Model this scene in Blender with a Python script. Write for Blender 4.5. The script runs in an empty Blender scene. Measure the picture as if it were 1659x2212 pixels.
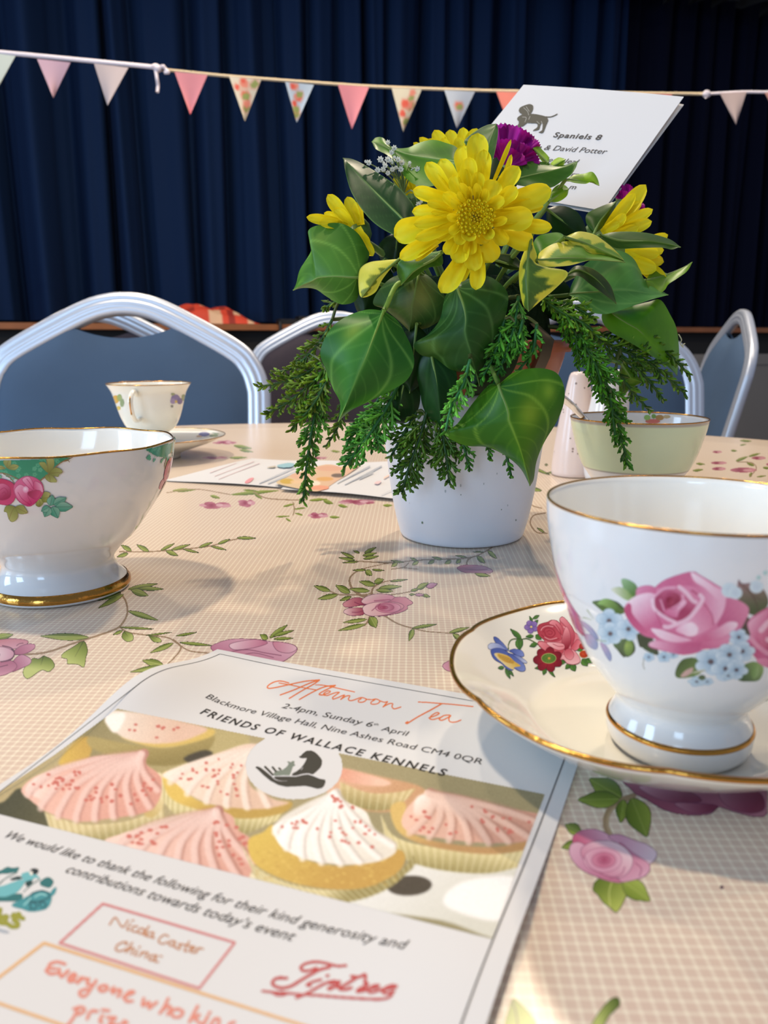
import bpy, math, random
import numpy as np
from mathutils import Vector

# ------------------------------------------------------------------ camera, world, lights, exposure
SC = bpy.context.scene
COL = SC.collection
TZ = 0.74                      # height of the table top
PITCH, FPX, FW, FH = 0.2142, 1700.0, 1659, 2212
CAM = np.array([0.0, 0.0, TZ + 0.124])
cd = bpy.data.cameras.new('camera')
cd.sensor_fit = 'VERTICAL'
cd.sensor_height = 36.0
cd.lens = FPX / FH * 36.0
cd.clip_start = 0.01
cd.dof.use_dof = True
cd.dof.focus_distance = 0.40
cd.dof.aperture_fstop = 17.0
cam = bpy.data.objects.new('camera', cd)
COL.objects.link(cam)
cam.location = CAM
cam.rotation_euler = (math.pi / 2 - PITCH, 0, 0)
SC.camera = cam

SC.view_settings.view_transform = 'Standard'
SC.view_settings.look = 'None'
SC.view_settings.exposure = 0.0
SC.view_settings.gamma = 1.0
SC.view_settings.use_curve_mapping = False

wd = bpy.data.worlds.new('hall_air')
SC.world = wd
wd.use_nodes = True
wd.node_tree.nodes['Background'].inputs[0].default_value = (0.62, 0.72, 1.0, 1)
wd.node_tree.nodes['Background'].inputs[1].default_value = 0.30


def area(name, loc, target, sx, sy, power, col, shape='RECTANGLE'):
    l = bpy.data.lights.new(name, 'AREA')
    l.shape = shape
    l.size = sx
    if shape in ('RECTANGLE', 'ELLIPSE'):
        l.size_y = sy
    l.energy = power
    l.color = col
    o = bpy.data.objects.new(name, l)
    COL.objects.link(o)
    o.location = loc
    o.rotation_euler = (Vector(target) - Vector(loc)).to_track_quat('-Z', 'Y').to_euler()
    return o


WARM, DAY = (1.0, 0.83, 0.62), (0.50, 0.73, 1.0)
for (x, y, p) in ((-0.95, 0.50, 37), (-0.75, 2.5, 24), (0.55, 2.3, 43), (1.1, 0.9, 9), (-2.6, 2.6, 8)):
    area('ceiling_lamp', (x, y, 3.15), (x, y, 0), 0.16, 0.16, p, WARM, 'DISK')
# daylight from the hall windows behind and to the left of the camera
for (x, y, p) in ((-3.2, -1.2, 50), (-3.4, 0.7, 34), (-1.2, -3.4, 32)):
    area('window_light', (x, y, 1.65), (0.0, 0.6, 0.9), 0.9, 1.3, p, DAY)

# ------------------------------------------------------------------ helpers
rnd = random.Random(7)
CP, SP = math.cos(PITCH), math.sin(PITCH)


def rays(px):
    """directions (world) of photo pixels, forward component along the view axis = 1"""
    px = np.atleast_2d(np.asarray(px, float))
    a = (px[:, 0] - FW / 2) / FPX
    b = -(px[:, 1] - FH / 2) / FPX
    return np.stack([a, CP + b * SP, -SP + b * CP], 1)


def atz(px, z=0.0):
    """points of the plane z metres above the table top"""
    d = rays(px)
    return CAM + d * ((TZ + z - CAM[2]) / d[:, 2])[:, None]


def aty(px, Y):
    """points at distance Y (world y)"""
    d = rays(px)
    return CAM + d * (np.asarray(Y, float) / d[:, 1])[:, None]


def p1(x, y, Y):
    return aty([(x, y)], [Y])[0]


def lin(c):
    c = np.asarray(c, float) / 255.0
    return np.where(c <= 0.04045, c / 12.92, ((c + 0.055) / 1.055) ** 2.4)


def catmull(p, n, closed=False):
    """smooth curve through p, n points"""
    p = np.asarray(p, float)
    if len(p) < 3 and not closed:
        t = np.linspace(0, 1, n)[:, None]
        return p[0] * (1 - t) + p[-1] * t
    if closed:
        q = np.vstack([p[-1], p, p[0], p[1]])
        m = len(p)
    else:
        q = np.vstack([2 * p[0] - p[1], p, 2 * p[-1] - p[-2]])
        m = len(p) - 1
    t = np.linspace(0, m, n, endpoint=not closed)
    i = np.minimum(t.astype(int), m - 1)
    f = (t - i)[:, None]
    a, b, c, d = q[i], q[i + 1], q[i + 2], q[i + 3]
    return 0.5 * (2 * b + (c - a) * f + (2 * a - 5 * b + 4 * c - d) * f ** 2 + (3 * b - a - 3 * c + d) * f ** 3)


def resample(p, n):
    """n points evenly spaced along the polyline p"""
    p = np.asarray(p, float)
    s = np.r_[0, np.cumsum(np.linalg.norm(np.diff(p, axis=0), axis=1))]
    t = np.linspace(0, s[-1], n)
    return np.stack([np.interp(t, s, p[:, k]) for k in range(p.shape[1])], 1)


class MB:
    """collects pieces of one mesh, with a colour per vertex"""

    def __init__(s):
        s.v, s.f, s.c, s.m, s.n = [], [], [], [], 0

    def add(s, v, f, c=(1, 1, 1), mat=0):
        v = np.asarray(v, float).reshape(-1, 3)
        c = np.asarray(c, float)
        if c.ndim == 1:
            c = np.tile(c, (len(v), 1))
        s.v.append(v)
        s.c.append(c.reshape(-1, 3))
        b = s.n
        s.f += [tuple(int(i) + b for i in q) for q in f]
        s.m += [mat] * len(f)
        s.n += len(v)

    def grid(s, P, c=(1, 1, 1), mat=0, cu=False, cv=False, keep=None):
        P = np.asarray(P, float)
        n, m = P.shape[:2]
        I = np.arange(n * m).reshape(n, m)
        if cu:
            I = np.vstack([I, I[:1]])
        if cv:
            I = np.hstack([I, I[:, :1]])
        q = np.stack([I[:-1, :-1], I[1:, :-1], I[1:, 1:], I[:-1, 1:]], -1).reshape(-1, 4)
        if keep is not None:
            q = q[keep.reshape(-1)]
        s.add(P, q.tolist(), np.asarray(c, float).reshape(-1, 3) if np.ndim(c) > 1 else c, mat)

    def box(s, a, b, c=(1, 1, 1), mat=0):
        x0, y0, z0 = a
        x1, y1, z1 = b
        v = [(x0, y0, z0), (x1, y0, z0), (x1, y1, z0), (x0, y1, z0), (x0, y0, z1), (x1, y0, z1), (x1, y1, z1), (x0, y1, z1)]
        s.add(v, [(0, 3, 2, 1), (4, 5, 6, 7), (0, 1, 5, 4), (1, 2, 6, 5), (2, 3, 7, 6), (3, 0, 4, 7)], c, mat)

    def tube(s, path, r, k=8, c=(1, 1, 1), mat=0, prof=None, side=None, closed=False):
        """tube along path; r number or list; prof = cross-section (k,2) in units of r; side = fixed side vector"""
        path = np.asarray(path, float)
        n = len(path)
        r = np.broadcast_to(np.asarray(r, float), (n,))
        if closed:
            T = np.roll(path, -1, 0) - np.roll(path, 1, 0)
        else:
            T = np.gradient(path, axis=0)
        T /= np.linalg.norm(T, axis=1)[:, None] + 1e-12
        if side is None:
            ref = np.array([0, 0, 1.0]) if abs(T[0, 2]) < 0.8 else np.array([1.0, 0, 0])
            A = np.cross(T[0], ref)
            A /= np.linalg.norm(A)
            As = []
            for t in T:
                A = A - t * np.dot(A, t)
                A /= np.linalg.norm(A) + 1e-12
                As.append(A)
            A = np.array(As)
        else:
            A = np.tile(np.asarray(side, float), (n, 1))
            A -= T * (A * T).sum(1)[:, None]
            A /= np.linalg.norm(A, axis=1)[:, None] + 1e-12
        B = np.cross(T, A)
        if prof is None:
            th = np.linspace(0, 2 * math.pi, k, endpoint=False)
            prof = np.stack([np.cos(th), np.sin(th)], 1)
        prof = np.asarray(prof, float)
        P = path[:, None] + r[:, None, None] * (A[:, None] * prof[None, :, :1] + B[:, None] * prof[None, :, 1:])
        if np.ndim(c) > 1 and len(c) == n:
            c = np.repeat(np.asarray(c, float)[:, None], len(prof), 1)
        s.grid(P, c, mat, cu=closed, cv=True)
        if not closed:
            k = len(prof)
            o = s.n - n * k
            s.f += [tuple(o + i for i in range(k))[::-1], tuple(o + (n - 1) * k + i for i in range(k))]
            s.m += [mat, mat]

    def lathe(s, prof, cx, cy, n=64, c=(1, 1, 1), mat=0, z0=TZ, wob=None):
        prof = np.asarray(prof, float)
        th = np.linspace(0, 2 * math.pi, n, endpoint=False)
        r = prof[:, 0][:, None] * np.ones((1, n))
        z = prof[:, 1][:, None] * np.ones((1, n))
        if wob is not None:
            r, z = wob(r, z, th[None, :])
        P = np.stack([cx + r * np.cos(th), cy + r * np.sin(th), z0 + z], -1)
        s.grid(P, c, mat, cv=True)

    def build(s, name, mats, parent=None, smooth=True, col=True, loc=None):
        v = np.vstack(s.v)
        if loc is not None:
            v = v - np.asarray(loc)
        me = bpy.data.meshes.new(name)
        me.from_pydata(v.tolist(), [], s.f)
        for m in (mats if isinstance(mats, (list, tuple)) else [mats]):
            me.materials.append(m)
        me.polygons.foreach_set('material_index', s.m)
        if smooth:
            me.polygons.foreach_set('use_smooth', [True] * len(s.f))
        if col:
            at = me.color_attributes.new('Col', 'FLOAT_COLOR', 'POINT')
            rgba = np.ones((len(v), 4))
            rgba[:, :3] = np.vstack(s.c)
            at.data.foreach_set('color', rgba.ravel())
        me.update()
        o = bpy.data.objects.new(name, me)
        COL.objects.link(o)
        if loc is not None:
            o.location = loc
        if parent is not None:
            o.parent = parent
            o.matrix_parent_inverse = parent.matrix_basis.inverted()
        return o


def tag(o, label=None, cat=None, group=None, kind=None):
    if label:
        o['label'] = label
    if cat:
        o['category'] = cat
    if group:
        o['group'] = group
    if kind:
        o['kind'] = kind
    return o


def thing(name, label, cat, loc, group=None):
    o = bpy.data.objects.new(name, None)
    o.empty_display_size = 0.02
    o.location = loc
    COL.objects.link(o)
    return tag(o, label, cat, group)


# ------------------------------------------------------------------ materials
def mat(name, col=(0.8, 0.8, 0.8), rough=0.5, metal=0.0, spec=0.5, coat=0.0, bump=None, trans=0.0, sss=0.0, var=None):
    """col: linear rgb or 'Col' (the mesh's printed/own colours)"""
    m = bpy.data.materials.new(name)
    m.use_nodes = True
    N, L = m.node_tree.nodes, m.node_tree.links
    b = N['Principled BSDF']
    b.inputs['Roughness'].default_value = rough
    b.inputs['Metallic'].default_value = metal
    b.inputs['Specular IOR Level'].default_value = spec
    b.inputs['Coat Weight'].default_value = coat
    b.inputs['Coat Roughness'].default_value = 0.05
    if sss:
        b.inputs['Subsurface Weight'].default_value = sss
        b.inputs['Subsurface Radius'].default_value = (0.004, 0.003, 0.002)
    if isinstance(col, str):
        a = N.new('ShaderNodeAttribute')
        a.attribute_name = col
        src = a.outputs['Color']
    else:
        rgb = N.new('ShaderNodeRGB')
        rgb.outputs[0].default_value = (*col, 1)
        src = rgb.outputs[0]
    if var:
        sc, amt = var
        tc = N.new('ShaderNodeTexCoord')
        nz = N.new('ShaderNodeTexNoise')
        nz.inputs['Scale'].default_value = sc
        nz.inputs['Detail'].default_value = 3
        L.new(tc.outputs['Object'], nz.inputs['Vector'])
        mp = N.new('ShaderNodeMapRange')
        mp.inputs['To Min'].default_value = 1 - amt
        mp.inputs['To Max'].default_value = 1 + amt
        L.new(nz.outputs['Fac'], mp.inputs['Value'])
        mx = N.new('ShaderNodeMix')
        mx.data_type = 'RGBA'
        mx.blend_type = 'MULTIPLY'
        mx.inputs['Factor'].default_value = 1.0
        L.new(src, mx.inputs['A'])
        L.new(mp.outputs['Result'], mx.inputs['B'])
        src = mx.outputs['Result']
    L.new(src, b.inputs['Base Color'])
    if bump:
        sc, st, dist = bump
        tc = N.new('ShaderNodeTexCoord')
        nz = N.new('ShaderNodeTexNoise')
        nz.inputs['Scale'].default_value = sc
        L.new(tc.outputs['Object'], nz.inputs['Vector'])
        bp = N.new('ShaderNodeBump')
        bp.inputs['Strength'].default_value = st
        bp.inputs['Distance'].default_value = dist
        L.new(nz.outputs['Fac'], bp.inputs['Height'])
        L.new(bp.outputs['Normal'], b.inputs['Normal'])
    if trans:
        t = N.new('ShaderNodeBsdfTranslucent')
        L.new(src, t.inputs['Color'])
        mx = N.new('ShaderNodeMixShader')
        mx.inputs[0].default_value = trans
        L.new(b.outputs[0], mx.inputs[1])
        L.new(t.outputs[0], mx.inputs[2])
        L.new(mx.outputs[0], N['Material Output'].inputs['Surface'])
    return m


M_CHINA = mat('glazed_china', tuple(lin((232, 231, 229))), 0.10, spec=0.5, coat=0.3)  # white china greyed: shade on the teacup's front put into the colour
M_CHINAIN = mat('glazed_china_lit_inside', tuple(lin((246, 243, 235))), 0.10, spec=0.5, coat=0.3)  # same china made lighter, lamplight inside the cups put into the colour
M_CREAM = mat('cream_glazed_china', tuple(lin((242, 238, 224))), 0.10, spec=0.5, coat=0.3)
M_PRINTCHINA = mat('china_transfer_print', 'Col', 0.12)
M_GOLD = mat('gilding', tuple(lin((196, 142, 66))), 0.2, metal=1.0, bump=(300, 0.25, 0.001))
M_PAPER = mat('white_paper', tuple(lin((217, 216, 216))), 0.6, spec=0.25)
M_PRINT = mat('printed_ink', 'Col', 0.55, spec=0.25)
M_LEAF = mat('waxy_leaf', 'Col', 0.40, spec=0.24, trans=0.18, var=(90, 0.14), bump=(110, 0.12, 0.001))
M_SOFTLEAF = mat('soft_leaf', 'Col', 0.42, spec=0.4, trans=0.22, var=(140, 0.12), bump=(200, 0.10, 0.001))
M_PETAL = mat('petal', 'Col', 0.55, spec=0.2, trans=0.22, bump=(260, 0.06, 0.001))
M_STEM = mat('green_stem', 'Col', 0.5)
M_CLOTHPRINT = mat('tablecloth_print', 'Col', 0.27, spec=0.45)


# ------------------------------------------------------------------ a small painter for printed pictures
class Paint:
    """picture painted in the photo's pixel frame, then laid onto the surface it is printed on"""

    def __init__(s, x0, y0, x1, y1, step=1.0, bg=None):
        s.x0, s.y0, s.st = x0, y0, step
        s.w, s.h = int((x1 - x0) / step) + 1, int((y1 - y0) / step) + 1
        s.a = np.zeros((s.h, s.w, 3))
        s.k = np.zeros((s.h, s.w))
        if bg is not None:
            s.a[:] = np.asarray(bg, float)
            s.k[:] = 1
        s.z, s.o = 1.0, (0, 0)
        s.rng = np.random.RandomState(3)

    def frame(s, z, ox, oy):
        s.z, s.o = z, (ox, oy)
        return s

    def T(s, p):
        p = np.atleast_2d(np.asarray(p, float))
        q = p / s.z + np.array(s.o)
        return (q - np.array([s.x0, s.y0])) / s.st

    def _box(s, q, pad=2):
        a = np.floor(q.min(0) - pad).astype(int)
        b = np.ceil(q.max(0) + pad).astype(int) + 1
        a = np.maximum(a, 0)
        b = np.minimum(b, [s.w, s.h])
        return (a[0], a[1], b[0], b[1]) if (b > a).all() else None

    def _put(s, bx, m, c, c2=None, g=None, a=1.0, noise=0.0):
        x0, y0, x1, y1 = bx
        c = np.asarray(c, float)
        X, Y = np.meshgrid(np.arange(x0, x1), np.arange(y0, y1))
        if c2 is not None:
            if np.ndim(g[1]) > 0:
                A, B = s.T(g)
                d = B - A
                f = ((X - A[0]) * d[0] + (Y - A[1]) * d[1]) / (d @ d + 1e-9)
            else:
                A = s.T([g[0]])[0]
                f = np.hypot(X - A[0], Y - A[1]) / (g[1] / s.z / s.st)
            f = np.clip(f, 0, 1)[..., None]
            cc = c * (1 - f) + np.asarray(c2, float) * f
        else:
            cc = np.broadcast_to(c, X.shape + (3,))
        if noise:
            cc = cc + s.rng.normal(0, noise, X.shape)[..., None]
        m = (m * a)[..., None]
        k = s.k[y0:y1, x0:x1, None]
        kn = m + k * (1 - m)
        s.a[y0:y1, x0:x1] = np.where(kn > 1e-6, (cc * m + s.a[y0:y1, x0:x1] * k * (1 - m)) / np.maximum(kn, 1e-6), s.a[y0:y1, x0:x1])
        s.k[y0:y1, x0:x1] = kn[..., 0]

    def poly(s, pts, c, c2=None, g=None, a=1.0, smooth=True, noise=0.0, soft=0, edge=None, ew=1.0):
        q = s.T(pts)
        if smooth and len(q) > 2:
            q = catmull(q, max(24, 6 * len(q)), True)
        bx = s._box(q, 2 + soft)
        if bx is None:
            return
        x0, y0, x1, y1 = bx
        m = np.zeros((y1 - y0, x1 - x0))
        for oy in (-0.25, 0.25):
            for ox in (-0.25, 0.25):
                X, Y = np.meshgrid(np.arange(x0, x1) + ox, np.arange(y0, y1) + oy)
                ins = np.zeros(X.shape, bool)
                for i in range(len(q)):
                    xa, ya = q[i]
                    xb, yb = q[(i + 1) % len(q)]
                    if ya == yb:
                        continue
                    t = ((ya > Y) != (yb > Y)) & (X < (xb - xa) * (Y - ya) / (yb - ya) + xa)
                    ins ^= t
                m += ins * 0.25
        for _ in range(soft):
            mp = np.pad(m, 1, mode='edge')
            m = (mp[:-2, 1:-1] + mp[2:, 1:-1] + mp[1:-1, :-2] + mp[1:-1, 2:] + m) / 5
        s._put(bx, m, c, c2, g, a, noise)
        if edge is not None:
            s._line(np.vstack([q, q[:1]]), ew, edge, 0.9)

    def _line(s, q, w, c, a=1.0, taper=False, soft=0):
        """q in canvas units, w in photo pixels"""
        w = w / s.st
        bx = s._box(q, int(w) + 2 + soft)
        if bx is None:
            return
        x0, y0, x1, y1 = bx
        X, Y = np.meshgrid(np.arange(x0, x1), np.arange(y0, y1))
        D = np.full(X.shape, 9.0)
        n = len(q) - 1
        for i in range(n):
            A, B = q[i], q[i + 1]
            d = B - A
            L = d @ d + 1e-9
            t = np.clip(((X - A[0]) * d[0] + (Y - A[1]) * d[1]) / L, 0, 1)
            ww = w * (1 - 0.85 * (i + t) / n) if taper else w
            D = np.minimum(D, np.hypot(X - A[0] - t * d[0], Y - A[1] - t * d[1]) - ww / 2)
        s._put(bx, np.clip(0.5 - D / (1 + soft), 0, 1), c, a=a)

    def line(s, pts, w, c, a=1.0, smooth=True, taper=False, soft=0):
        q = s.T(pts)
        if smooth and len(q) > 2:
            q = catmull(q, 6 * len(q))
        s._line(q, w, c, a, taper, soft)

    def blur(s, n=1):
        for _ in range(n):
            A, K = np.zeros_like(s.a), np.zeros_like(s.k)
            for dy, dx, w in ((0, 0, 4), (1, 0, 2), (-1, 0, 2), (0, 1, 2), (0, -1, 2), (1, 1, 1), (1, -1, 1), (-1, 1, 1), (-1, -1, 1)):
                kk = np.roll(s.k, (dy, dx), (0, 1)) * w
                A += np.roll(s.a, (dy, dx), (0, 1)) * kk[..., None]
                K += kk
            s.a = np.where(K[..., None] > 1e-6, A / np.maximum(K, 1e-6)[..., None], s.a)

    def ell(s, cx, cy, rx, ry, c, c2=None, g=None, rot=0.0, a=1.0, soft=0, edge=None, ew=1.0):
        th = np.linspace(0, 2 * math.pi, 28, endpoint=False)
        x, y = rx * np.cos(th), ry * np.sin(th)
        cr, sr = math.cos(rot), math.sin(rot)
        s.poly(np.stack([cx + x * cr - y * sr, cy + x * sr + y * cr], 1), c, c2, g, a, False, soft=soft, edge=edge, ew=ew)

    def leaf(s, b, t, w, c, c2, vein=None, edge=None, ew=0.8, bend=0.0):
        b, t = np.array(b, float), np.array(t, float)
        d = t - b
        nn = np.array([-d[1], d[0]]) / (np.linalg.norm(d) + 1e-9)
        B = nn * bend
        L = [b, b + d * .25 + nn * w * .42 + B * .6, b + d * .55 + nn * w * .46 + B, b + d * .85 + nn * w * .2 + B * .5, t,
             b + d * .85 - nn * w * .2 + B * .5, b + d * .55 - nn * w * .46 + B, b + d * .25 - nn * w * .42 + B * .6]
        s.poly(L, c, c2, (b + nn * w * .5, b - nn * w * .5), edge=edge, ew=ew)
        if vein is not None:
            s.line([b, b + d * .5 + B, t], 0.9, vein, 0.8)

    def patch(s, mb, hit, lift, mat=0, xf=None, thr=0.45):
        X, Y = np.meshgrid(np.arange(s.w), np.arange(s.h))
        px = np.stack([s.x0 + X * s.st, s.y0 + Y * s.st], -1).reshape(-1, 2)
        use = (s.k > 0.02)
        grow = use.copy()
        grow[1:] |= use[:-1]
        grow[:-1] |= use[1:]
        grow[:, 1:] |= use[:, :-1]
        grow[:, :-1] |= use[:, 1:]
        idx = np.flatnonzero(grow.reshape(-1))
        if len(idx) == 0:
            return
        P = hit(px[idx])
        ok = np.isfinite(P[:, 0])
        P = np.where(ok[:, None], P, 0)
        d = CAM - P
        P = P + d / np.linalg.norm(d, axis=1)[:, None] * lift
        if xf is not None:
            P = xf(P)
        col = s.a.reshape(-1, 3)[idx]
        # fill the thin border of unpainted vertices with their neighbour's colour
        kk = s.k.reshape(-1)[idx]
        if (kk < 0.3).any():
            A = s.a.copy()
            K = (s.k > 0.3).astype(float)
            num = A * K[..., None]
            den = K.copy()
            for dy, dx in ((1, 0), (-1, 0), (0, 1), (0, -1)):
                num += np.roll(A * K[..., None], (dy, dx), (0, 1))
                den += np.roll(K, (dy, dx), (0, 1))
            F = num / np.maximum(den, 1)[..., None]
            col = np.where((kk < 0.3)[:, None], F.reshape(-1, 3)[idx], col)
        new = np.full(s.w * s.h, -1)
        new[idx] = np.arange(len(idx))
        okk = np.zeros(s.w * s.h, bool)
        okk[idx] = ok
        I = np.arange(s.w * s.h).reshape(s.h, s.w)
        q = np.stack([I[:-1, :-1], I[1:, :-1], I[1:, 1:], I[:-1, 1:]], -1).reshape(-1, 4)
        kf = s.k
        mean = (kf[:-1, :-1] + kf[1:, :-1] + kf[1:, 1:] + kf[:-1, 1:]).reshape(-1) / 4
        q = q[(mean > thr) & okk[q].all(1)]
        q = new[q]
        q = q[(q >= 0).all(1)]
        mb.add(P, q.tolist(), lin(np.clip(col, 0, 255)), mat)


def hit_table(px):
    return atz(px, 0.0)


def hit_lathe(prof, cx, cy, inside=False):
    """first hit of photo rays with a turned surface (profile r(z), z above the table)"""
    pz, pr = np.asarray(prof)[:, 1], np.asarray(prof)[:, 0]
    o = np.argsort(pz)
    pz, pr = pz[o], pr[o]

    def f(px):
        d = rays(px)
        d = d / np.linalg.norm(d[:, :2], axis=1)[:, None]
        dist = math.hypot(cx, cy)
        R = pr.max() * 1.1
        out = np.full((len(d), 3), np.nan)
        ts = np.linspace(dist - R, dist + R, 500)
        done = np.zeros(len(d), bool)
        prev = None
        for t in ts:
            P = CAM + d * t
            z = P[:, 2] - TZ
            g = np.hypot(P[:, 0] - cx, P[:, 1] - cy) - np.interp(z, pz, pr)
            inr = (z >= pz[0]) & (z <= pz[-1])
            if prev is not None:
                if inside:
                    h = (~done) & inr & (prev < 0) & (g >= 0)
                else:
                    h = (~done) & inr & (prev > 0) & (g <= 0)
                w = (prev[h] / (prev[h] - g[h]))[:, None]
                out[h] = Pp[h] * (1 - w) + P[h] * w
                done |= h
            prev = np.where(inr, g, np.nan)
            Pp = P
        return out
    return f


def hit_height(fz, z0):
    """hit with the height field z = fz(x, y) (above the table), starting at z0"""
    def f(px):
        z = np.full(len(px), z0)
        d = rays(px)
        for _ in range(14):
            P = CAM + d * ((TZ + z - CAM[2]) / d[:, 2])[:, None]
            z = 0.5 * z + 0.5 * fz(P[:, 0], P[:, 1])
        return CAM + d * ((TZ + z - CAM[2]) / d[:, 2])[:, None]
    return f


def text2d(string, bold=0.0, shear=0.0, space=1.0):
    """outline letters as a flat mesh: (verts xy, faces)"""
    cu = bpy.data.curves.new('letters', 'FONT')
    cu.body = string
    cu.size = 1.0
    cu.offset = bold
    cu.shear = shear
    cu.space_character = space
    cu.resolution_u = 3
    o = bpy.data.objects.new('letters', cu)
    COL.objects.link(o)
    dg = bpy.context.evaluated_depsgraph_get()
    me = bpy.data.meshes.new_from_object(o.evaluated_get(dg))
    v = np.array([x.co[:2] for x in me.vertices])
    f = [tuple(p.vertices) for p in me.polygons]
    bpy.data.objects.remove(o)
    bpy.data.curves.remove(cu)
    bpy.data.meshes.remove(me)
    return v, f

# ------------------------------------------------------------------ the hall: floor, wall, stage, curtains
def flat(name, pts, m, kind='structure'):
    mb = MB()
    mb.add(pts, [tuple(range(len(pts)))])
    return tag(mb.build(name, m, smooth=False), kind=kind)


M_FLOOR = mat('floor_boards', tuple(lin((120, 88, 58))), 0.35, var=(6, 0.3))
mb = MB()
mb.box((-6, -6, -0.05), (6, 8.6, 0.0))
tag(mb.build('floor', M_FLOOR, smooth=False), kind='structure')

SL, SR = p1(0, 700, 3.8), p1(1659, 706, 5.4)
E1 = np.array([SR[0] - SL[0], SR[1] - SL[1], 0])
E1 /= np.linalg.norm(E1)
EN = np.array([-E1[1], E1[0], 0])          # away from the camera
ZS = 0.5 * (SL[2] + SR[2])                  # stage height
S0 = np.array([SL[0], SL[1], 0])
SW = np.linalg.norm((SR - SL)[:2])


def stp(a, b, z):
    """a metres along the stage front, b metres behind it"""
    return S0 + E1 * a + EN * b + np.array([0, 0, z])


def sbox(mb, a0, a1, b0, b1, z0, z1, c=(1, 1, 1), mat=0):
    v = [stp(a, b, z) for z in (z0, z1) for (a, b) in ((a0, b0), (a1, b0), (a1, b1), (a0, b1))]
    mb.add(v, [(0, 3, 2, 1), (4, 5, 6, 7), (0, 1, 5, 4), (1, 2, 6, 5), (2, 3, 7, 6), (3, 0, 4, 7)], c, mat)


A0, A1 = -2.2, SW + 2.0
mb = MB()
v = [stp(A0 - 1, 2.0, 0), stp(A1 + 1, 2.0, 0), stp(A1 + 1, 2.0, 4), stp(A0 - 1, 2.0, 4)]
w = [stp(A0 - 1, 2.12, 0), stp(A1 + 1, 2.12, 0), stp(A1 + 1, 2.12, 4), stp(A0 - 1, 2.12, 4)]
mb.add(v + w, [(0, 1, 2, 3), (7, 6, 5, 4), (0, 4, 5, 1), (1, 5, 6, 2), (2, 6, 7, 3), (3, 7, 4, 0)])
tag(mb.build('wall_back', mat('dark_stage_wall', (0.01, 0.01, 0.013), 0.9), smooth=False), kind='structure')

stage = thing('stage', 'raised stage with a brown wooden edge and grey front panels across the hall', 'stage', tuple(stp(SW / 2, 0, 0)))
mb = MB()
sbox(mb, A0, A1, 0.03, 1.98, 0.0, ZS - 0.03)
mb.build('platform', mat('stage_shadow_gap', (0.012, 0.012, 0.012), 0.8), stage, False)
mb = MB()
sbox(mb, A0, A1, -0.03, 1.98, ZS - 0.03, ZS)
mb.build('wooden_edge', mat('stage_wood', tuple(lin((150, 92, 52))), 0.45, var=(9, 0.3)), stage, False)
M_PANEL = mat('grey_panel', tuple(lin((132, 128, 122))), 0.6, var=(3, 0.06))
for k in range(5):
    a = A0 + (A1 - A0) * k / 5
    mb = MB()
    sbox(mb, a + 0.004, a + (A1 - A0) / 5 - 0.004, -0.012, 0.029, 0.12, ZS - 0.17)
    sbox(mb, a + 0.004, a + (A1 - A0) / 5 - 0.004, -0.02, 0.029, ZS - 0.24, ZS - 0.23)
    mb.build('front_panel', M_PANEL, stage, False)


def curtain(a0, a1, seed, b):
    r = np.random.RandomState(seed)
    n, m = 900, 26
    a = np.linspace(a0, a1, n)
    z = np.linspace(0, 1, m)
    rate = np.interp(np.arange(n), np.linspace(0, n, 60), r.uniform(0.45, 2.0, 60))
    ph = np.cumsum(rate)
    ph = ph * (2 * math.pi * (a1 - a0) / 0.20) / ph[-1]
    amp = np.interp(np.arange(n), np.linspace(0, n, 48), r.uniform(0.5, 1.7, 48))
    P = np.zeros((m, n, 3))
    for i, zz in enumerate(z):
        ww = 0.55 + 0.45 * (1 - zz)
        sn = np.sin(ph + 0.35 * math.sin(2 * zz + 1))
        d = 0.075 * amp * ww * (np.sign(sn) * np.abs(sn) ** 0.7 + 0.22 * np.sin(2.6 * ph + 1.3 + zz) + 0.3 * np.sin(0.41 * ph + zz))
        sh = 0.02 * np.cos(ph) + 0.015 * np.sin(0.31 * ph + 2.2 * zz)
        zw = ZS + 0.02 + zz * 2.5
        P[i] = S0 + np.outer(a + sh, E1) + np.outer(b + d, EN)
        P[i, :, 2] = zw
    return P


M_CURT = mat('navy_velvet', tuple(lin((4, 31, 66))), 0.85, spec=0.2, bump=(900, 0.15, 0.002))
mb = MB()
mb.grid(curtain(A0, SW * 0.80, 5, 0.45)[:, ::-1])
tag(mb.build('stage_curtain', M_CURT), 'wide navy blue stage curtain hanging in folds behind the flowers and bunting', 'curtain')
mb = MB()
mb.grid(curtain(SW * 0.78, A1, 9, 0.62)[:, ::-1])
tag(mb.build('stage_curtain', mat('shaded_navy_velvet', tuple(lin((6, 12, 34))), 0.9, spec=0.15)),  # same velvet darkened: light falling off to the right put into the colour
    'navy stage curtain darkened for shade at the far right above the profile chair', 'curtain')
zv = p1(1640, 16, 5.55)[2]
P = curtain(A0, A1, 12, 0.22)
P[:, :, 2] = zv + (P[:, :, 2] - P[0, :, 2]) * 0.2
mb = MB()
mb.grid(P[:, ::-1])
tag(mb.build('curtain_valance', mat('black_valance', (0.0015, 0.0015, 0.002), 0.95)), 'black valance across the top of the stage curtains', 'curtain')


# things left on the stage edge
def on_stage(px, py, b):
    """point of the stage floor seen at column px"""
    d = rays([(px, py)])[0]
    # intersect the vertical plane b behind the stage front
    q = (S0 + EN * b) - CAM
    t = (q @ EN) / (d @ EN)
    P = CAM + d * t
    P[2] = ZS
    return P


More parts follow.
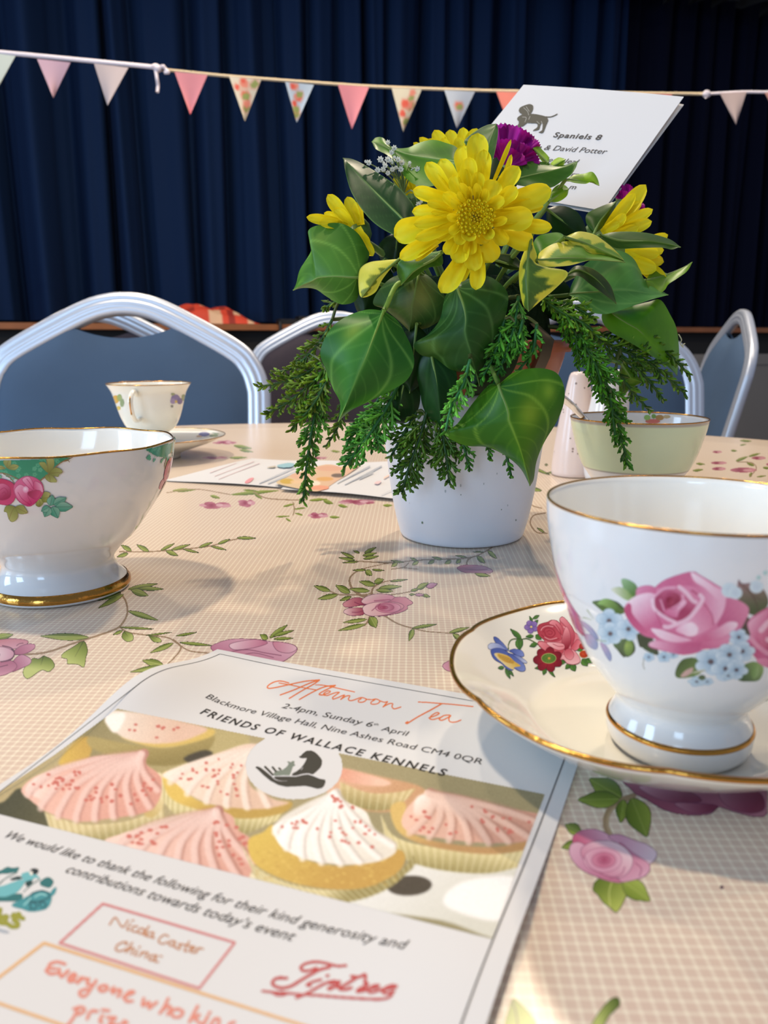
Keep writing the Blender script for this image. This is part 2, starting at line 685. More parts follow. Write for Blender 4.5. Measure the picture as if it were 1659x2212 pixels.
mb = MB()
r = np.random.RandomState(4)
PL, PR = on_stage(352, 690, 0.07), on_stage(560, 690, 0.07)
n, m = 46, 18
P = np.zeros((n, m, 3))
for i in range(n):
    s = i / (n - 1)
    h = 0.088 * min(1, s / 0.08) * (1 - 0.15 * s) * (1 - max(0, (s - 0.62) / 0.38) ** 1.2)
    for j in range(m):
        t = j / (m - 1)
        q = PL + (PR - PL) * s + EN * (0.26 * (t - 0.25))
        hh = h * (math.sin(math.pi * min(1, max(0, t))) ** 0.35)
        q[2] = ZS + 0.002 + max(0, hh * (1 + 0.16 * math.sin(17 * s + 5 * t) + 0.10 * math.sin(31 * t + 9 * s)))
        P[i, j] = q
cc = np.zeros((n, m, 3))
cc[:] = lin((222, 72, 44))
nz = r.rand(n // 3 + 2, m // 3 + 2)
for i in range(n):
    for j in range(m):
        k = nz[i // 3, j // 3]
        if k > 0.82:
            cc[i, j] = lin((235, 190, 150))
        elif k < 0.15:
            cc[i, j] = lin((150, 40, 26))
mb.grid(P, cc)
tag(mb.build('cloth_bag', mat('orange_fabric', 'Col', 0.7)), 'crumpled orange-red bag lying on the brown stage edge', 'bag')

pb = on_stage(640, 690, 0.10)
box = thing('connector_box', 'small dark box on the stage edge left of the flowers', 'box', tuple(pb))
M_BLK = mat('black_plastic', (0.012, 0.012, 0.012), 0.45)
mb = MB()
for dx, w, h in ((-0.05, 0.10, 0.030), (0.03, 0.05, 0.046)):
    c0 = pb + E1 * dx
    v = [c0 + E1 * a + EN * b + np.array([0, 0, z]) for z in (0.001, h) for (a, b) in ((-w / 2, -.04), (w / 2, -.04), (w / 2, .05), (-w / 2, .05))]
    mb.add(v, [(0, 3, 2, 1), (4, 5, 6, 7), (0, 1, 5, 4), (1, 2, 6, 5), (2, 3, 7, 6), (3, 0, 4, 7)])
mb.build('case', M_BLK, box, False)
mb = MB()
c0 = pb + E1 * 0.03 + EN * -0.043 + np.array([0, 0, 0.026])
mb.tube([c0, c0 - EN * 0.006], 0.012, 12, (1, 1, 1))
mb.build('socket', mat('brass_socket', tuple(lin((150, 120, 70))), 0.35, metal=0.8), box)
pc = on_stage(601, 690, 0.0)
mb = MB()
path = [pb + E1 * -0.10 + EN * -0.02 + np.array([0, 0, .01]), pc + EN * 0.02 + np.array([0, 0, .012]), pc - EN * 0.045 + np.array([0, 0, .006]),
        pc - EN * 0.05 + np.array([0, 0, -0.10]), pc - EN * 0.05 + E1 * 0.01 + np.array([0, 0, -0.35]), pc - EN * 0.05 + np.array([0, 0, -0.85])]
mb.tube(catmull(path, 40), 0.0085, 8)
tag(mb.build('power_cable', M_BLK), 'black cable hanging down over the stage edge', 'cable')

# ------------------------------------------------------------------ bunting in front of the stage
YB = 2.9
M_FLAG = mat('bunting_cotton', 'Col', 0.85, spec=0.1, trans=0.08)
M_TAPEW = mat('white_bunting_tape', tuple(lin((226, 218, 226))), 0.8, spec=0.1)
M_TAPEG = mat('ecru_bunting_tape', tuple(lin((204, 186, 156))), 0.8, spec=0.1)


def bunting(label, tape_px, tape_m, flags, w=0.011, group=None, knots=()):
    pts = [p1(x, y, YB) for x, y in tape_px]
    t = thing('bunting', label, 'bunting', tuple(pts[len(pts) // 2]))
    path = catmull(np.array(pts), 80)
    mb = MB()
    mb.tube(path, w / 2, 8, prof=[(-.3, -1), (.3, -1), (.3, 1), (-.3, 1)], side=(0, 1, 0))
    tp = mb.build('tape', tape_m, t)
    for kn in knots:
        k = p1(*kn['c'], YB - 0.012)
        kb = MB()
        for q in kn['loops']:
            kb.tube(catmull(np.array([p1(x, y, YB - 0.012 - 0.006 * (i % 2)) for i, (x, y) in enumerate(q)]), 24), 0.0055, 8)
        th = np.linspace(0, math.pi, 9)
        kb.tube([k + np.array([0.012 * math.cos(a), 0, 0]) for a in th], 0.010 * np.sin(th) + 0.002, 10)
        kb.build('knot', tape_m, tp)
    for f in flags:
        a, b, c = [np.array(q, float) for q in f['p']]
        n = 22
        P = np.zeros((n, n, 3))
        C = np.zeros((n, n, 3))
        rr = np.random.RandomState(int(a[0]) + 200)
        spots = [(rr.uniform(.15, .85), rr.uniform(.05, .8), rr.uniform(.07, .12)) for _ in range(f.get('n', 0))]
        spots[:1] = [(0.5, 0.38, .11)] if spots else []
        for i in range(n):
            s = i / (n - 1)
            for j in range(n):
                u = j / (n - 1)
                q = (a * (1 - u) + b * u) * (1 - s) + c * s
                P[i, j] = p1(q[0], q[1], YB - 0.004 + 0.012 * math.sin(3.1 * u + a[0]) * s)
                col = np.array(f['c'], float)
                for k, (su, sv, sr) in enumerate(spots):
                    d = math.hypot((u - su) * (1 - s) + 0.0, (s - sv) * 1.2)
                    if d < sr:
                        col = np.array(((222, 100, 84), (150, 160, 96), (225, 140, 120))[k % 3], float)
                    elif d < sr * 1.5:
                        col = 0.6 * col + 0.4 * np.array((215, 140, 120))
                C[i, j] = lin(col)
        mb = MB()
        mb.grid(P, C)
        mb.grid(P[:, ::-1] + np.array([0, 0.0015, 0]), C[:, ::-1])
        tag(mb.build('flag', M_FLAG, t), f['l'])


bunting('white taped bunting with pale flags at the left of the stage curtain',
        [(-150, 100), (0, 113), (180, 130), (340, 146), (352, 151)], M_TAPEW,
        [dict(p=[(-48, 110), (33, 121), (-8, 195)], c=(206, 214, 204), l='pale green cotton flag'),
         dict(p=[(80, 127), (152, 135), (115, 211)], c=(206, 172, 186), l='lilac pink cotton flag'),
         dict(p=[(203, 137), (277, 146), (232, 228)], c=(208, 192, 190), l='pale beige cotton flag')], 0.013,
        knots=[dict(c=(341, 148), loops=[[(336, 150), (339, 170), (341, 185), (340, 199)], [(345, 148), (352, 143), (358, 150), (364, 156), (356, 157)],
                                         [(334, 149), (330, 143), (338, 141), (345, 147)]])])
bunting('ecru stringed bunting with pink and floral flags across the middle of the curtain',
        [(350, 150), (500, 165), (730, 182), (850, 189), (1060, 196), (1300, 200), (1524, 203)], M_TAPEG,
        [dict(p=[(377, 155), (448, 162), (411, 248)], c=(228, 150, 158), l='plain pink cotton flag'),
         dict(p=[(495, 165), (564, 172), (529, 262)], c=(216, 206, 186), n=8, l='cream rose-patterned flag'),
         dict(p=[(616, 177), (678, 183), (641, 265)], c=(186, 200, 214), n=8, l='pale blue rose-patterned flag'),
         dict(p=[(730, 183), (797, 188), (760, 279)], c=(230, 148, 156), l='plain pink cotton flag'),
         dict(p=[(846, 190), (911, 193), (871, 285)], c=(214, 206, 184), n=8, l='cream rose-patterned flag'),
         dict(p=[(960, 195), (1026, 198), (987, 277)], c=(184, 192, 204), n=2, l='pale grey-blue cotton flag'),
         dict(p=[(1072, 198), (1138, 200), (1105, 284)], c=(226, 136, 122), l='salmon pink cotton flag'),
         dict(p=[(1384, 202), (1452, 204), (1425, 290)], c=(214, 130, 128), l='salmon pink cotton flag')], 0.009)
bunting('pale bunting tied on at the far right of the curtain',
        [(1524, 203), (1600, 199), (1659, 199), (1800, 199)], M_TAPEW,
        [dict(p=[(1555, 201), (1613, 198), (1590, 269)], c=(196, 176, 172), l='pale beige cotton flag'),
         dict(p=[(1652, 200), (1716, 198), (1690, 275)], c=(200, 150, 140), l='pale pink cotton flag')], 0.009,
        knots=[dict(c=(1526, 203), loops=[[(1520, 204), (1526, 198), (1532, 205), (1524, 209)]])])

# ------------------------------------------------------------------ chairs
M_ALU = mat('brushed_aluminium', tuple(lin((214, 220, 230))), 0.36, metal=0.6)
M_FAB = mat('blue_grey_chair_fabric', tuple(lin((76, 96, 120))), 0.8, spec=0.15, bump=(1500, 0.3, 0.002), var=(14, 0.08))
M_FABR = mat('dark_chair_fabric', tuple(lin((66, 58, 64))), 0.8, spec=0.15, bump=(1500, 0.3, 0.002))


def rail_prof(w=0.019, t=0.012):
    """grooved oval tube section"""
    pts = []
    for k in range(40):
        a = 2 * math.pi * k / 40
        x, y = math.cos(a), math.sin(a)
        y = np.sign(y) * abs(y) ** 0.5
        g = 1 - 0.22 * math.exp(-((x - 0.30) / .09) ** 2) - 0.22 * math.exp(-((x + 0.30) / .09) ** 2)
        pts.append((x * w, y * t * g))
    return pts


def make_chair(fabric, label, group):
    """stacking banquet chair, facing -y, floor at z = 0"""
    t = thing('banquet_chair', label, 'chair', (0, 0, 0), group)
    arch = [(.222, .46), (.222, .60), (.222, .755), (.219, .79), (.206, .822), (.180, .848), (.10, .892), (.055, .913), (.025, .921), (0, .923)]
    full = arch + [(-x, z) for x, z in arch[-2::-1]]
    lean = lambda z: 0.185 + 0.22 * (z - 0.45)
    path = catmull(np.array([(x, lean(z), z) for x, z in full]), 120)
    mb = MB()
    mb.tube(path, 1.0, prof=rail_prof(), side=(0, 1, 0))
    # side vector gives the section's x across the depth; turn so that the wide face looks at the sitter
    mb = MB()
    T = np.gradient(path, axis=0)
    T /= np.linalg.norm(T, axis=1)[:, None]
    nrm = np.array([0, -0.977, 0.215])
    A = np.cross(T, nrm)
    A /= np.linalg.norm(A, axis=1)[:, None]
    pf = np.array(rail_prof())
    P = path[:, None] + A[:, None] * pf[None, :, :1] + nrm[None, None] * pf[None, :, 1:]
    mb.grid(P, cv=True)
    mb.build('back_frame', M_ALU, t)
    # upholstered back
    n, m = 24, 30
    zb = np.linspace(0.50, 1, n)
    P = np.zeros((2, n, m, 3))
    ox = np.array([x for x, z in arch])
    oz = np.array([z for x, z in arch])
    for i in range(n):
        for j in range(m):
            u = -1 + 2 * j / (m - 1)
            x = u * 0.206
            lim = np.interp(abs(x), ox[::-1], oz[::-1]) - 0.012
            top = min(lim, 0.868 + 0.10 * (abs(x) / 0.2) ** 2 - 0.0)
            z = 0.50 + (top - 0.50) * i / (n - 1)
            e = (1 - u ** 8) * (1 - (2 * i / (n - 1) - 1) ** 8)
            P[0, i, j] = (x, lean(z) - 0.006 - 0.016 * e, z)
            P[1, i, j] = (x, lean(z) + 0.006 + 0.010 * e, z)
    mb = MB()
    mb.grid(P[0][:, ::-1])
    mb.grid(P[1])
    mb.build('backrest', fabric, t)
    # seat
    mb = MB()
    n, m = 18, 18
    for s in (1, -1):
        Q = np.zeros((n, m, 3))
        for i in range(n):
            for j in range(m):
                u, v = -1 + 2 * i / (n - 1), -1 + 2 * j / (m - 1)
                k = (1 - abs(u) ** 5) * (1 - abs(v) ** 5)
                Q[i, j] = (u * 0.215, v * 0.21 - 0.02, 0.435 + (0.045 * k if s > 0 else -0.012 * k))
        mb.grid(Q if s > 0 else Q[::-1])
    mb.build('seat', fabric, t)
    mb = MB()
    mb.tube(catmull([(-.205, .19, .425), (-.205, -.21, .425), (.205, -.21, .425), (.205, .19, .425)], 40), 0.012, 8)
    mb.build('seat_frame', M_ALU, t)
    for sx in (-1, 1):
        mb = MB()
        mb.tube([(sx * .222, lean(.46), .46), (sx * .222, .21, .40), (sx * .225, .27, 0.0)], 0.0125, 10)
        mb.build('leg', M_ALU, t)
        mb = MB()
        mb.tube([(sx * .205, -.20, .43), (sx * .215, -.23, 0.0)], 0.0125, 10)
        mb.build('leg', M_ALU, t)
    return t


def dup(root, label, loc, rz, group):
    r = root.copy()
    COL.objects.link(r)
    r.location = loc
    r.rotation_euler = (0, 0, rz)
    r['label'] = label
    r['group'] = group
    for ch in list(root.children):
        c = ch.copy()
        COL.objects.link(c)
        c.parent = r
    return r


GC = 'stacking banquet chairs around the tables'
ch = make_chair(M_FAB, 'blue-grey padded chair with silver frame across the table behind the far teacup', GC)
cx = aty([(262, 800)], [1.30])[0]
ch.location = (cx[0], 1.30 - 0.25, 0)
dup(ch, 'blue-grey padded chair with silver frame behind the green banded cup', (aty([(1244, 800)], [1.52])[0][0], 1.52 - 0.25, 0), -0.02, GC)
side = dup(ch, 'grey chair seen in profile with slanting silver frame against the stage panels', (0, 0, 0), 0, GC)
side.location = (0.622, 2.106, 0)
side.rotation_euler = (0, 0, -1.74)
GF = 'dark chairs at the far table'
fc = make_chair(M_FABR, 'dark padded chair with dull frame left of the flowers at the far table', GF)
p = aty([(722, 760)], [2.15])[0]
fc.location = (p[0], 2.15 - 0.25, 0)
p = aty([(212, 700)], [1.78])[0]
dup(fc, 'far chair seen through the gap in the nearest chair back', (p[0], 2.04, 0), 3.14, GF)
p = aty([(490, 720)], [3.98])[0]
dup(fc, 'far chair whose thin frame shows below the orange bag', (p[0], 3.73, 0), 0.5, GF)

# ------------------------------------------------------------------ the table and its printed cloth
TCX, TCY, TR = -0.05, 0.45, 0.775
table = thing('round_table', 'round folding table under the pink checked floral cloth in the foreground', 'table', (TCX, TCY, 0))
mb = MB()
mb.lathe([(0, -.004), (TR - .012, -.004), (TR - .006, -.008), (TR - .006, -.024), (TR - .012, -.028), (0, -.028)], TCX, TCY, 96)
mb.build('tabletop', mat('table_board', tuple(lin((150, 118, 84))), 0.5), table)
M_LEG = mat('grey_steel', tuple(lin((90, 92, 96))), 0.4, metal=0.8)
for sx in (-1, 1):
    for sy in (-1, 1):
        mb = MB()
        mb.tube([(TCX + sx * .45, TCY + sy * .30, TZ - .03), (TCX + sx * .47, TCY + sy * .42, 0)], 0.014, 10)
        mb.build('leg', M_LEG, table)
    mb = MB()
    mb.tube([(TCX + sx * .456, TCY - .335, .50), (TCX + sx * .456, TCY + .335, .50)], 0.010, 8)
    mb.build('crossbar', M_LEG, table)


def check_mat():
    """pink-beige check with cream lines, 2 mm cells"""
    m = mat('checked_vinyl', (0.6, 0.4, 0.3), 0.27, spec=0.5)
    N, L = m.node_tree.nodes, m.node_tree.links
    b = N['Principled BSDF']
    tc = N.new('ShaderNodeTexCoord')
    mp = N.new('ShaderNodeMapping')
    mp.inputs['Rotation'].default_value = (0, 0, math.radians(2.0))
    L.new(tc.outputs['Object'], mp.inputs['Vector'])
    sep = N.new('ShaderNodeSeparateXYZ')
    L.new(mp.outputs['Vector'], sep.inputs[0])

    def math_(op, a, b_=None, clamp=False):
        n = N.new('ShaderNodeMath')
        n.operation = op
        n.use_clamp = clamp
        for i, q in enumerate((a, b_)):
            if q is None:
                continue
            if isinstance(q, (int, float)):
                n.inputs[i].default_value = q
            else:
                L.new(q, n.inputs[i])
        return n.outputs[0]
    outs = []
    for k in ('X', 'Y'):
        f = math_('FRACT', math_('MULTIPLY', sep.outputs[k], 1 / 0.00285))
        d = math_('ABSOLUTE', math_('SUBTRACT', f, 0.5))
        outs.append(math_('MULTIPLY', math_('SUBTRACT', 0.19, d), 8.0, True))
    s = math_('MULTIPLY', math_('ADD', outs[0], outs[1]), 0.5)
    mx = N.new('ShaderNodeMix')
    mx.data_type = 'RGBA'
    mx.inputs['A'].default_value = (*lin((219, 195, 175)), 1)
    mx.inputs['B'].default_value = (*lin((246, 236, 212)), 1)
    L.new(s, mx.inputs['Factor'])
    L.new(mx.outputs['Result'], b.inputs['Base Color'])
    nz = N.new('ShaderNodeTexNoise')
    nz.inputs['Scale'].default_value = 9
    nz.inputs['Detail'].default_value = 2
    L.new(tc.outputs['Object'], nz.inputs['Vector'])
    bp = N.new('ShaderNodeBump')
    bp.inputs['Strength'].default_value = 0.07
    bp.inputs['Distance'].default_value = 0.01
    L.new(nz.outputs['Fac'], bp.inputs['Height'])
    L.new(bp.outputs['Normal'], b.inputs['Normal'])
    return m


M_CHECK = check_mat()


def cloth_top(mb, cx, cy, R):
    n = 160
    th = np.linspace(0, 2 * math.pi, n, endpoint=False)
    fold = 0.5 + 0.5 * np.sin(13 * th) * np.cos(3 * th + 1)
    rings = [(0.0001, 0, 0), (R * .3, 0, 0), (R * .6, 0, 0), (R * .9, 0, 0), (R - .004, 0, 0), (R + .001, -.002, 0), (R + .004, -.010, 0)]
    for k in range(1, 15):
        q = k / 14
        rings.append((R + .004 + .02 * q, -.010 - .185 * q, q))
    P = np.zeros((len(rings), n, 3))
    for i, (r, z, q) in enumerate(rings):
        rr = r + 0.035 * q * (fold - 0.3)
        P[i] = np.stack([cx + rr * np.cos(th), cy + rr * np.sin(th), TZ + z + 0 * th], -1)
    mb.grid(P[:, ::-1], cv=True)


GR1, GR2, GRV, GRE = (92, 112, 34), (172, 182, 98), (206, 206, 140), (48, 52, 30)
VINE = (158, 132, 104)
cloth = MB()
cloth_top(cloth, TCX, TCY, TR)


def leaves(pc, L, sc=1.0):
    for q in L:
        w = q[4] if len(q) > 4 else 22
        pc.leaf(q[:2], q[2:4], w * sc, GR1, GR2, vein=GRV if w > 30 else None, edge=GRE, ew=0.9)


def big_rose(pc, pet, ring, dark, core, edge=(98, 50, 76)):
    for p, a, b, g in pet:
        pc.poly(p, a, b, g, edge=edge, ew=0.9)
    for (x, y, rx, ry, c, c2) in ring:
        pc.ell(x, y, rx, ry, c, c2, [(x, y), max(rx, ry)], edge=dark, ew=0.8)
    for (pts, w) in core:
        pc.line(pts, w, dark, 0.8)


# left foreground spray
pc = Paint(-60, 1260, 660, 1480, 1.1).frame(3.607, 0, 1320)
pc.line([(-250, 330), (170, 335), (300, 330), (400, 310), (560, 255), (700, 210), (850, 160), (930, 120), (985, 40), (990, -40), (960, -110), (900, -150)], 3.6, VINE)
pc.line([(930, 125), (1000, 165), (1130, 185), (1300, 205), (1380, 250), (1480, 310), (1660, 330)], 2.4, VINE)
pc.line([(1350, 225), (1405, 270), (1400, 310), (1340, 380), (1270, 440), (1200, 500)], 4.2, VINE, taper=True)
leaves(pc, [(690, 205, 315, 195, 58), (1000, 0, 1232, 72, 42), (935, 125, 1200, 140, 20), (955, 152, 880, 185, 24), (1140, 190, 1340, 165, 13),
            (1370, 195, 1535, 165, 20), (1350, 250, 1170, 325, 40), (1400, 245, 1650, 268, 26), (1270, 420, 1110, 385, 60), (1262, 430, 1015, 475, 42),
            (1262, 445, 1085, 522, 44), (-50, 215, 102, 182, 55)])
for P in ([(650, 235), (682, 300), (670, 360), (654, 436), (612, 418), (570, 412), (525, 410), (522, 375), (480, 362), (490, 330), (560, 285)],
          [(340, 350), (300, 372), (250, 372), (180, 465), (215, 527), (320, 462), (380, 472), (424, 430), (405, 380), (370, 360)],
          [(965, 160), (950, 205), (990, 238), (1035, 225), (1035, 185), (1000, 165)], [(1160, 192), (1200, 240), (1255, 240), (1245, 212), (1200, 198)]):
    P = np.array(P, float)
    pc.poly(P, GR1, (186, 196, 118), (P[0], P[len(P) // 2]), edge=GRE, ew=0.9)
    pc.line([P[0], P.mean(0)], 1.6, GRE, 0.7, taper=True)
big_rose(pc, [([(-160, 235), (0, 222), (100, 214), (200, 225), (218, 248), (160, 285), (60, 300), (-160, 320)], (196, 124, 136), (214, 160, 176), [(60, 220), (60, 300)]),
              ([(100, 330), (150, 278), (220, 256), (268, 260), (272, 284), (235, 315), (170, 338)], (206, 142, 162), (170, 92, 122), [(260, 270), (120, 330)]),
              ([(90, 470), (110, 380), (170, 340), (240, 374), (232, 412), (170, 444)], (214, 160, 180), (176, 100, 130), [(230, 380), (110, 430)]),
              ([(-160, 380), (60, 380), (130, 420), (100, 468), (0, 506), (-160, 520)], (206, 146, 166), (178, 104, 132), [(0, 500), (0, 400)])],
         [(-20, 335, 132, 58, (232, 204, 212), (204, 148, 168)), (-70, 340, 70, 38, (176, 92, 122), (206, 150, 170))], (90, 44, 70),
         [([(20, 270), (90, 290), (112, 335), (80, 380), (10, 396)], 2.6), ([(60, 420), (20, 430), (-20, 440)], 1.6), ([(130, 270), (150, 255), (180, 250)], 1.5)])
pc.frame(2.37, 0, 1300)
big_rose(pc, [([(1082, 242), (1120, 208), (1200, 190), (1310, 192), (1400, 205), (1485, 215), (1522, 240), (1490, 280), (1400, 320), (1200, 320)], (176, 104, 132), (210, 160, 178), [(1200, 330), (1250, 190)]),
              ([(1180, 215), (1300, 192), (1370, 210), (1300, 235), (1200, 245)], (222, 186, 198), (186, 116, 142), [(1200, 200), (1340, 240)]),
              ([(1400, 205), (1490, 216), (1520, 240), (1480, 262), (1420, 250)], (196, 128, 150), (216, 176, 190), [(1400, 230), (1520, 230)])],
         [], (110, 52, 82), [([(1160, 260), (1260, 245), (1360, 262), (1440, 275)], 1.5), ([(1220, 280), (1300, 262), (1400, 285)], 1.3)])
leaves(pc, [(1370, 190, 1332, 168, 30), (1380, 185, 1472, 118, 26), (1400, 175, 1506, 145, 18), (1400, 190, 1502, 186, 16)])
pc.frame(2.676, 0, 620)
leaves(pc, [(740, 1748, 912, 1714, 28), (800, 1742, 946, 1746, 24), (760, 1752, 858, 1784, 40), (700, 1765, 562, 1812, 24), (715, 1775, 568, 1856, 30)])
pc.patch(cloth, hit_table, 0.00012, 1)

# rose spray in the middle of the table
mid = Paint(670, 1165, 1100, 1400, 1.1).frame(3.77, 660, 1160)
pc = mid
pc.line([(410, 195), (560, 205), (700, 210), (900, 190), (1100, 180), (1280, 175), (1400, 150), (1520, 85)], 2.2, VINE)
pc.line([(1310, 232), (1320, 190), (1350, 165)], 3.4, VINE)
pc.line([(520, 490), (440, 470), (375, 410), (358, 350), (378, 310), (430, 275), (520, 245), (680, 212)], 6.0, VINE, taper=True)
pc.line([(540, 470), (548, 420), (600, 380), (690, 355), (832, 345)], 4.6, VINE, taper=True)
pc.line([(200, 442), (280, 470), (380, 470), (480, 470), (545, 455)], 2.0, VINE)
pc.line([(690, 470), (800, 455), (900, 430), (950, 400)], 2.0, VINE)
pc.line([(620, 625), (740, 700), (860, 740), (1000, 770), (1190, 785), (1330, 802)], 3.6, VINE, taper=True)
pc.line([(525, 640), (505, 690), (480, 720)], 3.2, VINE)
pc.line([(700, 262), (800, 246), (840, 210)], 2.2, VINE)
pc.line([(800, 250), (920, 262)], 1.6, VINE)
leaves(pc, [(200, 440, 68, 398, 42), (262, 470, 98, 506, 42), (362, 455, 245, 393, 56), (522, 440, 354, 424, 40), (372, 485, 278, 518, 30), (566, 392, 438, 362, 46),
            (560, 372, 636, 345, 48), (600, 415, 782, 402, 38), (575, 432, 712, 442, 36), (690, 362, 832, 345, 18), (905, 424, 1000, 372, 44), (858, 438, 922, 425, 24),
            (845, 470, 892, 466, 16), (950, 470, 1014, 488, 28), (500, 670, 303, 697, 32), (490, 710, 266, 762, 36), (528, 650, 576, 738, 78), (870, 742, 1070, 710, 28),
            (878, 748, 842, 846, 44), (1170, 778, 1334, 735, 32), (1200, 788, 1296, 860, 40), (480, 130, 576, 84, 28), (465, 152, 582, 130, 28), (470, 178, 600, 155, 26),
            (398, 170, 285, 122, 26), (400, 188, 268, 168, 24), (430, 202, 298, 209, 16), (440, 130, 385, 110, 18), (490, 268, 383, 271, 20), (490, 272, 542, 312, 50), (540, 266, 642, 273, 18),
            (750, 205, 700, 242, 34), (800, 208, 692, 190, 16), (905, 192, 850, 168, 22), (920, 198, 868, 226, 32), (1050, 190, 998, 216, 30), (1110, 182, 1030, 163, 22),
            (1185, 192, 1132, 220, 34), (1262, 184, 1226, 214, 34), (1310, 165, 1218, 150, 16), (1398, 158, 1462, 212, 42), (1485, 112, 1558, 176, 36), (1450, 122, 1358, 121, 10),
            (1380, 300, 1505, 318, 34)])
pc.leaf((985, 408), (1074, 380), 46, (176, 112, 146), (206, 164, 186), edge=GRE)
pc.leaf((892, 470), (968, 472), 28, (170, 120, 146), (200, 160, 176), edge=GRE)
pc.poly([(1235, 258), (1262, 234), (1330, 227), (1440, 234), (1522, 270), (1500, 294), (1400, 292), (1300, 290)], (176, 104, 126), (206, 164, 176), [(1240, 250), (1500, 280)], edge=(110, 60, 90), ew=0.7)
pc.line([(1300, 262), (1400, 268), (1480, 262)], 1.2, (140, 80, 116), 0.8)
PK, PD, PL = (206, 140, 150), (152, 60, 82), (230, 196, 198)
big_rose(pc, [([(303, 545), (340, 518), (400, 494), (462, 500), (490, 545), (420, 562), (330, 572)], PK, PD, [(330, 520), (480, 560)]),
              ([(308, 610), (340, 582), (430, 575), (480, 590), (470, 632), (380, 642), (330, 627)], PL, PD, [(320, 600), (480, 610)]),
              ([(690, 500), (800, 488), (850, 514), (874, 540), (830, 562), (832, 584), (780, 612), (700, 632), (580, 642), (600, 560)], PK, (178, 92, 122), [(860, 520), (640, 600)]),
              ([(455, 522), (500, 482), (590, 461), (680, 470), (724, 492), (660, 530), (540, 546), (480, 545)], PL, (206, 136, 158), [(560, 462), (600, 545)]),
              ([(466, 592), (478, 560), (560, 532), (700, 528), (780, 545), (800, 570), (760, 600), (680, 628), (560, 645), (490, 630)], PL, PK, [(480, 560), (760, 600)])],
         [(672, 575, 104, 42, (186, 100, 128), (214, 150, 168)), (655, 574, 66, 28, (206, 140, 160), (170, 78, 108)), (640, 574, 32, 14, (150, 52, 86), (190, 100, 128))], (128, 48, 82),
         [([(540, 600), (570, 575), (610, 545)], 1.6), ([(560, 520), (620, 515), (690, 510)], 1.6), ([(400, 530), (440, 548), (480, 552)], 2.0), ([(380, 612), (430, 612), (470, 600)], 1.6)])
pc.patch(cloth, hit_table, 0.00012, 1)
# the print repeats where the photo does not look: same spray elsewhere on the cloth
far = Paint(670, 1165, 1100, 1400, 3.3)
far.a, far.k = mid.a[1::3, 1::3], mid.k[1::3, 1::3]
far.h, far.w = far.k.shape
far.x0, far.y0, far.st = mid.x0 + mid.st, mid.y0 + mid.st, mid.st * 3
for dx, dy in ((-0.58, 0.02), (0.42, -0.18), (0.36, 0.22), (0.27, -0.07), (-0.30, -0.34), (0.12, -0.42), (-0.52, 0.50)):
    far.patch(cloth, hit_table, 0.0001, 1, xf=lambda P: P + np.array([dx, dy, 0]))

# right foreground rose and the big rose under the saucer
pc = Paint(1080, 1640, 1659, 2225, 1.6).frame(2.517, 1000, 1650)
pc.poly([(880, 20), (920, 145), (1000, 195), (1100, 252), (1220, 278), (1340, 272), (1392, 236), (1480, 262), (1600, 288), (1659, 250), (1659, 20)], (150, 74, 98), (186, 124, 140), [(1000, 150), (1600, 270)], edge=(90, 46, 76), ew=1.2)
for P in ([(960, 120), (1060, 190), (1200, 215), (1300, 200), (1200, 140)], [(1400, 150), (1440, 232), (1560, 268), (1640, 240), (1600, 150)], [(1150, 215), (1240, 266), (1340, 262), (1384, 228), (1280, 215)]):
    pc.poly(P, (190, 134, 148), (134, 58, 84), [P[0], P[2]], edge=(104, 50, 84), ew=1.0)
pc.line([(800, 392), (776, 330), (790, 262), (850, 205), (925, 175)], 12, (166, 138, 104))
pc.line([(808, 392), (786, 330), (800, 264), (856, 210)], 3, (196, 172, 134))
for b, t, w in (((862, 182), (688, 82), 120), ((850, 192), (625, 196), 96), ((872, 195), (858, 320), 70), ((918, 188), (1000, 395), 140), ((640, 372), (556, 330), 64), ((628, 430), (536, 456), 52)):
    pc.leaf(b, t, w, (84, 108, 26), (150, 168, 66), vein=(186, 196, 110), edge=GRE, ew=1.0)
P = [(740, 625), (706, 680), (732, 712), (762, 752), (800, 782), (836, 806), (876, 745), (892, 690), (860, 640)]
pc.poly(P, (96, 118, 24), (186, 196, 92), [(720, 640), (860, 790)], edge=GRE, ew=1.0)
pc.line([(810, 640), (795, 700), (800, 775)], 2, (206, 210, 120))
pc.leaf((870, 636), (1016, 744), 110, (120, 142, 36), (172, 188, 84), vein=(206, 210, 120), edge=GRE)
PKs = [([(596, 405), (640, 364), (722, 356), (800, 392), (840, 440), (700, 440), (620, 470)], (188, 84, 120), (222, 168, 190), [(620, 440), (760, 360)]),
       ([(790, 395), (850, 384), (940, 418), (1005, 440), (1056, 490), (1010, 545), (920, 500), (850, 440)], (230, 206, 216), (206, 150, 176), [(1040, 470), (850, 430)]),
       ([(850, 430), (920, 480), (1012, 545), (1000, 602), (930, 632), (840, 640), (880, 560)], (196, 108, 140), (222, 168, 188), [(860, 450), (980, 610)]),
       ([(578, 462), (600, 430), (660, 440), (760, 560), (860, 640), (800, 640), (720, 612), (640, 572), (588, 512)], (222, 172, 192), (196, 116, 146), [(590, 470), (780, 620)]),
       ([(640, 470), (700, 425), (800, 420), (880, 455), (924, 520), (900, 590), (840, 620), (740, 590), (670, 540)], (236, 206, 214), (206, 132, 158), [(840, 430), (720, 580)])]
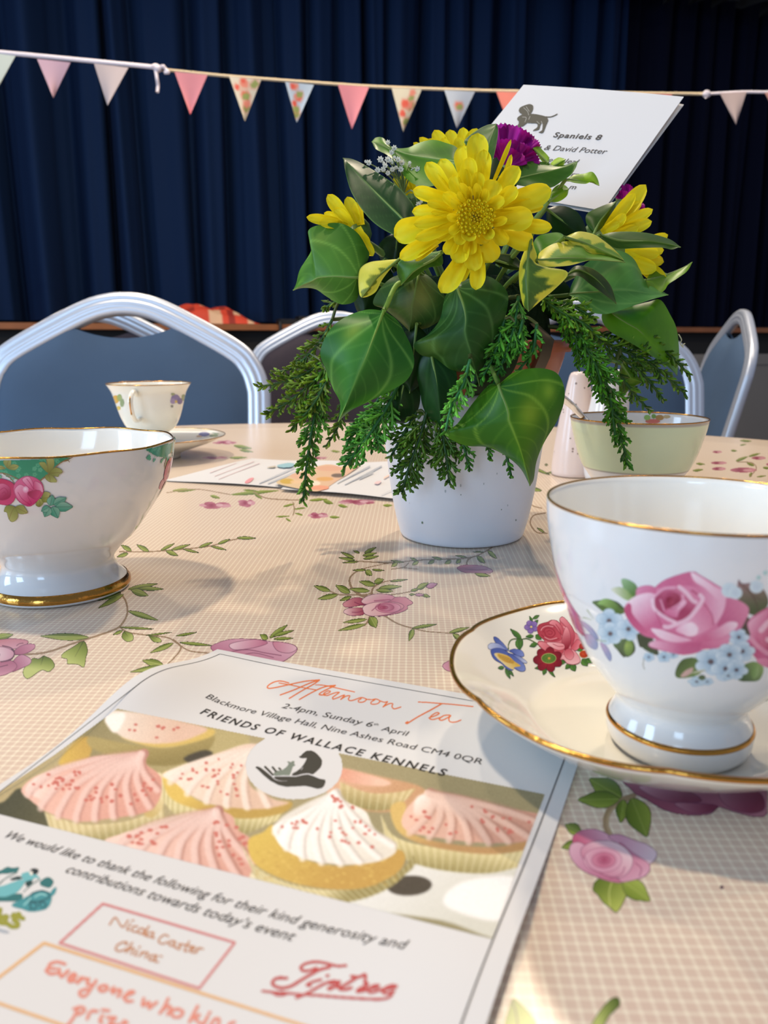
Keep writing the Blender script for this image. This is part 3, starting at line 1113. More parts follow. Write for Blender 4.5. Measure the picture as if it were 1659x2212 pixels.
big_rose(pc, PKs, [(760, 522, 104, 68, (206, 128, 156), (226, 176, 194)), (766, 524, 66, 42, (190, 92, 126), (212, 140, 164)), (768, 522, 34, 20, (170, 70, 106), (200, 116, 144))], (150, 70, 104),
         [([(660, 500), (690, 560), (760, 600)], 1.6), ([(880, 560), (860, 600), (800, 622)], 1.6), ([(940, 540), (970, 570), (960, 610)], 2.0)], (116, 70, 96))
pc.poly([(226, 1425), (250, 1330), (272, 1276), (330, 1318), (370, 1370), (396, 1425), (330, 1500), (260, 1500)], (116, 140, 40), (176, 190, 84), [(240, 1300), (380, 1420)], edge=GRE, ew=1.2)
pc.line([(268, 1290), (290, 1360), (300, 1430)], 3, GRE)
pc.poly([(700, 1425), (742, 1348), (800, 1282), (842, 1272), (852, 1312), (796, 1368), (764, 1425), (730, 1480)], (186, 196, 110), (84, 104, 30), [(720, 1380), (850, 1300)], edge=GRE, ew=1.2)
pc.ell(1407, 670, 10, 9, (80, 40, 70))
pc.patch(cloth, hit_table, 0.00012, 1)

# smaller sprays further back
pc = Paint(240, 930, 870, 1210, 1.0).frame(2.676, 0, 620)
pc.line([(690, 1530), (850, 1530), (1000, 1520), (1200, 1500), (1300, 1472), (1400, 1450)], 2.4, VINE)
leaves(pc, [(760, 1525, 700, 1492, 26), (860, 1528, 790, 1490, 26), (740, 1540, 676, 1560, 22), (930, 1522, 1010, 1482, 18), (990, 1520, 1100, 1488, 20), (960, 1525, 1030, 1552, 26),
            (1060, 1515, 1150, 1536, 14), (1150, 1505, 1230, 1475, 18), (1220, 1498, 1310, 1520, 14), (1260, 1485, 1330, 1458, 18), (1370, 1450, 1480, 1452, 18)])
pc.frame(3.19, 360, 950)
for x, y, rx, ry in ((330, 452, 112, 26), (552, 436, 62, 28), (1040, 522, 72, 22), (1320, 428, 132, 20), (400, 18, 80, 14), (330, 124, 90, 9), (1050, 125, 60, 9)):
    for k in range(5):
        pc.ell(x + rx * (.62 * math.cos(2.4 * k + x)), y + ry * .5 * math.sin(2.4 * k + x), rx * (.34 + .1 * (k % 3)), ry * (.42 + .1 * (k % 2)), (166, 84, 106), (210, 158, 168), [(x + rx * .5 * math.cos(k), y), rx * .9])
    pc.ell(x - rx * .1, y, rx * .4, ry * .5, (150, 66, 90), (196, 126, 142), [(x - rx * .2, y), rx * .5])
    pc.ell(x + rx * .30, y - ry * .1, rx * .22, ry * .4, (228, 194, 198), a=.7)
for b, t, w in (((300, 385), (370, 402), 22), ((440, 378), (780, 350), 26), ((600, 362), (660, 410), 24), ((640, 360), (520, 345), 18), ((980, 418), (1110, 408), 20), ((1080, 420), (1150, 440), 30),
                ((1180, 450), (1250, 464), 22), ((1490, 452), (1560, 452), 20), ((800, 460), (890, 440), 16), ((960, 470), (870, 478), 12), ((750, 530), (850, 526), 12), ((820, 540), (860, 566), 14),
                ((940, 520), (880, 505), 14), ((1120, 532), (1195, 534), 20), ((40, 350), (200, 345), 24), ((430, 125), (560, 122), 18), ((460, 40), (590, 60), 26), ((500, 70), (600, 84), 20), ((1130, 76), (1200, 84), 16)):
    pc.leaf(b, t, w, GR1, GR2)
pc.line([(600, 360), (680, 400), (800, 412), (960, 415)], 2, VINE)
pc.line([(870, 430), (880, 480), (870, 520)], 2, VINE)
pc.line([(0, 365), (200, 340), (440, 378)], 1.6, VINE)
pc.patch(cloth, hit_table, 0.00015, 1)
pc = Paint(1140, 900, 1700, 1160, 1.0).frame(5.82, 1400, 680)
for x, y, rx, ry in ((1390, 1800, 92, 20), (890, 1862, 104, 17), (1200, 1952, 170, 30), (890, 1936, 90, 20), (870, 1724, 60, 14), (1560, 1880, 80, 20)):
    pc.ell(x, y, rx, ry, (150, 70, 88), (204, 140, 150), [(x - rx * .3, y), rx])
    pc.ell(x + rx * .3, y + ry * .1, rx * .35, ry * .5, (222, 176, 176), a=.7)
for b, t, w in (((1150, 1580), (1310, 1590), 30), ((1040, 1705), (1120, 1712), 30), ((1100, 1840), (1260, 1780), 40), ((1260, 1780), (1420, 1740), 30), ((600, 1870), (720, 1880), 30), ((560, 1960), (700, 1945), 34),
                ((1240, 1860), (1340, 1900), 40), ((1150, 1640), (1240, 1630), 20), ((1440, 1920), (1540, 1930), 34), ((1280, 2040), (1300, 1980), 40), ((1360, 2040), (1500, 2020), 20)):
    pc.leaf(b, t, w, GR1, (160, 160, 96))
pc.line([(1120, 1850), (1300, 1860), (1360, 1930), (1280, 2040)], 1.6, VINE)
pc.frame(1.0, 0, 0)
pc.line([(1178, 1108), (1152, 1114), (1146, 1132), (1160, 1150), (1182, 1152)], 2.6, VINE)
pc.line([(1170, 1098), (1150, 1092), (1140, 1080)], 2, VINE)
leaves(pc, [(1150, 1010, 1188, 1026, 6), (1170, 1060, 1142, 1054, 8), (1176, 1150, 1160, 1140, 5), (1215, 1018, 1180, 1022, 6)])
pc.ell(1180, 1004, 4, 3, (120, 120, 80))
pc.patch(cloth, hit_table, 0.00015, 1)
pc = Paint(940, 1315, 1110, 1460, 1.0)
pc.poly([(956, 1440), (964, 1430), (990, 1424), (996, 1448), (970, 1450)], (206, 150, 168), (180, 110, 140), [(960, 1440), (990, 1440)], edge=(110, 60, 90))
leaves(pc, [(1062, 1348, 1068, 1332, 9), (1066, 1342, 1092, 1326, 9), (1050, 1346, 1048, 1340, 6)])
pc.patch(cloth, hit_table, 0.00012, 1)
tag(cloth.build('tablecloth', [M_CHECK, M_CLOTHPRINT]), 'pink checked vinyl tablecloth printed with roses on the foreground table', 'tablecloth')

# far table
T2X, T2Y, T2R = -0.90, 2.98, 0.62
t2 = thing('round_table', 'round far table between the chairs and the stage', 'table', (T2X, T2Y, 0))
mb = MB()
mb.lathe([(0, -.004), (T2R - .006, -.004), (T2R - .006, -.026), (0, -.028)], T2X, T2Y, 64)
mb.build('tabletop', bpy.data.materials['table_board'], t2)
for sx in (-1, 1):
    for sy in (-1, 1):
        mb = MB()
        mb.tube([(T2X + sx * .42, T2Y + sy * .28, TZ - .03), (T2X + sx * .44, T2Y + sy * .4, 0)], 0.014, 8)
        mb.build('leg', M_LEG, t2)
mb = MB()
cloth_top(mb, T2X, T2Y, T2R)
r = np.random.RandomState(8)
for k in range(46):
    a, q = r.uniform(0, 6.28), T2R * math.sqrt(r.uniform(0, .9))
    x, y, w = T2X + q * math.cos(a), T2Y + q * math.sin(a), r.uniform(.012, .034)
    th = np.linspace(0, 2 * math.pi, 12, endpoint=False)
    mb.add(np.stack([x + w * np.cos(th) * (1 + .2 * np.sin(3 * th)), y + w * np.sin(th), TZ + .0004 + 0 * th], 1), [tuple(range(12))],
           lin(((176, 92, 118), (130, 140, 70), (150, 150, 90))[k % 3]), 1)
tag(mb.build('tablecloth', [M_CHECK, M_CLOTHPRINT]), 'pale floral tablecloth on the far table behind the chairs', 'tablecloth')

# ------------------------------------------------------------------ china
def ring(mb, cx, cy, r, z, t, n=160, wob=None):
    th = np.linspace(0, 2 * math.pi, n, endpoint=False)
    rr, zz = r + 0 * th, z + 0 * th
    if wob is not None:
        rr, zz = wob(rr, zz, th)
    P = np.stack([cx + rr * np.cos(th), cy + rr * np.sin(th), TZ + zz], 1)
    mb.tube(P, t, 8, closed=True)


def smooth_prof(p, n):
    return resample(catmull(np.array(p), 6 * len(p)), n)


def strap_handle(mb, path, w=0.0035, t=0.0022):
    mb.tube(catmull(np.array(path), 40), 1.0, prof=[(w * math.cos(a), t * math.sin(a)) for a in np.linspace(0, 2 * math.pi, 14, endpoint=False)],
            side=None)


# front teacup with the big pink rose ---------------------------------------------------------
CX, CY = 0.0871, 0.2144
cup_out = [(.0186, .0078), (.0201, .0098), (.0206, .0124), (.0204, .0150), (.0190, .0180), (.0181, .0206), (.0186, .0228), (.0208, .0252), (.0263, .0322), (.0301, .0388),
           (.0333, .0463), (.0366, .0550), (.0390, .0646), (.0405, .0734), (.0411, .0800)]
cup_o = smooth_prof(cup_out, 70)
cup_i = smooth_prof([(.0411, .0800), (.0407, .0808), (.0401, .0800), (.0395, .0734), (.0380, .0646), (.0356, .0550), (.0322, .0463), (.0288, .0390), (.0245, .0325), (.019, .027), (.010, .0238), (0.0002, .023)], 50)
cup = thing('teacup', 'white china teacup with a large pink rose, standing on the saucer at the right', 'teacup', (CX, CY, TZ + .0078), 'china on the table')
mb = MB()
mb.lathe(cup_o, CX, CY, 160)
mb.lathe(cup_i, CX, CY, 160, mat=2)
mb.lathe([(.0002, .0105), (.015, .0105), (.0175, .0085), (.0186, .0078)], CX, CY, 160)
pc = Paint(1238, 1222, 1800, 1520, 0.8).frame(3.96, 1240, 1220)
DG, MG, LG = (58, 76, 48), (96, 128, 60), (150, 176, 104)
BL, BL2, BW = (150, 180, 200), (110, 146, 178), (222, 232, 236)


def forget(x, y, r, sq=0.8, c0=BL, c1=BW):
    for k in range(5):
        a = k * 1.257 + x
        pc.ell(x + r * .62 * math.cos(a), y + r * .62 * math.sin(a) * sq, r * .5, r * .44 * sq, c0, c1, [(x, y), r * 1.25], edge=BL2, ew=0.5)
    pc.ell(x, y, r * .2, r * .2 * sq, (96, 84, 90))


for q in ((410, 400, 240, 330, 150), (160, 320, 430, 390, 130)):
    pass
pc.leaf((440, 400), (155, 318), 130, DG, MG, vein=LG)
pc.poly([(200, 330), (260, 290), (340, 310), (390, 380), (330, 385), (250, 350)], (150, 186, 104), (84, 116, 56), [(230, 300), (380, 380)], soft=1)
pc.poly([(405, 125), (470, 130), (535, 180), (540, 260), (500, 290), (430, 215)], (150, 184, 140), (76, 116, 56), [(410, 130), (530, 270)])
pc.poly([(318, 210), (380, 190), (440, 210), (510, 285), (460, 305), (390, 270)], (216, 216, 190), (130, 158, 90), [(340, 240), (480, 220)])
pc.leaf((540, 600), (700, 770), 90, DG, (76, 100, 56))
pc.poly([(540, 560), (640, 600), (700, 680), (720, 780), (620, 700), (560, 700)], (60, 70, 48))
pc.poly([(870, 900), (930, 810), (1050, 800), (1110, 860), (1080, 930), (980, 965), (880, 965)], (74, 92, 48), (116, 142, 74), [(900, 830), (1060, 950)])
pc.poly([(910, 950), (960, 900), (1020, 880), (1000, 930), (940, 962)], (206, 166, 156))
pc.poly([(1400, 980), (1440, 870), (1540, 830), (1620, 880), (1590, 980), (1500, 1000)], (70, 92, 50), (140, 166, 96), [(1430, 960), (1590, 860)])
pc.leaf((1540, 980), (1560, 830), 70, (150, 176, 110), (110, 142, 70))
pc.poly([(1405, 130), (1440, 160), (1560, 160), (1640, 240), (1660, 340), (1570, 430), (1470, 400), (1400, 290)], (150, 116, 116), (70, 86, 54), [(1480, 160), (1500, 400)])
pc.line([(1415, 150), (1500, 230), (1560, 330), (1575, 425)], 1.6, (80, 60, 56))
pc.line([(1520, 260), (1600, 300)], 1.0, (80, 60, 56))
pc.poly([(1440, 480), (1500, 460), (1500, 640), (1420, 590)], (66, 62, 54))
for x, y, w in ((640, 790, 46), (770, 790, 56), (850, 770, 40)):
    forget(x, y, w)
pc.line([(600, 800), (590, 860), (605, 895)], 1.2, (150, 150, 130))
for q in ([(335, 680), (400, 650), (440, 720), (430, 795), (370, 730)], [(400, 640), (500, 650), (520, 740), (450, 790), (400, 720)]):
    pc.poly(q, (84, 112, 66), (54, 70, 44), [q[0], q[2]])
pc.ell(468, 710, 40, 70, (150, 172, 84), (104, 132, 62), [(450, 690), 70], rot=0.1)
for x, y, r_ in ((300, 480, 105), (310, 590, 100), (465, 550, 100)):
    forget(x, y, r_, 0.95)
for q in ([(60, 482), (130, 520), (190, 590), (205, 640), (120, 570)], [(90, 600), (150, 600), (200, 660), (190, 725), (120, 690)], [(225, 665), (280, 700), (320, 780), (305, 825), (250, 740)]):
    pc.poly(q, (196, 160, 186), (140, 150, 186), [q[0], q[2]], edge=(110, 110, 150), ew=0.7)
pc.line([(110, 385), (150, 440), (190, 490)], 1.6, (150, 164, 100), taper=True)
pc.line([(75, 450), (130, 465), (190, 490)], 1.6, (150, 164, 100), taper=True)
pc.line([(190, 640), (230, 650), (275, 655)], 1.2, (120, 140, 90))
# the rose
R1, R2, R3, R4 = (208, 104, 142), (236, 178, 198), (170, 60, 98), (246, 216, 224)
for P, a, b, g in (
        ([(540, 200), (640, 175), (690, 200), (760, 140), (880, 90), (1010, 58), (1080, 90), (1200, 160), (1290, 220), (1300, 290), (1400, 300), (1495, 370), (1470, 470), (1420, 560), (1340, 640), (1280, 700),
          (1120, 720), (1060, 750), (930, 770), (780, 740), (660, 710), (640, 680), (700, 640), (600, 610), (540, 560), (470, 480), (430, 390), (450, 330), (520, 280)], R1, (222, 138, 168), [(700, 760), (1000, 60)]),
        ([(1300, 280), (1400, 305), (1492, 370), (1470, 470), (1380, 560), (1240, 540), (1230, 420), (1290, 360)], (196, 92, 132), (222, 136, 166), [(1250, 480), (1480, 380)]),
        ([(700, 200), (760, 140), (880, 92), (1010, 60), (1060, 80), (1180, 170), (1290, 235), (1295, 340), (1260, 440), (1200, 500), (1130, 330), (1040, 200), (900, 180)], R2, R1, [(1250, 250), (1000, 260)]),
        ([(1000, 62), (1090, 110), (1200, 190), (1280, 260), (1240, 300), (1120, 200), (1030, 140)], R2, R4, [(1240, 280), (1030, 80)]),
        ([(540, 210), (640, 178), (700, 205), (690, 260), (560, 270)], (222, 140, 170), R1, [(560, 190), (640, 270)]),
        ([(440, 340), (520, 270), (640, 240), (700, 270), (690, 380), (740, 480), (760, 540), (620, 560), (520, 500), (450, 430)], R4, R1, [(520, 290), (690, 500)]),
        ([(430, 390), (460, 330), (490, 350), (500, 420), (600, 540), (700, 620), (640, 620), (540, 560), (470, 480)], (190, 76, 118), R1, [(450, 400), (640, 600)]),
        ([(700, 270), (760, 200), (880, 190), (960, 220), (1040, 300), (1020, 400), (940, 470), (840, 470), (740, 420), (690, 350)], (214, 124, 154), R3, [(900, 200), (830, 330)]),
        ([(760, 260), (830, 230), (900, 260), (900, 330), (840, 380), (770, 350)], (186, 84, 118), (150, 44, 78), [(780, 240), (830, 330)]),
        ([(790, 290), (830, 275), (860, 300), (840, 340), (800, 340)], (140, 34, 66), (176, 70, 100), [(800, 300), (850, 340)]),
        ([(770, 400), (860, 350), (940, 300), (960, 330), (900, 400), (880, 450), (810, 440)], R2, R1, [(900, 310), (800, 430)]),
        ([(1080, 300), (1120, 330), (1180, 430), (1190, 520), (1100, 580), (1000, 610), (870, 560), (960, 480), (1040, 400)], (218, 124, 156), R2, [(1160, 400), (930, 580)]),
        ([(900, 540), (1000, 490), (1060, 540), (1040, 600), (960, 610)], R4, R2, [(990, 550), (900, 600)]),
        ([(660, 545), (760, 560), (900, 610), (1010, 640), (880, 665), (760, 640), (690, 590)], R4, R2, [(700, 560), (900, 660)]),
        ([(640, 690), (680, 650), (800, 660), (920, 680), (1090, 650), (1060, 740), (930, 765), (780, 735)], R2, (200, 96, 136), [(660, 680), (920, 740)]),
        ([(1040, 645), (1200, 560), (1320, 490), (1400, 500), (1370, 560), (1250, 630), (1100, 660)], R4, R1, [(1380, 490), (1160, 660)]),
        ([(1090, 670), (1250, 640), (1360, 580), (1330, 640), (1270, 700), (1120, 720)], R1, (226, 150, 176), [(1100, 700), (1330, 600)])):
    pc.poly(P, a, b, g, soft=2)
for P, w, c in (([(900, 190), (960, 240), (1010, 300), (1040, 320)], 9, R4), ([(1080, 260), (1100, 300), (1040, 390), (960, 470), (820, 530), (770, 530)], 9, R4), ([(670, 300), (690, 380), (780, 450), (860, 490)], 8, R4),
                ([(930, 260), (930, 310), (890, 370)], 5, R2), ([(700, 260), (770, 205), (860, 195)], 6, R2), ([(740, 300), (760, 360), (770, 390)], 4, R2)):
    pc.line(P, w, c, 0.75)
for P, w in (([(760, 540), (730, 480), (700, 400)], 2), ([(1190, 510), (1180, 430), (1110, 330)], 2.5), ([(780, 270), (770, 340), (840, 380), (900, 340)], 2), ([(1020, 640), (900, 600), (780, 560)], 1.6), ([(1010, 220), (1050, 250)], 5)):
    pc.line(P, w, R3, 0.6)
# second rose, running round the side
for P, a, b, g in (([(1480, 500), (1560, 420), (1700, 350), (1900, 330), (2080, 420), (2120, 600), (2020, 780), (1800, 880), (1640, 870), (1550, 790), (1470, 690), (1450, 640), (1510, 600)], R1, (190, 80, 122), [(1700, 360), (1600, 860)]),
                   ([(1490, 500), (1570, 430), (1680, 380), (1640, 480), (1590, 600), (1560, 660), (1510, 600)], R2, R1, [(1500, 480), (1620, 560)]),
                   ([(1580, 640), (1640, 480), (1780, 430), (1950, 480), (1990, 600), (1880, 720), (1700, 740)], (222, 130, 162), R3, [(1600, 500), (1800, 590)]),
                   ([(1700, 560), (1780, 500), (1880, 530), (1880, 620), (1780, 660)], R2, R3, [(1700, 540), (1850, 640)]),
                   ([(1460, 650), (1530, 690), (1640, 780), (1620, 860), (1550, 790), (1480, 720)], (186, 72, 116), R1, [(1480, 660), (1620, 840)]),
                   ([(1560, 810), (1700, 800), (1900, 800), (1800, 885), (1640, 875)], (226, 140, 170), R1, [(1600, 800), (1800, 880)])):
    pc.poly(P, a, b, g, soft=2)
for P, w, c in (([(1600, 560), (1680, 480), (1800, 450), (1920, 500)], 12, R4), ([(1660, 640), (1760, 690), (1880, 660), (1960, 590)], 12, R4), ([(1720, 560), (1780, 530), (1850, 570), (1800, 620)], 8, R3), ([(1500, 620), (1600, 720), (1720, 780), (1860, 760)], 10, R2), ([(1900, 420), (2010, 520), (2030, 660)], 12, R2)):
    pc.line(P, w, c, 0.7, soft=2)
for x, y, r_ in ((1410, 620, 80), (1440, 740, 100), (1170, 830, 130), (1330, 770, 110), (1300, 890, 120), (1390, 900, 90)):
    forget(x, y, r_, 0.85, (150, 180, 202), (228, 238, 242))
for x, y, r_ in ((1050, 1000, 70), (1140, 1000, 50), (1320, 950, 60)):
    forget(x, y, r_, 0.6, (176, 200, 214), (214, 226, 230))
pc.ell(1095, 965, 30, 22, (84, 100, 66))
pc.leaf((1130, 900), (990, 930), 20, (206, 200, 176), (180, 180, 150))
for x, y, r_ in ((1580, 110, 22), (1636, 70, 22), (1600, 180, 22), (1560, 190, 60), (1330, 220, 70), (1380, 240, 60)):
    pc.ell(x, y, r_, r_ * .9, (150, 196, 180) if r_ < 30 else (196, 210, 220), (214, 228, 230), [(x, y), r_])
pc.blur(2)
pc.a += pc.rng.normal(0, 5, pc.k.shape)[..., None]
hc = hit_lathe(cup_o, CX, CY)
pc.patch(mb, hc, 0.00008, 1)
for ang in (2.1, 4.2):
    def turn(P, a=ang):
        x, y = P[:, 0] - CX, P[:, 1] - CY
        k = (1 + 0.00008 / 0.036)
        return np.stack([CX + k * (x * math.cos(a) - y * math.sin(a)), CY + k * (x * math.sin(a) + y * math.cos(a)), P[:, 2]], 1)
    lo = Paint(1238, 1222, 1800, 1520, 3.2)
    lo.a, lo.k = pc.a[::4, ::4], pc.k[::4, ::4]
    lo.h, lo.w = lo.k.shape
    lo.patch(mb, hc, 0.00003, 1, xf=turn)
mb.build('cup_body', [M_CHINA, M_PRINTCHINA, M_CHINAIN], cup)
mb = MB()
ring(mb, CX, CY, .0407, .0806, .00034)
tag(mb.build('gilt_rim', M_GOLD, cup), 'thin gold rim line')
mb = MB()
mb.lathe([(.0205, .0143), (.0208, .0149), (.0206, .0155), (.0201, .0159)], CX, CY, 140)
tag(mb.build('gilt_foot_line', M_GOLD, cup), 'thin gold line on the foot')
mb = MB()
strap_handle(mb, [(CX + .0395, CY, TZ + .070), (CX + .055, CY, TZ + .074), (CX + .064, CY, TZ + .064), (CX + .060, CY, TZ + .048), (CX + .045, CY, TZ + .038), (CX + .0325, CY, TZ + .0425)])
mb.build('handle', M_CHINA, cup)

# its saucer -----------------------------------------------------------------------------------
SX, SY = 0.0858, 0.2297


def sau_wob(r, z, th):
    q = np.clip((r - .040) / .0247, 0, 1)
    s = np.abs(np.sin(th * 3.5 + 0.25))
    s = (1 - s) ** 3
    return r * (1 - 0.016 * q * q * s), z + 0.0004 * q * np.cos(7 * th)


sau_up = smooth_prof([(.0647, .0240), (.0640, .0243), (.0580, .0208), (.0480, .0140), (.0410, .0090), (.0370, .0074), (.0300, .0072), (.010, .0072), (.0002, .0072)], 60)
sau_dn = smooth_prof([(.0002, .0030), (.0250, .0030), (.0262, .0005), (.0285, .0003), (.0295, .003), (.040, .0062), (.048, .0108), (.058, .0178), (.0640, .0226), (.0647, .0240)], 50)
sau = thing('saucer', 'cream saucer with scalloped gold edge and red rose spray under the rose teacup', 'saucer', (SX, SY, TZ), 'china on the table')
mb = MB()
mb.lathe(sau_up, SX, SY, 240, wob=sau_wob)
mb.lathe(sau_dn, SX, SY, 240, wob=sau_wob)
pc = Paint(1050, 1318, 1300, 1480, 0.8).frame(6.144, 1030, 1300)
GE = (40, 62, 26)
pc.line([(420, 630), (420, 570), (450, 510), (510, 490), (600, 495), (660, 488), (730, 515), (810, 560)], 2.0, (84, 110, 44))
for b, t, w in (((590, 490), (445, 360), 66), ((545, 490), (570, 640), 90), ((600, 500), (575, 630), 50), ((755, 455), (648, 460), 50), ((780, 440), (855, 500), 70), ((800, 555), (700, 590), 60), ((735, 260), (698, 190), 36),
                ((745, 225), (830, 176), 44), ((755, 295), (815, 240), 44), ((360, 870), (282, 880), 56), ((380, 885), (445, 1025), 52), ((430, 905), (490, 990), 36), ((880, 865), (768, 882), 46), ((910, 880), (885, 970), 62),
                ((945, 890), (1040, 1000), 40), ((1235, 830), (1175, 890), 60), ((1260, 830), (1305, 920), 90), ((1400, 760), (1470, 850), 100), ((1450, 760), (1545, 805), 70), ((1090, 800), (1180, 800), 60), ((1330, 640), (1420, 600), 70)):
    pc.leaf(b, t, w, (92, 140, 52), (62, 104, 40), vein=(60, 92, 34), edge=GE, ew=0.6)
B1, B2, B3 = (74, 92, 168), (124, 142, 206), (196, 206, 232)
for P, a, b, g in (([(222, 470), (270, 475), (350, 550), (420, 650), (330, 610), (250, 540)], B1, B2, [(230, 470), (400, 640)]),
                   ([(150, 580), (200, 545), (300, 560), (400, 640), (300, 620), (170, 630)], B2, B3, [(380, 620), (160, 580)]),
                   ([(430, 650), (500, 625), (600, 650), (625, 720), (560, 720), (480, 680)], B1, B2, [(440, 650), (610, 700)]),
                   ([(450, 690), (560, 720), (660, 790), (650, 815), (560, 790), (480, 740)], B1, B3, [(460, 690), (650, 810)]),
                   ([(185, 660), (220, 620), (320, 620), (420, 680), (400, 760), (480, 900), (400, 890), (330, 820), (230, 760)], B1, (92, 110, 182), [(200, 650), (440, 880)]),
                   ([(420, 680), (520, 740), (620, 820), (645, 900), (590, 925), (500, 880), (440, 800)], B1, B2, [(430, 700), (620, 910)])):
    pc.poly(P, a, b, g, edge=(44, 52, 110), ew=0.7)
pc.poly([(230, 690), (300, 680), (420, 720), (500, 790), (580, 850), (500, 870), (480, 900), (400, 860), (340, 810), (270, 750)], (234, 226, 196), (214, 178, 70), [(300, 840), (420, 720)])
pc.poly([(270, 700), (330, 700), (420, 740), (490, 790), (470, 815), (380, 800), (300, 750)], (226, 186, 70), (190, 140, 44), [(300, 700), (460, 810)])
for k in range(22):
    x, y = 290 + 200 * ((k * .618) % 1), 712 + 90 * ((k * .618) % 1) + (k % 3) * 14 - 12
    pc.ell(x, y, 9, 9, (236, 196, 80), edge=(120, 84, 24), ew=0.5)
for k in range(5):
    a = k * 1.257 + .5
    pc.ell(722 + 52 * math.cos(a), 330 + 52 * math.sin(a), 40, 36, (112, 92, 160), (150, 120, 184), [(722, 330), 90], edge=(74, 56, 116), ew=0.6)
pc.ell(722, 332, 16, 14, (226, 206, 130))
RA, RB, RC, RD = (196, 78, 90), (232, 146, 154), (146, 34, 48), (242, 188, 192)
for P, a, b, g in (([(800, 360), (830, 300), (930, 270), (1000, 240), (1080, 260), (1110, 320), (1100, 240), (1130, 198), (1180, 230), (1260, 330), (1300, 400), (1370, 470), (1390, 560), (1320, 640), (1290, 650), (1350, 720), (1370, 800),
                     (1290, 835), (1200, 820), (1160, 770), (1090, 770), (1060, 720), (960, 690), (880, 640), (810, 560), (830, 520), (900, 520), (830, 440)], RA, RB, [(850, 300), (1250, 800)]),
                   ([(810, 400), (840, 300), (940, 275), (1010, 310), (1090, 400), (1120, 500), (1000, 530), (900, 500), (840, 460)], (176, 58, 72), RA, [(830, 300), (1100, 500)]),
                   ([(960, 290), (1000, 242), (1070, 262), (1140, 350), (1150, 450), (1090, 400), (1030, 320)], RB, RA, [(990, 250), (1120, 420)]),
                   ([(1100, 240), (1135, 200), (1190, 240), (1270, 350), (1300, 470), (1250, 600), (1240, 440), (1180, 330)], RB, (186, 70, 84), [(1120, 210), (1270, 500)]),
                   ([(1140, 440), (1190, 330), (1240, 430), (1240, 560), (1180, 650), (1130, 560)], RB, RC, [(1150, 380), (1230, 600)]),
                   ([(810, 545), (870, 530), (980, 560), (1120, 550), (1160, 600), (1130, 690), (1040, 700), (930, 670), (860, 610)], RB, RA, [(830, 540), (1060, 700)]),
                   ([(930, 540), (1050, 540), (1150, 560), (1160, 620), (1080, 640), (970, 590)], RD, RB, [(960, 540), (1120, 640)]),
                   ([(1250, 610), (1330, 500), (1390, 550), (1330, 640), (1270, 640)], (206, 84, 98), RB, [(1280, 560), (1370, 600)]),
                   ([(1070, 740), (1170, 690), (1260, 630), (1340, 700), (1372, 790), (1290, 830), (1200, 815), (1150, 765)], RB, RD, [(1250, 650), (1250, 820)]),
                   ([(1160, 660), (1230, 620), (1290, 700), (1250, 770), (1180, 740)], (206, 90, 104), RB, [(1200, 640), (1230, 760)])):
    pc.poly(P, a, b, g, edge=(124, 34, 46), ew=0.6)
for q in (([(880, 400), (920, 350), (1000, 360), (1040, 420), (990, 470), (920, 450), (900, 400)], 2), ([(930, 400), (960, 380), (1000, 400), (990, 430), (950, 430)], 1.6), ([(860, 340), (900, 310), (970, 310)], 1.6),
          ([(860, 440), (920, 490), (1010, 510), (1090, 490)], 1.8), ([(1050, 300), (1100, 370), (1120, 440)], 1.4), ([(1010, 560), (1080, 590), (1150, 590)], 1.2)):
    pc.line(q[0], q[1], RC, 0.75)
for q in ([(850, 380), (880, 340), (940, 320), (1010, 330)], [(900, 470), (970, 500), (1060, 480)], [(1150, 330), (1180, 350)]):
    pc.line(q, 1.6, RD, 0.8)
for k in range(7):
    a = k * .9 + .4
    pc.ell(945 + 120 * math.cos(a), 765 + 92 * math.sin(a), 78, 60, (176, 40, 50), (120, 18, 30), [(945, 765), 190], rot=a, edge=(90, 14, 24), ew=0.6)
pc.ell(955, 750, 96, 66, (128, 160, 60), (84, 124, 40), [(955, 750), 90], edge=(190, 196, 120), ew=1.2)
for k in range(14):
    a = k * .449
    pc.line([(955 + 20 * math.cos(a), 750 + 14 * math.sin(a)), (955 + 84 * math.cos(a), 750 + 56 * math.sin(a))], 0.8, (50, 84, 24), .8)
pc.ell(960, 750, 18, 16, (206, 160, 70))
pc.ell(1420, 695, 56, 46, (206, 84, 34), (170, 44, 24), [(1410, 690), 60], edge=(214, 160, 60), ew=0.8)
pc.ell(1400, 590, 44, 40, (190, 60, 40), (150, 40, 30), [(1390, 580), 50])
su = sau_up.copy()


def hit_saucer(px):
    def f(x, y):
        r, th = np.hypot(x - SX, y - SY), np.arctan2(y - SY, x - SX)
        q = np.clip((r - .040) / .0247, 0, 1)
        s = (1 - np.abs(np.sin(th * 3.5 + 0.25))) ** 3
        return np.interp(r / (1 - 0.016 * q * q * s), su[::-1, 0], su[::-1, 1], right=.024) + 0.0004 * q * np.cos(7 * th)
    return hit_height(f, 0.014)(px)


pc.patch(mb, hit_saucer, 0.0002, 1)
lo = Paint(1050, 1318, 1300, 1480, 2.4)
lo.a, lo.k = pc.a[::3, ::3], pc.k[::3, ::3]
lo.h, lo.w = lo.k.shape


def spin(a):
    def f(P):
        x, y = P[:, 0] - SX, P[:, 1] - SY
        return np.stack([SX + x * math.cos(a) - y * math.sin(a), SY + x * math.sin(a) + y * math.cos(a), P[:, 2]], 1)
    return f


lo.patch(mb, hit_saucer, 0.0002, 1, xf=spin(-1.75))
mb.build('saucer_body', [M_CREAM, M_PRINTCHINA], sau)
mb = MB()
ring(mb, SX, SY, .0645, .0242, .0008, 300, wob=sau_wob)
tag(mb.build('gilt_edge', M_GOLD, sau), 'gold scalloped edge')

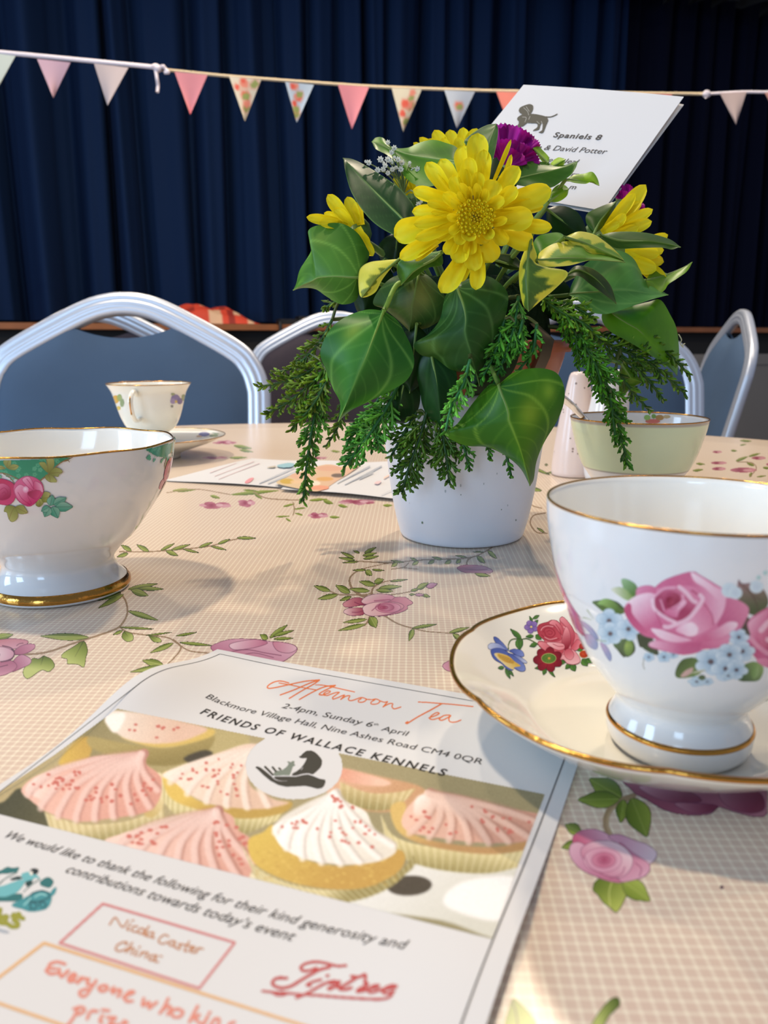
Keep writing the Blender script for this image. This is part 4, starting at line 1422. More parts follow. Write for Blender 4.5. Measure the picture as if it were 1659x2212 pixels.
# footed bowl at the left -----------------------------------------------------------------------
BX, BY = -0.1656, 0.3865
bow_o = smooth_prof([(.0300, .0006), (.0338, .0008), (.0338, .0042), (.0318, .0066), (.0286, .0100), (.0268, .0140), (.0276, .0173), (.0326, .0232), (.0387, .0290), (.0450, .0374), (.0514, .0470), (.0558, .0554), (.0586, .0649), (.0605, .0752)], 80)
bow_i = smooth_prof([(.0605, .0752), (.0600, .0760), (.0594, .0752), (.0572, .0645), (.0540, .0552), (.0496, .0470), (.0430, .0376), (.0366, .0296), (.0290, .0236), (.018, .0205), (.0002, .020)], 50)


def bow_wob(r, z, th):
    q = np.clip((z - .045) / .03, 0, 1) ** 2
    return r * (1 + 0.006 * q * np.cos(9 * th)), z + 0.0003 * q * np.cos(9 * th + .5)


bowl = thing('footed_bowl', 'white footed china bowl with green rose border and thick gold foot at the left', 'bowl', (BX, BY, TZ), 'china on the table')
mb = MB()
mb.lathe(bow_o, BX, BY, 200, wob=bow_wob)
mb.lathe(bow_i, BX, BY, 200, mat=2, wob=bow_wob)
mb.lathe([(.0002, .006), (.026, .006), (.029, .001), (.0300, .0006)], BX, BY, 100)
pc = Paint(-150, 975, 165, 1132, 0.8).frame(4.1475, 0, 890)
EM, EM2 = (34, 140, 104), (96, 178, 138)
pc.poly([(-620, 395), (-300, 410), (0, 405), (200, 404), (400, 392), (640, 376), (700, 374), (660, 400), (600, 440), (560, 440), (500, 490), (420, 560), (340, 620), (260, 640), (140, 600), (60, 550), (-60, 540), (-260, 560), (-420, 520), (-540, 450)],
        EM, (44, 150, 112), [(0, 400), (0, 620)], smooth=False)
rr = np.random.RandomState(5)
for k in range(60):
    x, y = rr.uniform(-520, 560), rr.uniform(405, 610)
    if y < 420 + (600 - x) * .5 and y < 600:
        for j in range(5):
            pc.ell(x + 13 * math.cos(j * 1.257), y + 12 * math.sin(j * 1.257), 9, 8, EM2, a=.7)
pc.line([(700, 380), (640, 410), (560, 445), (500, 490), (430, 560), (350, 625)], 2.0, (150, 110, 70))
pc.line([(580, 440), (610, 435), (632, 462)], 2.4, (150, 110, 70), taper=True)
pc.line([(-60, 545), (40, 550), (130, 585), (190, 620)], 1.8, (140, 104, 66))
pc.line([(30, 555), (90, 590), (130, 640), (160, 680)], 1.4, (140, 104, 66))
YG, YG2 = (176, 178, 104), (126, 134, 62)
for P in ([(430, 545), (380, 500), (350, 455), (400, 450), (420, 480), (415, 420), (440, 395), (480, 420), (485, 480), (460, 530)],
          [(440, 550), (490, 500), (540, 510), (560, 540), (530, 560), (520, 580), (470, 570)], [(430, 560), (470, 570), (510, 625), (450, 628), (410, 600), (405, 570)],
          [(60, 500), (30, 450), (50, 410), (90, 415), (100, 460), (80, 500)], [(70, 505), (110, 470), (165, 480), (150, 510), (120, 520)], [(50, 505), (10, 480), (-20, 490), (0, 515)],
          [(350, 850), (320, 830), (350, 780), (390, 790), (380, 830)], [(375, 770), (400, 715), (450, 730), (440, 760), (460, 800), (410, 810), (380, 800)],
          [(130, 850), (60, 840), (36, 890), (60, 900), (80, 960), (110, 985), (150, 960), (160, 910)], [(140, 850), (200, 835), (230, 870), (245, 905), (190, 915), (160, 900)]):
    P = np.array(P, float)
    pc.poly(P, YG, YG2, (P[len(P) // 2], P[0]), edge=(116, 110, 60), ew=0.6)
    pc.line([P[0], P.mean(0), P[len(P) // 2]], 0.8, (124, 104, 58))
TL1, TL2 = (64, 152, 128), (140, 188, 168)
for b, t, w in (((450, 840), (470, 745), 80), ((480, 830), (595, 770), 80), ((500, 850), (652, 850), 90), ((470, 850), (520, 950), 90), ((440, 850), (400, 940), 84), ((440, 850), (370, 890), 60)):
    pc.leaf(b, t, w, TL1, TL2, vein=(44, 104, 86), edge=(40, 100, 84), ew=0.6)
RP, RQ, RS = (206, 62, 116), (240, 166, 194), (160, 24, 78)
for P, a, b, g in (([(-140, 640), (-40, 600), (60, 610), (130, 660), (135, 770), (80, 830), (-20, 820), (-120, 760)], (196, 48, 96), RP, [(0, 620), (40, 820)]),
                   ([(-60, 680), (20, 640), (90, 680), (90, 760), (20, 790), (-50, 760)], (226, 120, 156), RS, [(-20, 650), (50, 770)]),
                   ([(120, 690), (150, 620), (230, 575), (320, 590), (380, 650), (385, 730), (330, 800), (270, 845), (210, 830), (150, 780)], (222, 104, 150), RP, [(180, 600), (330, 800)]),
                   ([(200, 600), (260, 580), (300, 650), (290, 700), (220, 640)], RQ, (214, 84, 136), [(230, 590), (290, 690)]),
                   ([(310, 620), (370, 650), (384, 720), (330, 700), (300, 680)], RQ, RP, [(370, 670), (300, 690)]),
                   ([(250, 720), (330, 700), (370, 720), (330, 780), (270, 760)], RS, (214, 70, 124), [(260, 720), (350, 760)]),
                   ([(130, 700), (180, 650), (240, 690), (250, 760), (280, 820), (210, 825), (160, 780)], RQ, RP, [(150, 680), (260, 800)])):
    pc.poly(P, a, b, g, edge=(150, 30, 80), ew=0.6, soft=1)
pc.ell(230, 695, 26, 30, (252, 226, 236), (234, 150, 186), [(226, 690), 30])
for q in ([(160, 720), (200, 780), (270, 830)], [(240, 600), (270, 640), (300, 690)], [(0, 700), (40, 680), (70, 720), (30, 760)], [(20, 730), (40, 715), (50, 735)]):
    pc.line(q, 1.2, RS, .7)
hb = hit_lathe(bow_o, BX, BY)
pc.patch(mb, hb, 0.0006, 1)
pc2 = Paint(335, 945, 378, 1085, 0.7).frame(4.1475, 0, 890)
pc2.poly([(1490, 275), (1580, 250), (1580, 380), (1535, 440), (1500, 445), (1480, 400), (1485, 340)], EM, EM2, [(1480, 300), (1560, 360)])
pc2.line([(1492, 280), (1470, 350), (1488, 420), (1475, 480), (1490, 540)], 1.6, (150, 116, 76))
pc2.poly([(1490, 450), (1530, 445), (1515, 520), (1485, 550)], YG, YG2, [(1490, 450), (1500, 540)])
pc2.poly([(1485, 575), (1500, 600), (1460, 680), (1425, 690), (1440, 630)], (206, 110, 140), (180, 60, 100), [(1480, 580), (1430, 690)])
pc2.patch(mb, hb, 0.0006, 1)
lo = Paint(-150, 975, 165, 1132, 2.4)
lo.a, lo.k = pc.a[::3, ::3], pc.k[::3, ::3]
lo.h, lo.w = lo.k.shape
lo.patch(mb, hb, 0.0004, 1, xf=lambda P: np.stack([BX - (P[:, 1] - BY), BY + (P[:, 0] - BX), P[:, 2]], 1))
mb.build('bowl_body', [M_CHINA, M_PRINTCHINA, M_CHINAIN], bowl)
mb = MB()
ring(mb, BX, BY, .0599, .0757, .0005, 220, wob=bow_wob)
tag(mb.build('gilt_rim', M_GOLD, bowl), 'gold rim line')
mb = MB()
mb.lathe([(.0339, .0014), (.0343, .0022), (.0342, .0040), (.0334, .0054), (.0326, .0062)], BX, BY, 140)
tag(mb.build('gilt_foot', M_GOLD, bowl), 'broad gold band round the foot')

# far teacup and its saucer ---------------------------------------------------------------------
FX, FY = p1(322, 840, 0.85)[0], 0.85
fo = smooth_prof([(.0185, .0205), (.0190, .0230), (.0178, .0270), (.0250, .0330), (.0300, .0420), (.0335, .0520), (.0362, .0620), (.0390, .0710), (.0428, .0776), (.0440, .0792)], 44)
fi = smooth_prof([(.0440, .0792), (.0434, .0798), (.0424, .0785), (.0380, .0700), (.0350, .0610), (.0322, .0515), (.028, .042), (.020, .034), (.0002, .031)], 34)
fcup = thing('teacup', 'small cream teacup with flared gold rim and pansy flowers by the nearest chair', 'teacup', (FX, FY, TZ + .0205), 'china on the table')
mb = MB()
mb.lathe(fo, FX, FY, 96)
mb.lathe(fi, FX, FY, 96)
mb.lathe([(.0002, .0215), (.0160, .0215), (.0185, .0205)], FX, FY, 96)
pc = Paint(236, 838, 412, 900, 0.8).frame(2.676, 0, 620)
for x, y, rx, ry, c in ((668, 650, 20, 24, (222, 170, 60)), (655, 690, 14, 16, (206, 120, 50)), (690, 640, 14, 20, (150, 170, 100)), (705, 670, 12, 24, (140, 160, 110)), (685, 700, 12, 12, (226, 196, 80)),
                        (1015, 645, 26, 24, (140, 128, 176)), (1000, 660, 16, 16, (166, 150, 190)), (1040, 660, 16, 18, (116, 104, 160)), (1018, 662, 8, 8, (226, 196, 90)), (1062, 640, 12, 20, (140, 160, 110)),
                        (1075, 680, 12, 26, (196, 130, 80)), (995, 690, 8, 8, (150, 150, 140)), (1000, 620, 12, 8, (160, 170, 130))):
    pc.ell(x, y, rx, ry, c, a=.85, soft=1)
pc.patch(mb, hit_lathe(fo, FX, FY), 0.0004, 1)
mb.build('cup_body', [M_CREAM, M_PRINTCHINA], fcup)
mb = MB()
ring(mb, FX, FY, .0438, .0797, .0005)
tag(mb.build('gilt_rim', M_GOLD, fcup), 'thin gold rim line')
mb = MB()
hx, hy = FX - 0.002, FY
strap_handle(mb, [(hx, hy - .036, TZ + .0690), (hx, hy - .048, TZ + .0740), (hx, hy - .059, TZ + .066), (hx, hy - .056, TZ + .052), (hx, hy - .044, TZ + .044), (hx, hy - .029, TZ + .0455)], 0.0026, 0.0020)
mb.build('handle', M_CREAM, fcup)
mb = MB()
mb.tube(catmull(np.array([(hx, hy - .0505, TZ + .0745), (hx, hy - .0612, TZ + .066), (hx, hy - .0585, TZ + .0515)]), 20), 0.0008, 6)
tag(mb.build('gilt_line', M_GOLD, fcup), 'gold stroke down the handle')
fs_up = smooth_prof([(.078, .0235), (.0774, .0240), (.066, .0200), (.050, .0205), (.034, .0202), (.026, .0200), (.0002, .0200)], 34)
fs_up = smooth_prof([(.078, .0235), (.0774, .0240), (.064, .0215), (.048, .0200), (.030, .0195), (.0002, .0195)], 34)
fs_dn = smooth_prof([(.0002, .006), (.026, .006), (.027, .0005), (.0295, .0003), (.031, .005), (.050, .012), (.066, .0175), (.078, .0235)], 34)
fsau = thing('saucer', 'cream saucer with pansies under the small far teacup', 'saucer', (FX, FY, TZ), 'china on the table')
mb = MB()
mb.lathe(fs_up, FX, FY, 120)
mb.lathe(fs_dn, FX, FY, 120)
pc = Paint(395, 915, 520, 945, 0.7)
for x, y, rx, ry, c in ((441, 938, 12, 5, (120, 112, 150)), (470, 934, 12, 4, (160, 180, 150)), (484, 933, 14, 5, (226, 226, 214)), (462, 941, 10, 3, (150, 160, 120)), (430, 943, 6, 3, (190, 160, 120))):
    pc.ell(x, y, rx, ry, c, a=.85, soft=1)
pc.patch(mb, hit_height(lambda x, y: np.interp(np.hypot(x - FX, y - FY), fs_up[::-1, 0], fs_up[::-1, 1], right=np.nan), .021), 0.0005, 1)
mb.build('saucer_body', [M_CREAM, M_PRINTCHINA], fsau)
mb = MB()
ring(mb, FX, FY, .0776, .0239, .0005)
tag(mb.build('gilt_edge', M_GOLD, fsau), 'thin gold edge')

# pale green banded cup --------------------------------------------------------------------------
GX, GY = 0.1852, 0.5741
go = smooth_prof([(.0200, .0008), (.0215, .0020), (.0210, .0060), (.0225, .0120), (.0285, .0205), (.0345, .0290), (.0385, .0350), (.0422, .0440), (.0452, .0545), (.0472, .0625), (.0484, .0690)], 60)
gi = smooth_prof([(.0484, .0690), (.0480, .0696), (.0474, .0690), (.0458, .0620), (.0438, .0545), (.0405, .0440), (.0360, .0340), (.0290, .0240), (.018, .017), (.0002, .015)], 40)
gcup = thing('teacup', 'pale green banded china cup with gold rim behind the rose teacup', 'teacup', (GX, GY, TZ), 'china on the table')
mb = MB()
cols = np.tile(lin((240, 240, 238)), (len(go), 96, 1))
for i, (r_, z_) in enumerate(go):
    if .0345 < z_ < .0672:
        cols[i] = lin((220, 233, 194))
    elif .0328 < z_ <= .0345 or z_ >= .0672:
        cols[i] = lin((176, 172, 160))
mb.lathe(go, GX, GY, 96, cols, 1)
mb.lathe(gi, GX, GY, 96)
mb.lathe([(.0002, .004), (.017, .004), (.0185, .0008), (.0200, .0008)], GX, GY, 96)
pc = Paint(1385, 890, 1460, 915, 0.7)
for x, y, rx, ry, c in ((1410, 910, 16, 5, (206, 120, 110)), (1398, 902, 7, 6, (150, 190, 110)), (1425, 902, 9, 6, (176, 140, 90)), (1440, 900, 8, 4, (190, 170, 130)), (1412, 899, 5, 5, (120, 160, 90))):
    pc.ell(x, y, rx, ry, c, a=.85, soft=1)
pc.patch(mb, hit_lathe(gi[:30], GX, GY, True), 0.0004, 1)
mb.build('cup_body', [M_CHINA, M_PRINTCHINA], gcup)
mb = MB()
ring(mb, GX, GY, .0481, .0695, .0005)
tag(mb.build('gilt_rim', M_GOLD, gcup), 'gold rim line')

# teaspoon leaning in it
M_STEEL = mat('polished_steel', tuple(lin((214, 220, 230))), 0.12, metal=1.0)
a, b = p1(1204, 852, 0.545), np.array([GX + .012, GY + .004, TZ + .024])
q = p1(1256, 898, 0.558)
path = catmull(np.array([a, a * .5 + q * .5 + np.array([0, 0, .001]), q, q * .4 + b * .6 + np.array([0, 0, -.004]), b]), 40)
wd_ = np.interp(np.linspace(0, 1, 40), [0, .08, .5, .8, .86, .93, 1], [.0026, .0040, .0030, .0022, .0055, .0085, .002])
mb = MB()
T = np.gradient(path, axis=0)
T /= np.linalg.norm(T, axis=1)[:, None]
sd = np.cross(T, [0.25, 0.5, 1.0])
sd /= np.linalg.norm(sd, axis=1)[:, None]
up = np.cross(sd, T)
pf = [(math.cos(x), math.sin(x)) for x in np.linspace(0, 2 * math.pi, 12, endpoint=False)]
P = np.array([[path[i] + sd[i] * wd_[i] * c_ + up[i] * .0011 * s_ for c_, s_ in pf] for i in range(40)])
mb.grid(P, cv=True)
tag(mb.build('teaspoon', M_STEEL), 'steel teaspoon leaning out of the green banded cup', 'spoon')

# conical shaker and the white pot behind
KX, KY = p1(1247, 900, 0.735)[0], 0.735
mb = MB()
mb.lathe(smooth_prof([(.0002, .0005), (.0200, .0005), (.0215, .003), (.0205, .02), (.0175, .045), (.0130, .072), (.0095, .090), (.0070, .0955), (.0002, .0965)], 50), KX, KY, 64)
rr = np.random.RandomState(3)
for k in range(60):
    z_, t_ = rr.uniform(.006, .088), rr.uniform(0, 6.28)
    r_ = np.interp(z_, [.003, .02, .045, .072, .09], [.0215, .0205, .0175, .013, .0095]) + .0002
    s_ = rr.uniform(.0005, .0011)
    c_ = np.array([KX + r_ * math.cos(t_), KY + r_ * math.sin(t_), TZ + z_])
    e1, e2 = np.array([-math.sin(t_), math.cos(t_), 0]), np.array([-.2 * math.cos(t_), -.2 * math.sin(t_), 1])
    mb.add([c_ + s_ * (e1 * math.cos(x) + e2 * math.sin(x)) for x in np.linspace(0, 2 * math.pi, 8, endpoint=False)], [tuple(range(8))], lin((150, 132, 124)), 1)
tag(mb.build('pepper_shaker', [mat('pale_pink_glaze', tuple(lin((232, 212, 202))), 0.3, coat=.2), M_PRINTCHINA]),
    'pale pink speckled cone-shaped shaker behind the green banded cup', 'shaker')
WX, WY = p1(1316, 860, 0.70)[0], 0.70
wp = thing('milk_jug', 'small white glazed jug showing through the cypress behind the green banded cup', 'jug', (WX, WY, TZ))
mb = MB()
mb.lathe(smooth_prof([(.0002, .0005), (.0150, .0005), (.0185, .010), (.0200, .030), (.0185, .055), (.0150, .078), (.0155, .094), (.0165, .099), (.0150, .098), (.0135, .078), (.0160, .050), (.0002, .010)], 60), WX, WY, 64)
mb.build('jug_body', M_CHINA, wp)
mb = MB()
strap_handle(mb, [(WX + .010, WY + .012, TZ + .086), (WX + .020, WY + .024, TZ + .084), (WX + .024, WY + .028, TZ + .060), (WX + .012, WY + .0145, TZ + .040)], .0026, .002)
mb.build('handle', M_CHINA, wp)

# ------------------------------------------------------------------ the printed menu in the foreground
TL0 = atz([(470, 1408)])[0][:2]
_a, _b = atz([(1245, 1660)])[0][:2], atz([(1060, 2212)])[0][:2]
VV = (_b - _a) / np.linalg.norm(_b - _a)
UU = np.array([-VV[1], VV[0]])
PW, PH = 0.1500, 0.212


def paper_z(u, v):
    """height of the sheet above the cloth"""
    lift = 0.0090 * np.exp(-(u / 0.020) ** 2) * np.exp(-((v - 0.047) / 0.028) ** 2)
    lift = lift + 0.0035 * np.exp(-((u - PW) / 0.030) ** 2) * np.exp(-((v - 0.125) / 0.035) ** 2)
    return 0.0006 + lift


def paper_xy(x, y):
    z = paper_z((x - TL0[0]) * UU[0] + (y - TL0[1]) * UU[1], (x - TL0[0]) * VV[0] + (y - TL0[1]) * VV[1])
    # the raised saucer presses nothing down: keep the sheet below it
    return z


hit_paper = hit_height(paper_xy, 0.001)


def paper_pt(u, v, dz=0.0):
    xy = TL0 + UU * u + VV * v
    return np.array([xy[0], xy[1], TZ + paper_z(u, v) + dz])


menu = MB()
nu, nv = 70, 96
for dz, rev in ((0.0, False), (-0.00022, True)):
    P = np.array([[paper_pt(PW * j / (nu - 1), PH * i / (nv - 1), dz) for j in range(nu)] for i in range(nv)])
    menu.grid(P if not rev else P[:, ::-1], mat=0)
# edges
for rows in ([(0, j) for j in range(nu)], [(i, nu - 1) for i in range(nv)], [(i, 0) for i in range(nv)]):
    Q = np.array([[paper_pt(PW * j / (nu - 1), PH * i / (nv - 1), dz) for (i, j) in rows] for dz in (0, -0.00022)])
    menu.grid(Q)

# the cupcake picture
pc = Paint(-60, 1525, 1190, 2035, 1.5)
PHOTO = [(253, 1530), (560, 1597), (640, 1614), (740, 1636), (960, 1674), (1177, 1716), (1120, 1862), (1063, 2028), (700, 1944), (400, 1863), (0, 1759), (-60, 1744), (-60, 1700), (0, 1712), (60, 1672), (130, 1622), (200, 1572)]
pc.poly([(253, 1530), (1177, 1716), (1063, 2028), (-60, 1744), (-60, 1725), (100, 1640)], (186, 166, 112), (150, 140, 96), [(300, 1540), (900, 1900)], smooth=False)
KEEP = None


def pleats(pts_top, pts_bot, n, c1, c2, w=2.2):
    A, B = resample(catmull(np.array(pts_top, float), 60), n), resample(catmull(np.array(pts_bot, float), 60), n)
    pc.poly(list(A) + list(B[::-1]), c1, (150, 136, 70), [A[n // 2], B[n // 2]], smooth=False, soft=1)
    for k in range(n):
        pc.line([A[k], B[k]], w, c2 if k % 2 else (236, 226, 176), 0.55, smooth=False)


def ridges(peak, ends, off, dark, light, w=9, n=None):
    """piped frosting: soft curved ridges running from the peak to the rim"""
    pk, off = np.array(peak, float), np.array(off, float)
    E_ = resample(catmull(np.array(ends, float), 60), n or len(ends))
    for k, e in enumerate(E_):
        e = np.array(e)
        f = 1 - .6 * k / len(E_)
        q = [pk, pk * .72 + e * .28 + off * .75 * f, pk * .4 + e * .6 + off * f, e * .9 + pk * .1 + off * .35 * f, e]
        d = np.array([w * .9, -w * .35])
        pc.line(q, w * 1.5, dark, .50, soft=3)
        pc.line(np.array(q) + d, w * .5, tuple(np.array(dark) * .86), .35, soft=2)
        pc.line(np.array(q) - d * 1.1, w * 1.2, light, .60, soft=3)


def sprinkle(P, n, seed, s=6):
    q = np.random.RandomState(seed)
    P = np.array(P, float)
    a, b = P.min(0), P.max(0)
    k = 0
    while k < n:
        x = q.uniform(a, b)
        ins = False
        for i in range(len(P)):
            xa, ya = P[i]
            xb, yb = P[(i + 1) % len(P)]
            if (ya > x[1]) != (yb > x[1]) and x[0] < (xb - xa) * (x[1] - ya) / (yb - ya) + xa:
                ins = not ins
        if ins:
            pc.ell(x[0], x[1], s * q.uniform(.8, 1.3), s * q.uniform(.6, 1.0), (222, 118, 98), (206, 90, 76), [(x[0], x[1]), s])
            k += 1


def swirl(L, c, w, a=.5):
    for q in L:
        pc.line(q, w * 1.5, c, min(1, a * 1.15), taper=True, soft=3)
        dq = np.array(q, float) + np.array([-w * .9, w * .5])
        if sum(c) < 560:
            pc.line(dq, w * 1.0, (252, 236, 222), a * .7, taper=True, soft=2)
            pc.line(np.array(q, float) + np.array([w * .4, -w * .2]), w * .5, tuple(np.array(c) * .8), a * .6, taper=True, soft=1)


pc.frame(2.37, 0, 1300)
# blurred cake at the back left
pc.poly([(500, 560), (600, 545), (760, 575), (920, 610), (1090, 650), (1280, 720), (1000, 1010), (460, 900), (380, 700)], (150, 136, 84), (186, 168, 104), [(500, 600), (1000, 900)], soft=5)
pc.poly([(300, 830), (380, 720), (450, 690), (470, 760), (420, 830)], (226, 182, 66), (206, 160, 60), [(300, 800), (460, 720)], soft=3)
pc.poly([(460, 690), (620, 720), (860, 750), (1090, 680), (1060, 770), (960, 820), (830, 840), (640, 810), (470, 750)], (178, 156, 84), (146, 128, 62), [(700, 720), (720, 840)], soft=3)
pc.poly([(620, 690), (760, 740), (900, 740), (1080, 690), (1070, 650), (800, 690)], (222, 186, 84), soft=3)
pc.poly([(536, 600), (560, 560), (650, 560), (760, 575), (920, 610), (1060, 650), (1000, 690), (900, 720), (760, 725), (640, 700), (560, 640)], (244, 228, 206), (228, 186, 158), [(560, 570), (900, 700)], soft=3)
sprinkle([(620, 590), (900, 620), (960, 680), (760, 700), (640, 660)], 10, 2, 9)
pc.poly([(540, 610), (560, 580), (640, 570), (620, 640), (580, 670)], (252, 244, 230), soft=4)
pc.poly([(940, 800), (1040, 760), (1090, 780), (1000, 830)], (66, 60, 44), soft=3)
# dark corner and left pink cake
pc.poly([(-180, 1000), (0, 1030), (110, 955), (250, 1100), (360, 1190), (200, 1180), (-200, 1060)], (70, 72, 48), (96, 92, 58), [(50, 1000), (300, 1150)], soft=2)
pleats([(230, 1080), (430, 1140), (700, 1110), (830, 1010)], [(260, 1180), (450, 1230), (720, 1190), (840, 1110)], 34, (222, 202, 142), (176, 156, 90))
pc.poly([(740, 1000), (800, 880), (835, 900), (840, 1030), (790, 1100), (740, 1090)], (238, 220, 170), (206, 176, 96), [(830, 950), (740, 1060)], soft=2)
PK_A = [(108, 965), (170, 900), (270, 862), (400, 820), (480, 792), (600, 785), (740, 772), (748, 830), (800, 870), (832, 920), (820, 1000), (780, 1060), (700, 1090), (520, 1115), (430, 1125), (330, 1110), (230, 1070), (160, 1020)]
pc.poly(PK_A, (240, 184, 162), (224, 150, 128), [(300, 850), (700, 1090)], soft=1)
pc.poly([(130, 960), (200, 890), (300, 862), (300, 960), (250, 1020), (180, 1000)], (250, 224, 210), (238, 180, 158), [(180, 920), (300, 980)], soft=4)
ridges((738, 776), [(150, 985), (240, 1070), (380, 1112), (520, 1108), (660, 1088), (770, 1050), (815, 960)], (-90, -40), (198, 128, 112), (252, 222, 208), 11, 9)
sprinkle([(150, 920), (300, 860), (420, 860), (400, 960), (250, 960), (160, 950)], 26, 5, 9)
sprinkle([(420, 960), (640, 900), (800, 900), (800, 1040), (600, 1060), (440, 1020)], 26, 6, 9)
# middle cake
pleats([(830, 900), (900, 980), (1050, 1060), (1240, 1110), (1460, 1060)], [(830, 1010), (900, 1090), (1060, 1150), (1230, 1190), (1420, 1120)], 40, (222, 206, 140), (170, 154, 84))
pc.poly([(832, 890), (880, 880), (1000, 1010), (1200, 1050), (1480, 1020), (1450, 1080), (1240, 1110), (1000, 1060), (870, 1000)], (232, 192, 76), (196, 156, 60), [(1000, 980), (1050, 1090)], soft=2)
PK_C = [(830, 885), (950, 830), (1100, 780), (1260, 728), (1345, 742), (1300, 800), (1262, 880), (1290, 950), (1400, 1010), (1480, 1030), (1350, 1060), (1200, 1055), (1060, 1030), (960, 980), (900, 930)]
pc.poly(PK_C, (248, 230, 210), (226, 186, 156), [(950, 830), (1200, 1050)], soft=2)
ridges((1338, 742), [(880, 920), (980, 985), (1100, 1030), (1240, 1050), (1380, 1040)], (-70, -10), (214, 172, 146), (252, 242, 228), 11, 6)
sprinkle([(900, 890), (1100, 800), (1260, 760), (1220, 900), (1260, 1000), (1080, 990), (960, 930)], 34, 8, 8)
pc.frame(2.212, 500, 1400)
# pink cake behind the badge
pc.poly([(440, 560), (540, 575), (700, 610), (900, 660), (930, 720), (780, 780), (600, 770), (460, 700)], (226, 170, 130), (206, 150, 100), [(560, 590), (700, 760)], soft=4)
pleats([(520, 640), (650, 690), (780, 690), (880, 670)], [(520, 720), (640, 770), (760, 770), (840, 720)], 20, (214, 190, 126), (176, 150, 84))
pc.poly([(520, 575), (640, 600), (760, 640), (720, 660), (600, 650), (520, 620)], (232, 156, 124), (240, 190, 160), [(540, 590), (700, 650)], soft=3)
# right pink cake, plate
pc.poly([(830, 1000), (1000, 1040), (1260, 1050), (1420, 1010), (1340, 1380), (1000, 1300), (560, 1220), (860, 1060)], (222, 222, 214), (206, 206, 190), [(900, 1050), (1100, 1330)], soft=3)
pc.poly([(1100, 1120), (1360, 1100), (1300, 1300), (1020, 1230)], (240, 240, 236), soft=8)
pleats([(715, 800), (780, 900), (960, 950), (1250, 970), (1500, 900)], [(740, 930), (830, 1010), (1000, 1060), (1230, 1075), (1430, 1030)], 44, (224, 208, 142), (176, 160, 92))
pc.poly([(760, 760), (830, 740), (840, 860), (960, 920), (1250, 950), (1500, 900), (1490, 940), (1250, 985), (960, 950), (800, 880)], (222, 182, 90), (190, 140, 76), [(900, 850), (930, 960)], soft=2)
PK_F = [(812, 830), (850, 750), (950, 690), (1100, 705), (1300, 760), (1520, 808), (1490, 890), (1400, 925), (1250, 932), (1100, 922), (950, 900), (850, 880)]
pc.poly(PK_F, (238, 188, 162), (206, 146, 122), [(880, 740), (1300, 930)], soft=1)
pc.poly([(880, 720), (950, 690), (1020, 720), (960, 780), (880, 800)], (250, 238, 226), (236, 190, 164), [(900, 700), (960, 790)], soft=4)
ridges((950, 690), [(860, 880), (980, 905), (1120, 922), (1280, 928), (1420, 900), (1500, 840)], (60, -20), (184, 124, 102), (248, 214, 194), 11, 8)
sprinkle([(840, 800), (900, 760), (1060, 850), (1100, 900), (900, 880)], 12, 11, 9)
sprinkle([(1100, 740), (1460, 830), (1440, 890), (1200, 880)], 16, 12, 8)
# front pink cake (cut by the picture's edge)
pc.frame(2.37, 0, 1700)
PK_D = [(545, 292), (620, 240), (740, 205), (850, 185), (960, 160), (1060, 130), (1120, 118), (1190, 150), (1215, 215), (1290, 270), (1320, 350), (1290, 430), (1220, 480), (900, 400)]
pc.poly([(1180, 430), (1260, 420), (1340, 500), (1250, 500)], (236, 222, 180), soft=2)
pc.poly(PK_D, (244, 206, 188), (222, 156, 134), [(700, 220), (1150, 440)], soft=1)
ridges((1120, 120), [(620, 300), (780, 360), (940, 400), (1100, 440), (1220, 450), (1300, 380)], (-70, -20), (190, 122, 104), (250, 222, 210), 12, 8)
sprinkle([(580, 280), (740, 215), (860, 195), (800, 300), (700, 320)], 16, 14, 11)
sprinkle([(1080, 180), (1190, 170), (1300, 330), (1260, 430), (1120, 360)], 22, 15, 10)
# front white cake
pc.frame(2.212, 500, 1400)
pc.ell(850, 1135, 108, 48, (72, 64, 50), rot=-0.05, soft=1)
pleats([(50, 940), (110, 1040), (260, 1120), (450, 1155), (640, 1140), (800, 1070), (870, 990)], [(120, 1110), (160, 1160), (290, 1200), (450, 1220), (620, 1200), (770, 1135), (880, 1030)], 60, (226, 210, 148), (172, 154, 88), 2.4)
pc.poly([(80, 920), (150, 880), (210, 850), (330, 1000), (560, 1040), (780, 965), (830, 1000), (790, 1075), (640, 1145), (450, 1150), (260, 1110), (110, 1030)], (226, 188, 70), (204, 156, 60), [(160, 900), (480, 1150)], soft=1)
q_ = np.random.RandomState(21)
for k in range(160):
    x, y = q_.uniform(120, 800), q_.uniform(960, 1140)
    pc.ell(x, y, 9, 6, (240, 206, 96) if k % 2 else (196, 146, 50), a=.35)
PK_E = [(500, 683), (530, 720), (560, 740), (640, 780), (670, 840), (700, 880), (770, 920), (785, 975), (700, 1020), (560, 1035), (440, 1025), (330, 1000), (240, 950), (200, 880), (205, 845), (300, 800), (370, 765), (440, 735)]
pc.poly(PK_E, (252, 248, 240), (226, 218, 200), [(350, 780), (650, 1030)], soft=1)
ridges((502, 690), [(215, 880), (290, 975), (390, 1015), (510, 1030), (630, 1020), (740, 985), (778, 940)], (-70, 10), (206, 192, 176), (255, 254, 250), 10, 8)
sprinkle([(470, 700), (560, 740), (600, 770), (520, 780)], 12, 31, 8)
sprinkle([(220, 850), (360, 790), (360, 850), (260, 880)], 9, 32, 8)
sprinkle([(380, 820), (640, 800), (760, 960), (640, 980), (400, 900)], 20, 33, 8)
g_ = pc.a.mean(-1, keepdims=True)
pc.a = np.clip(g_ + (pc.a - g_) * .80 + np.array([4, 3, 4]), 0, 250)
pc.blur(1)
pc.a += pc.rng.normal(0, 4, pc.k.shape)[..., None]
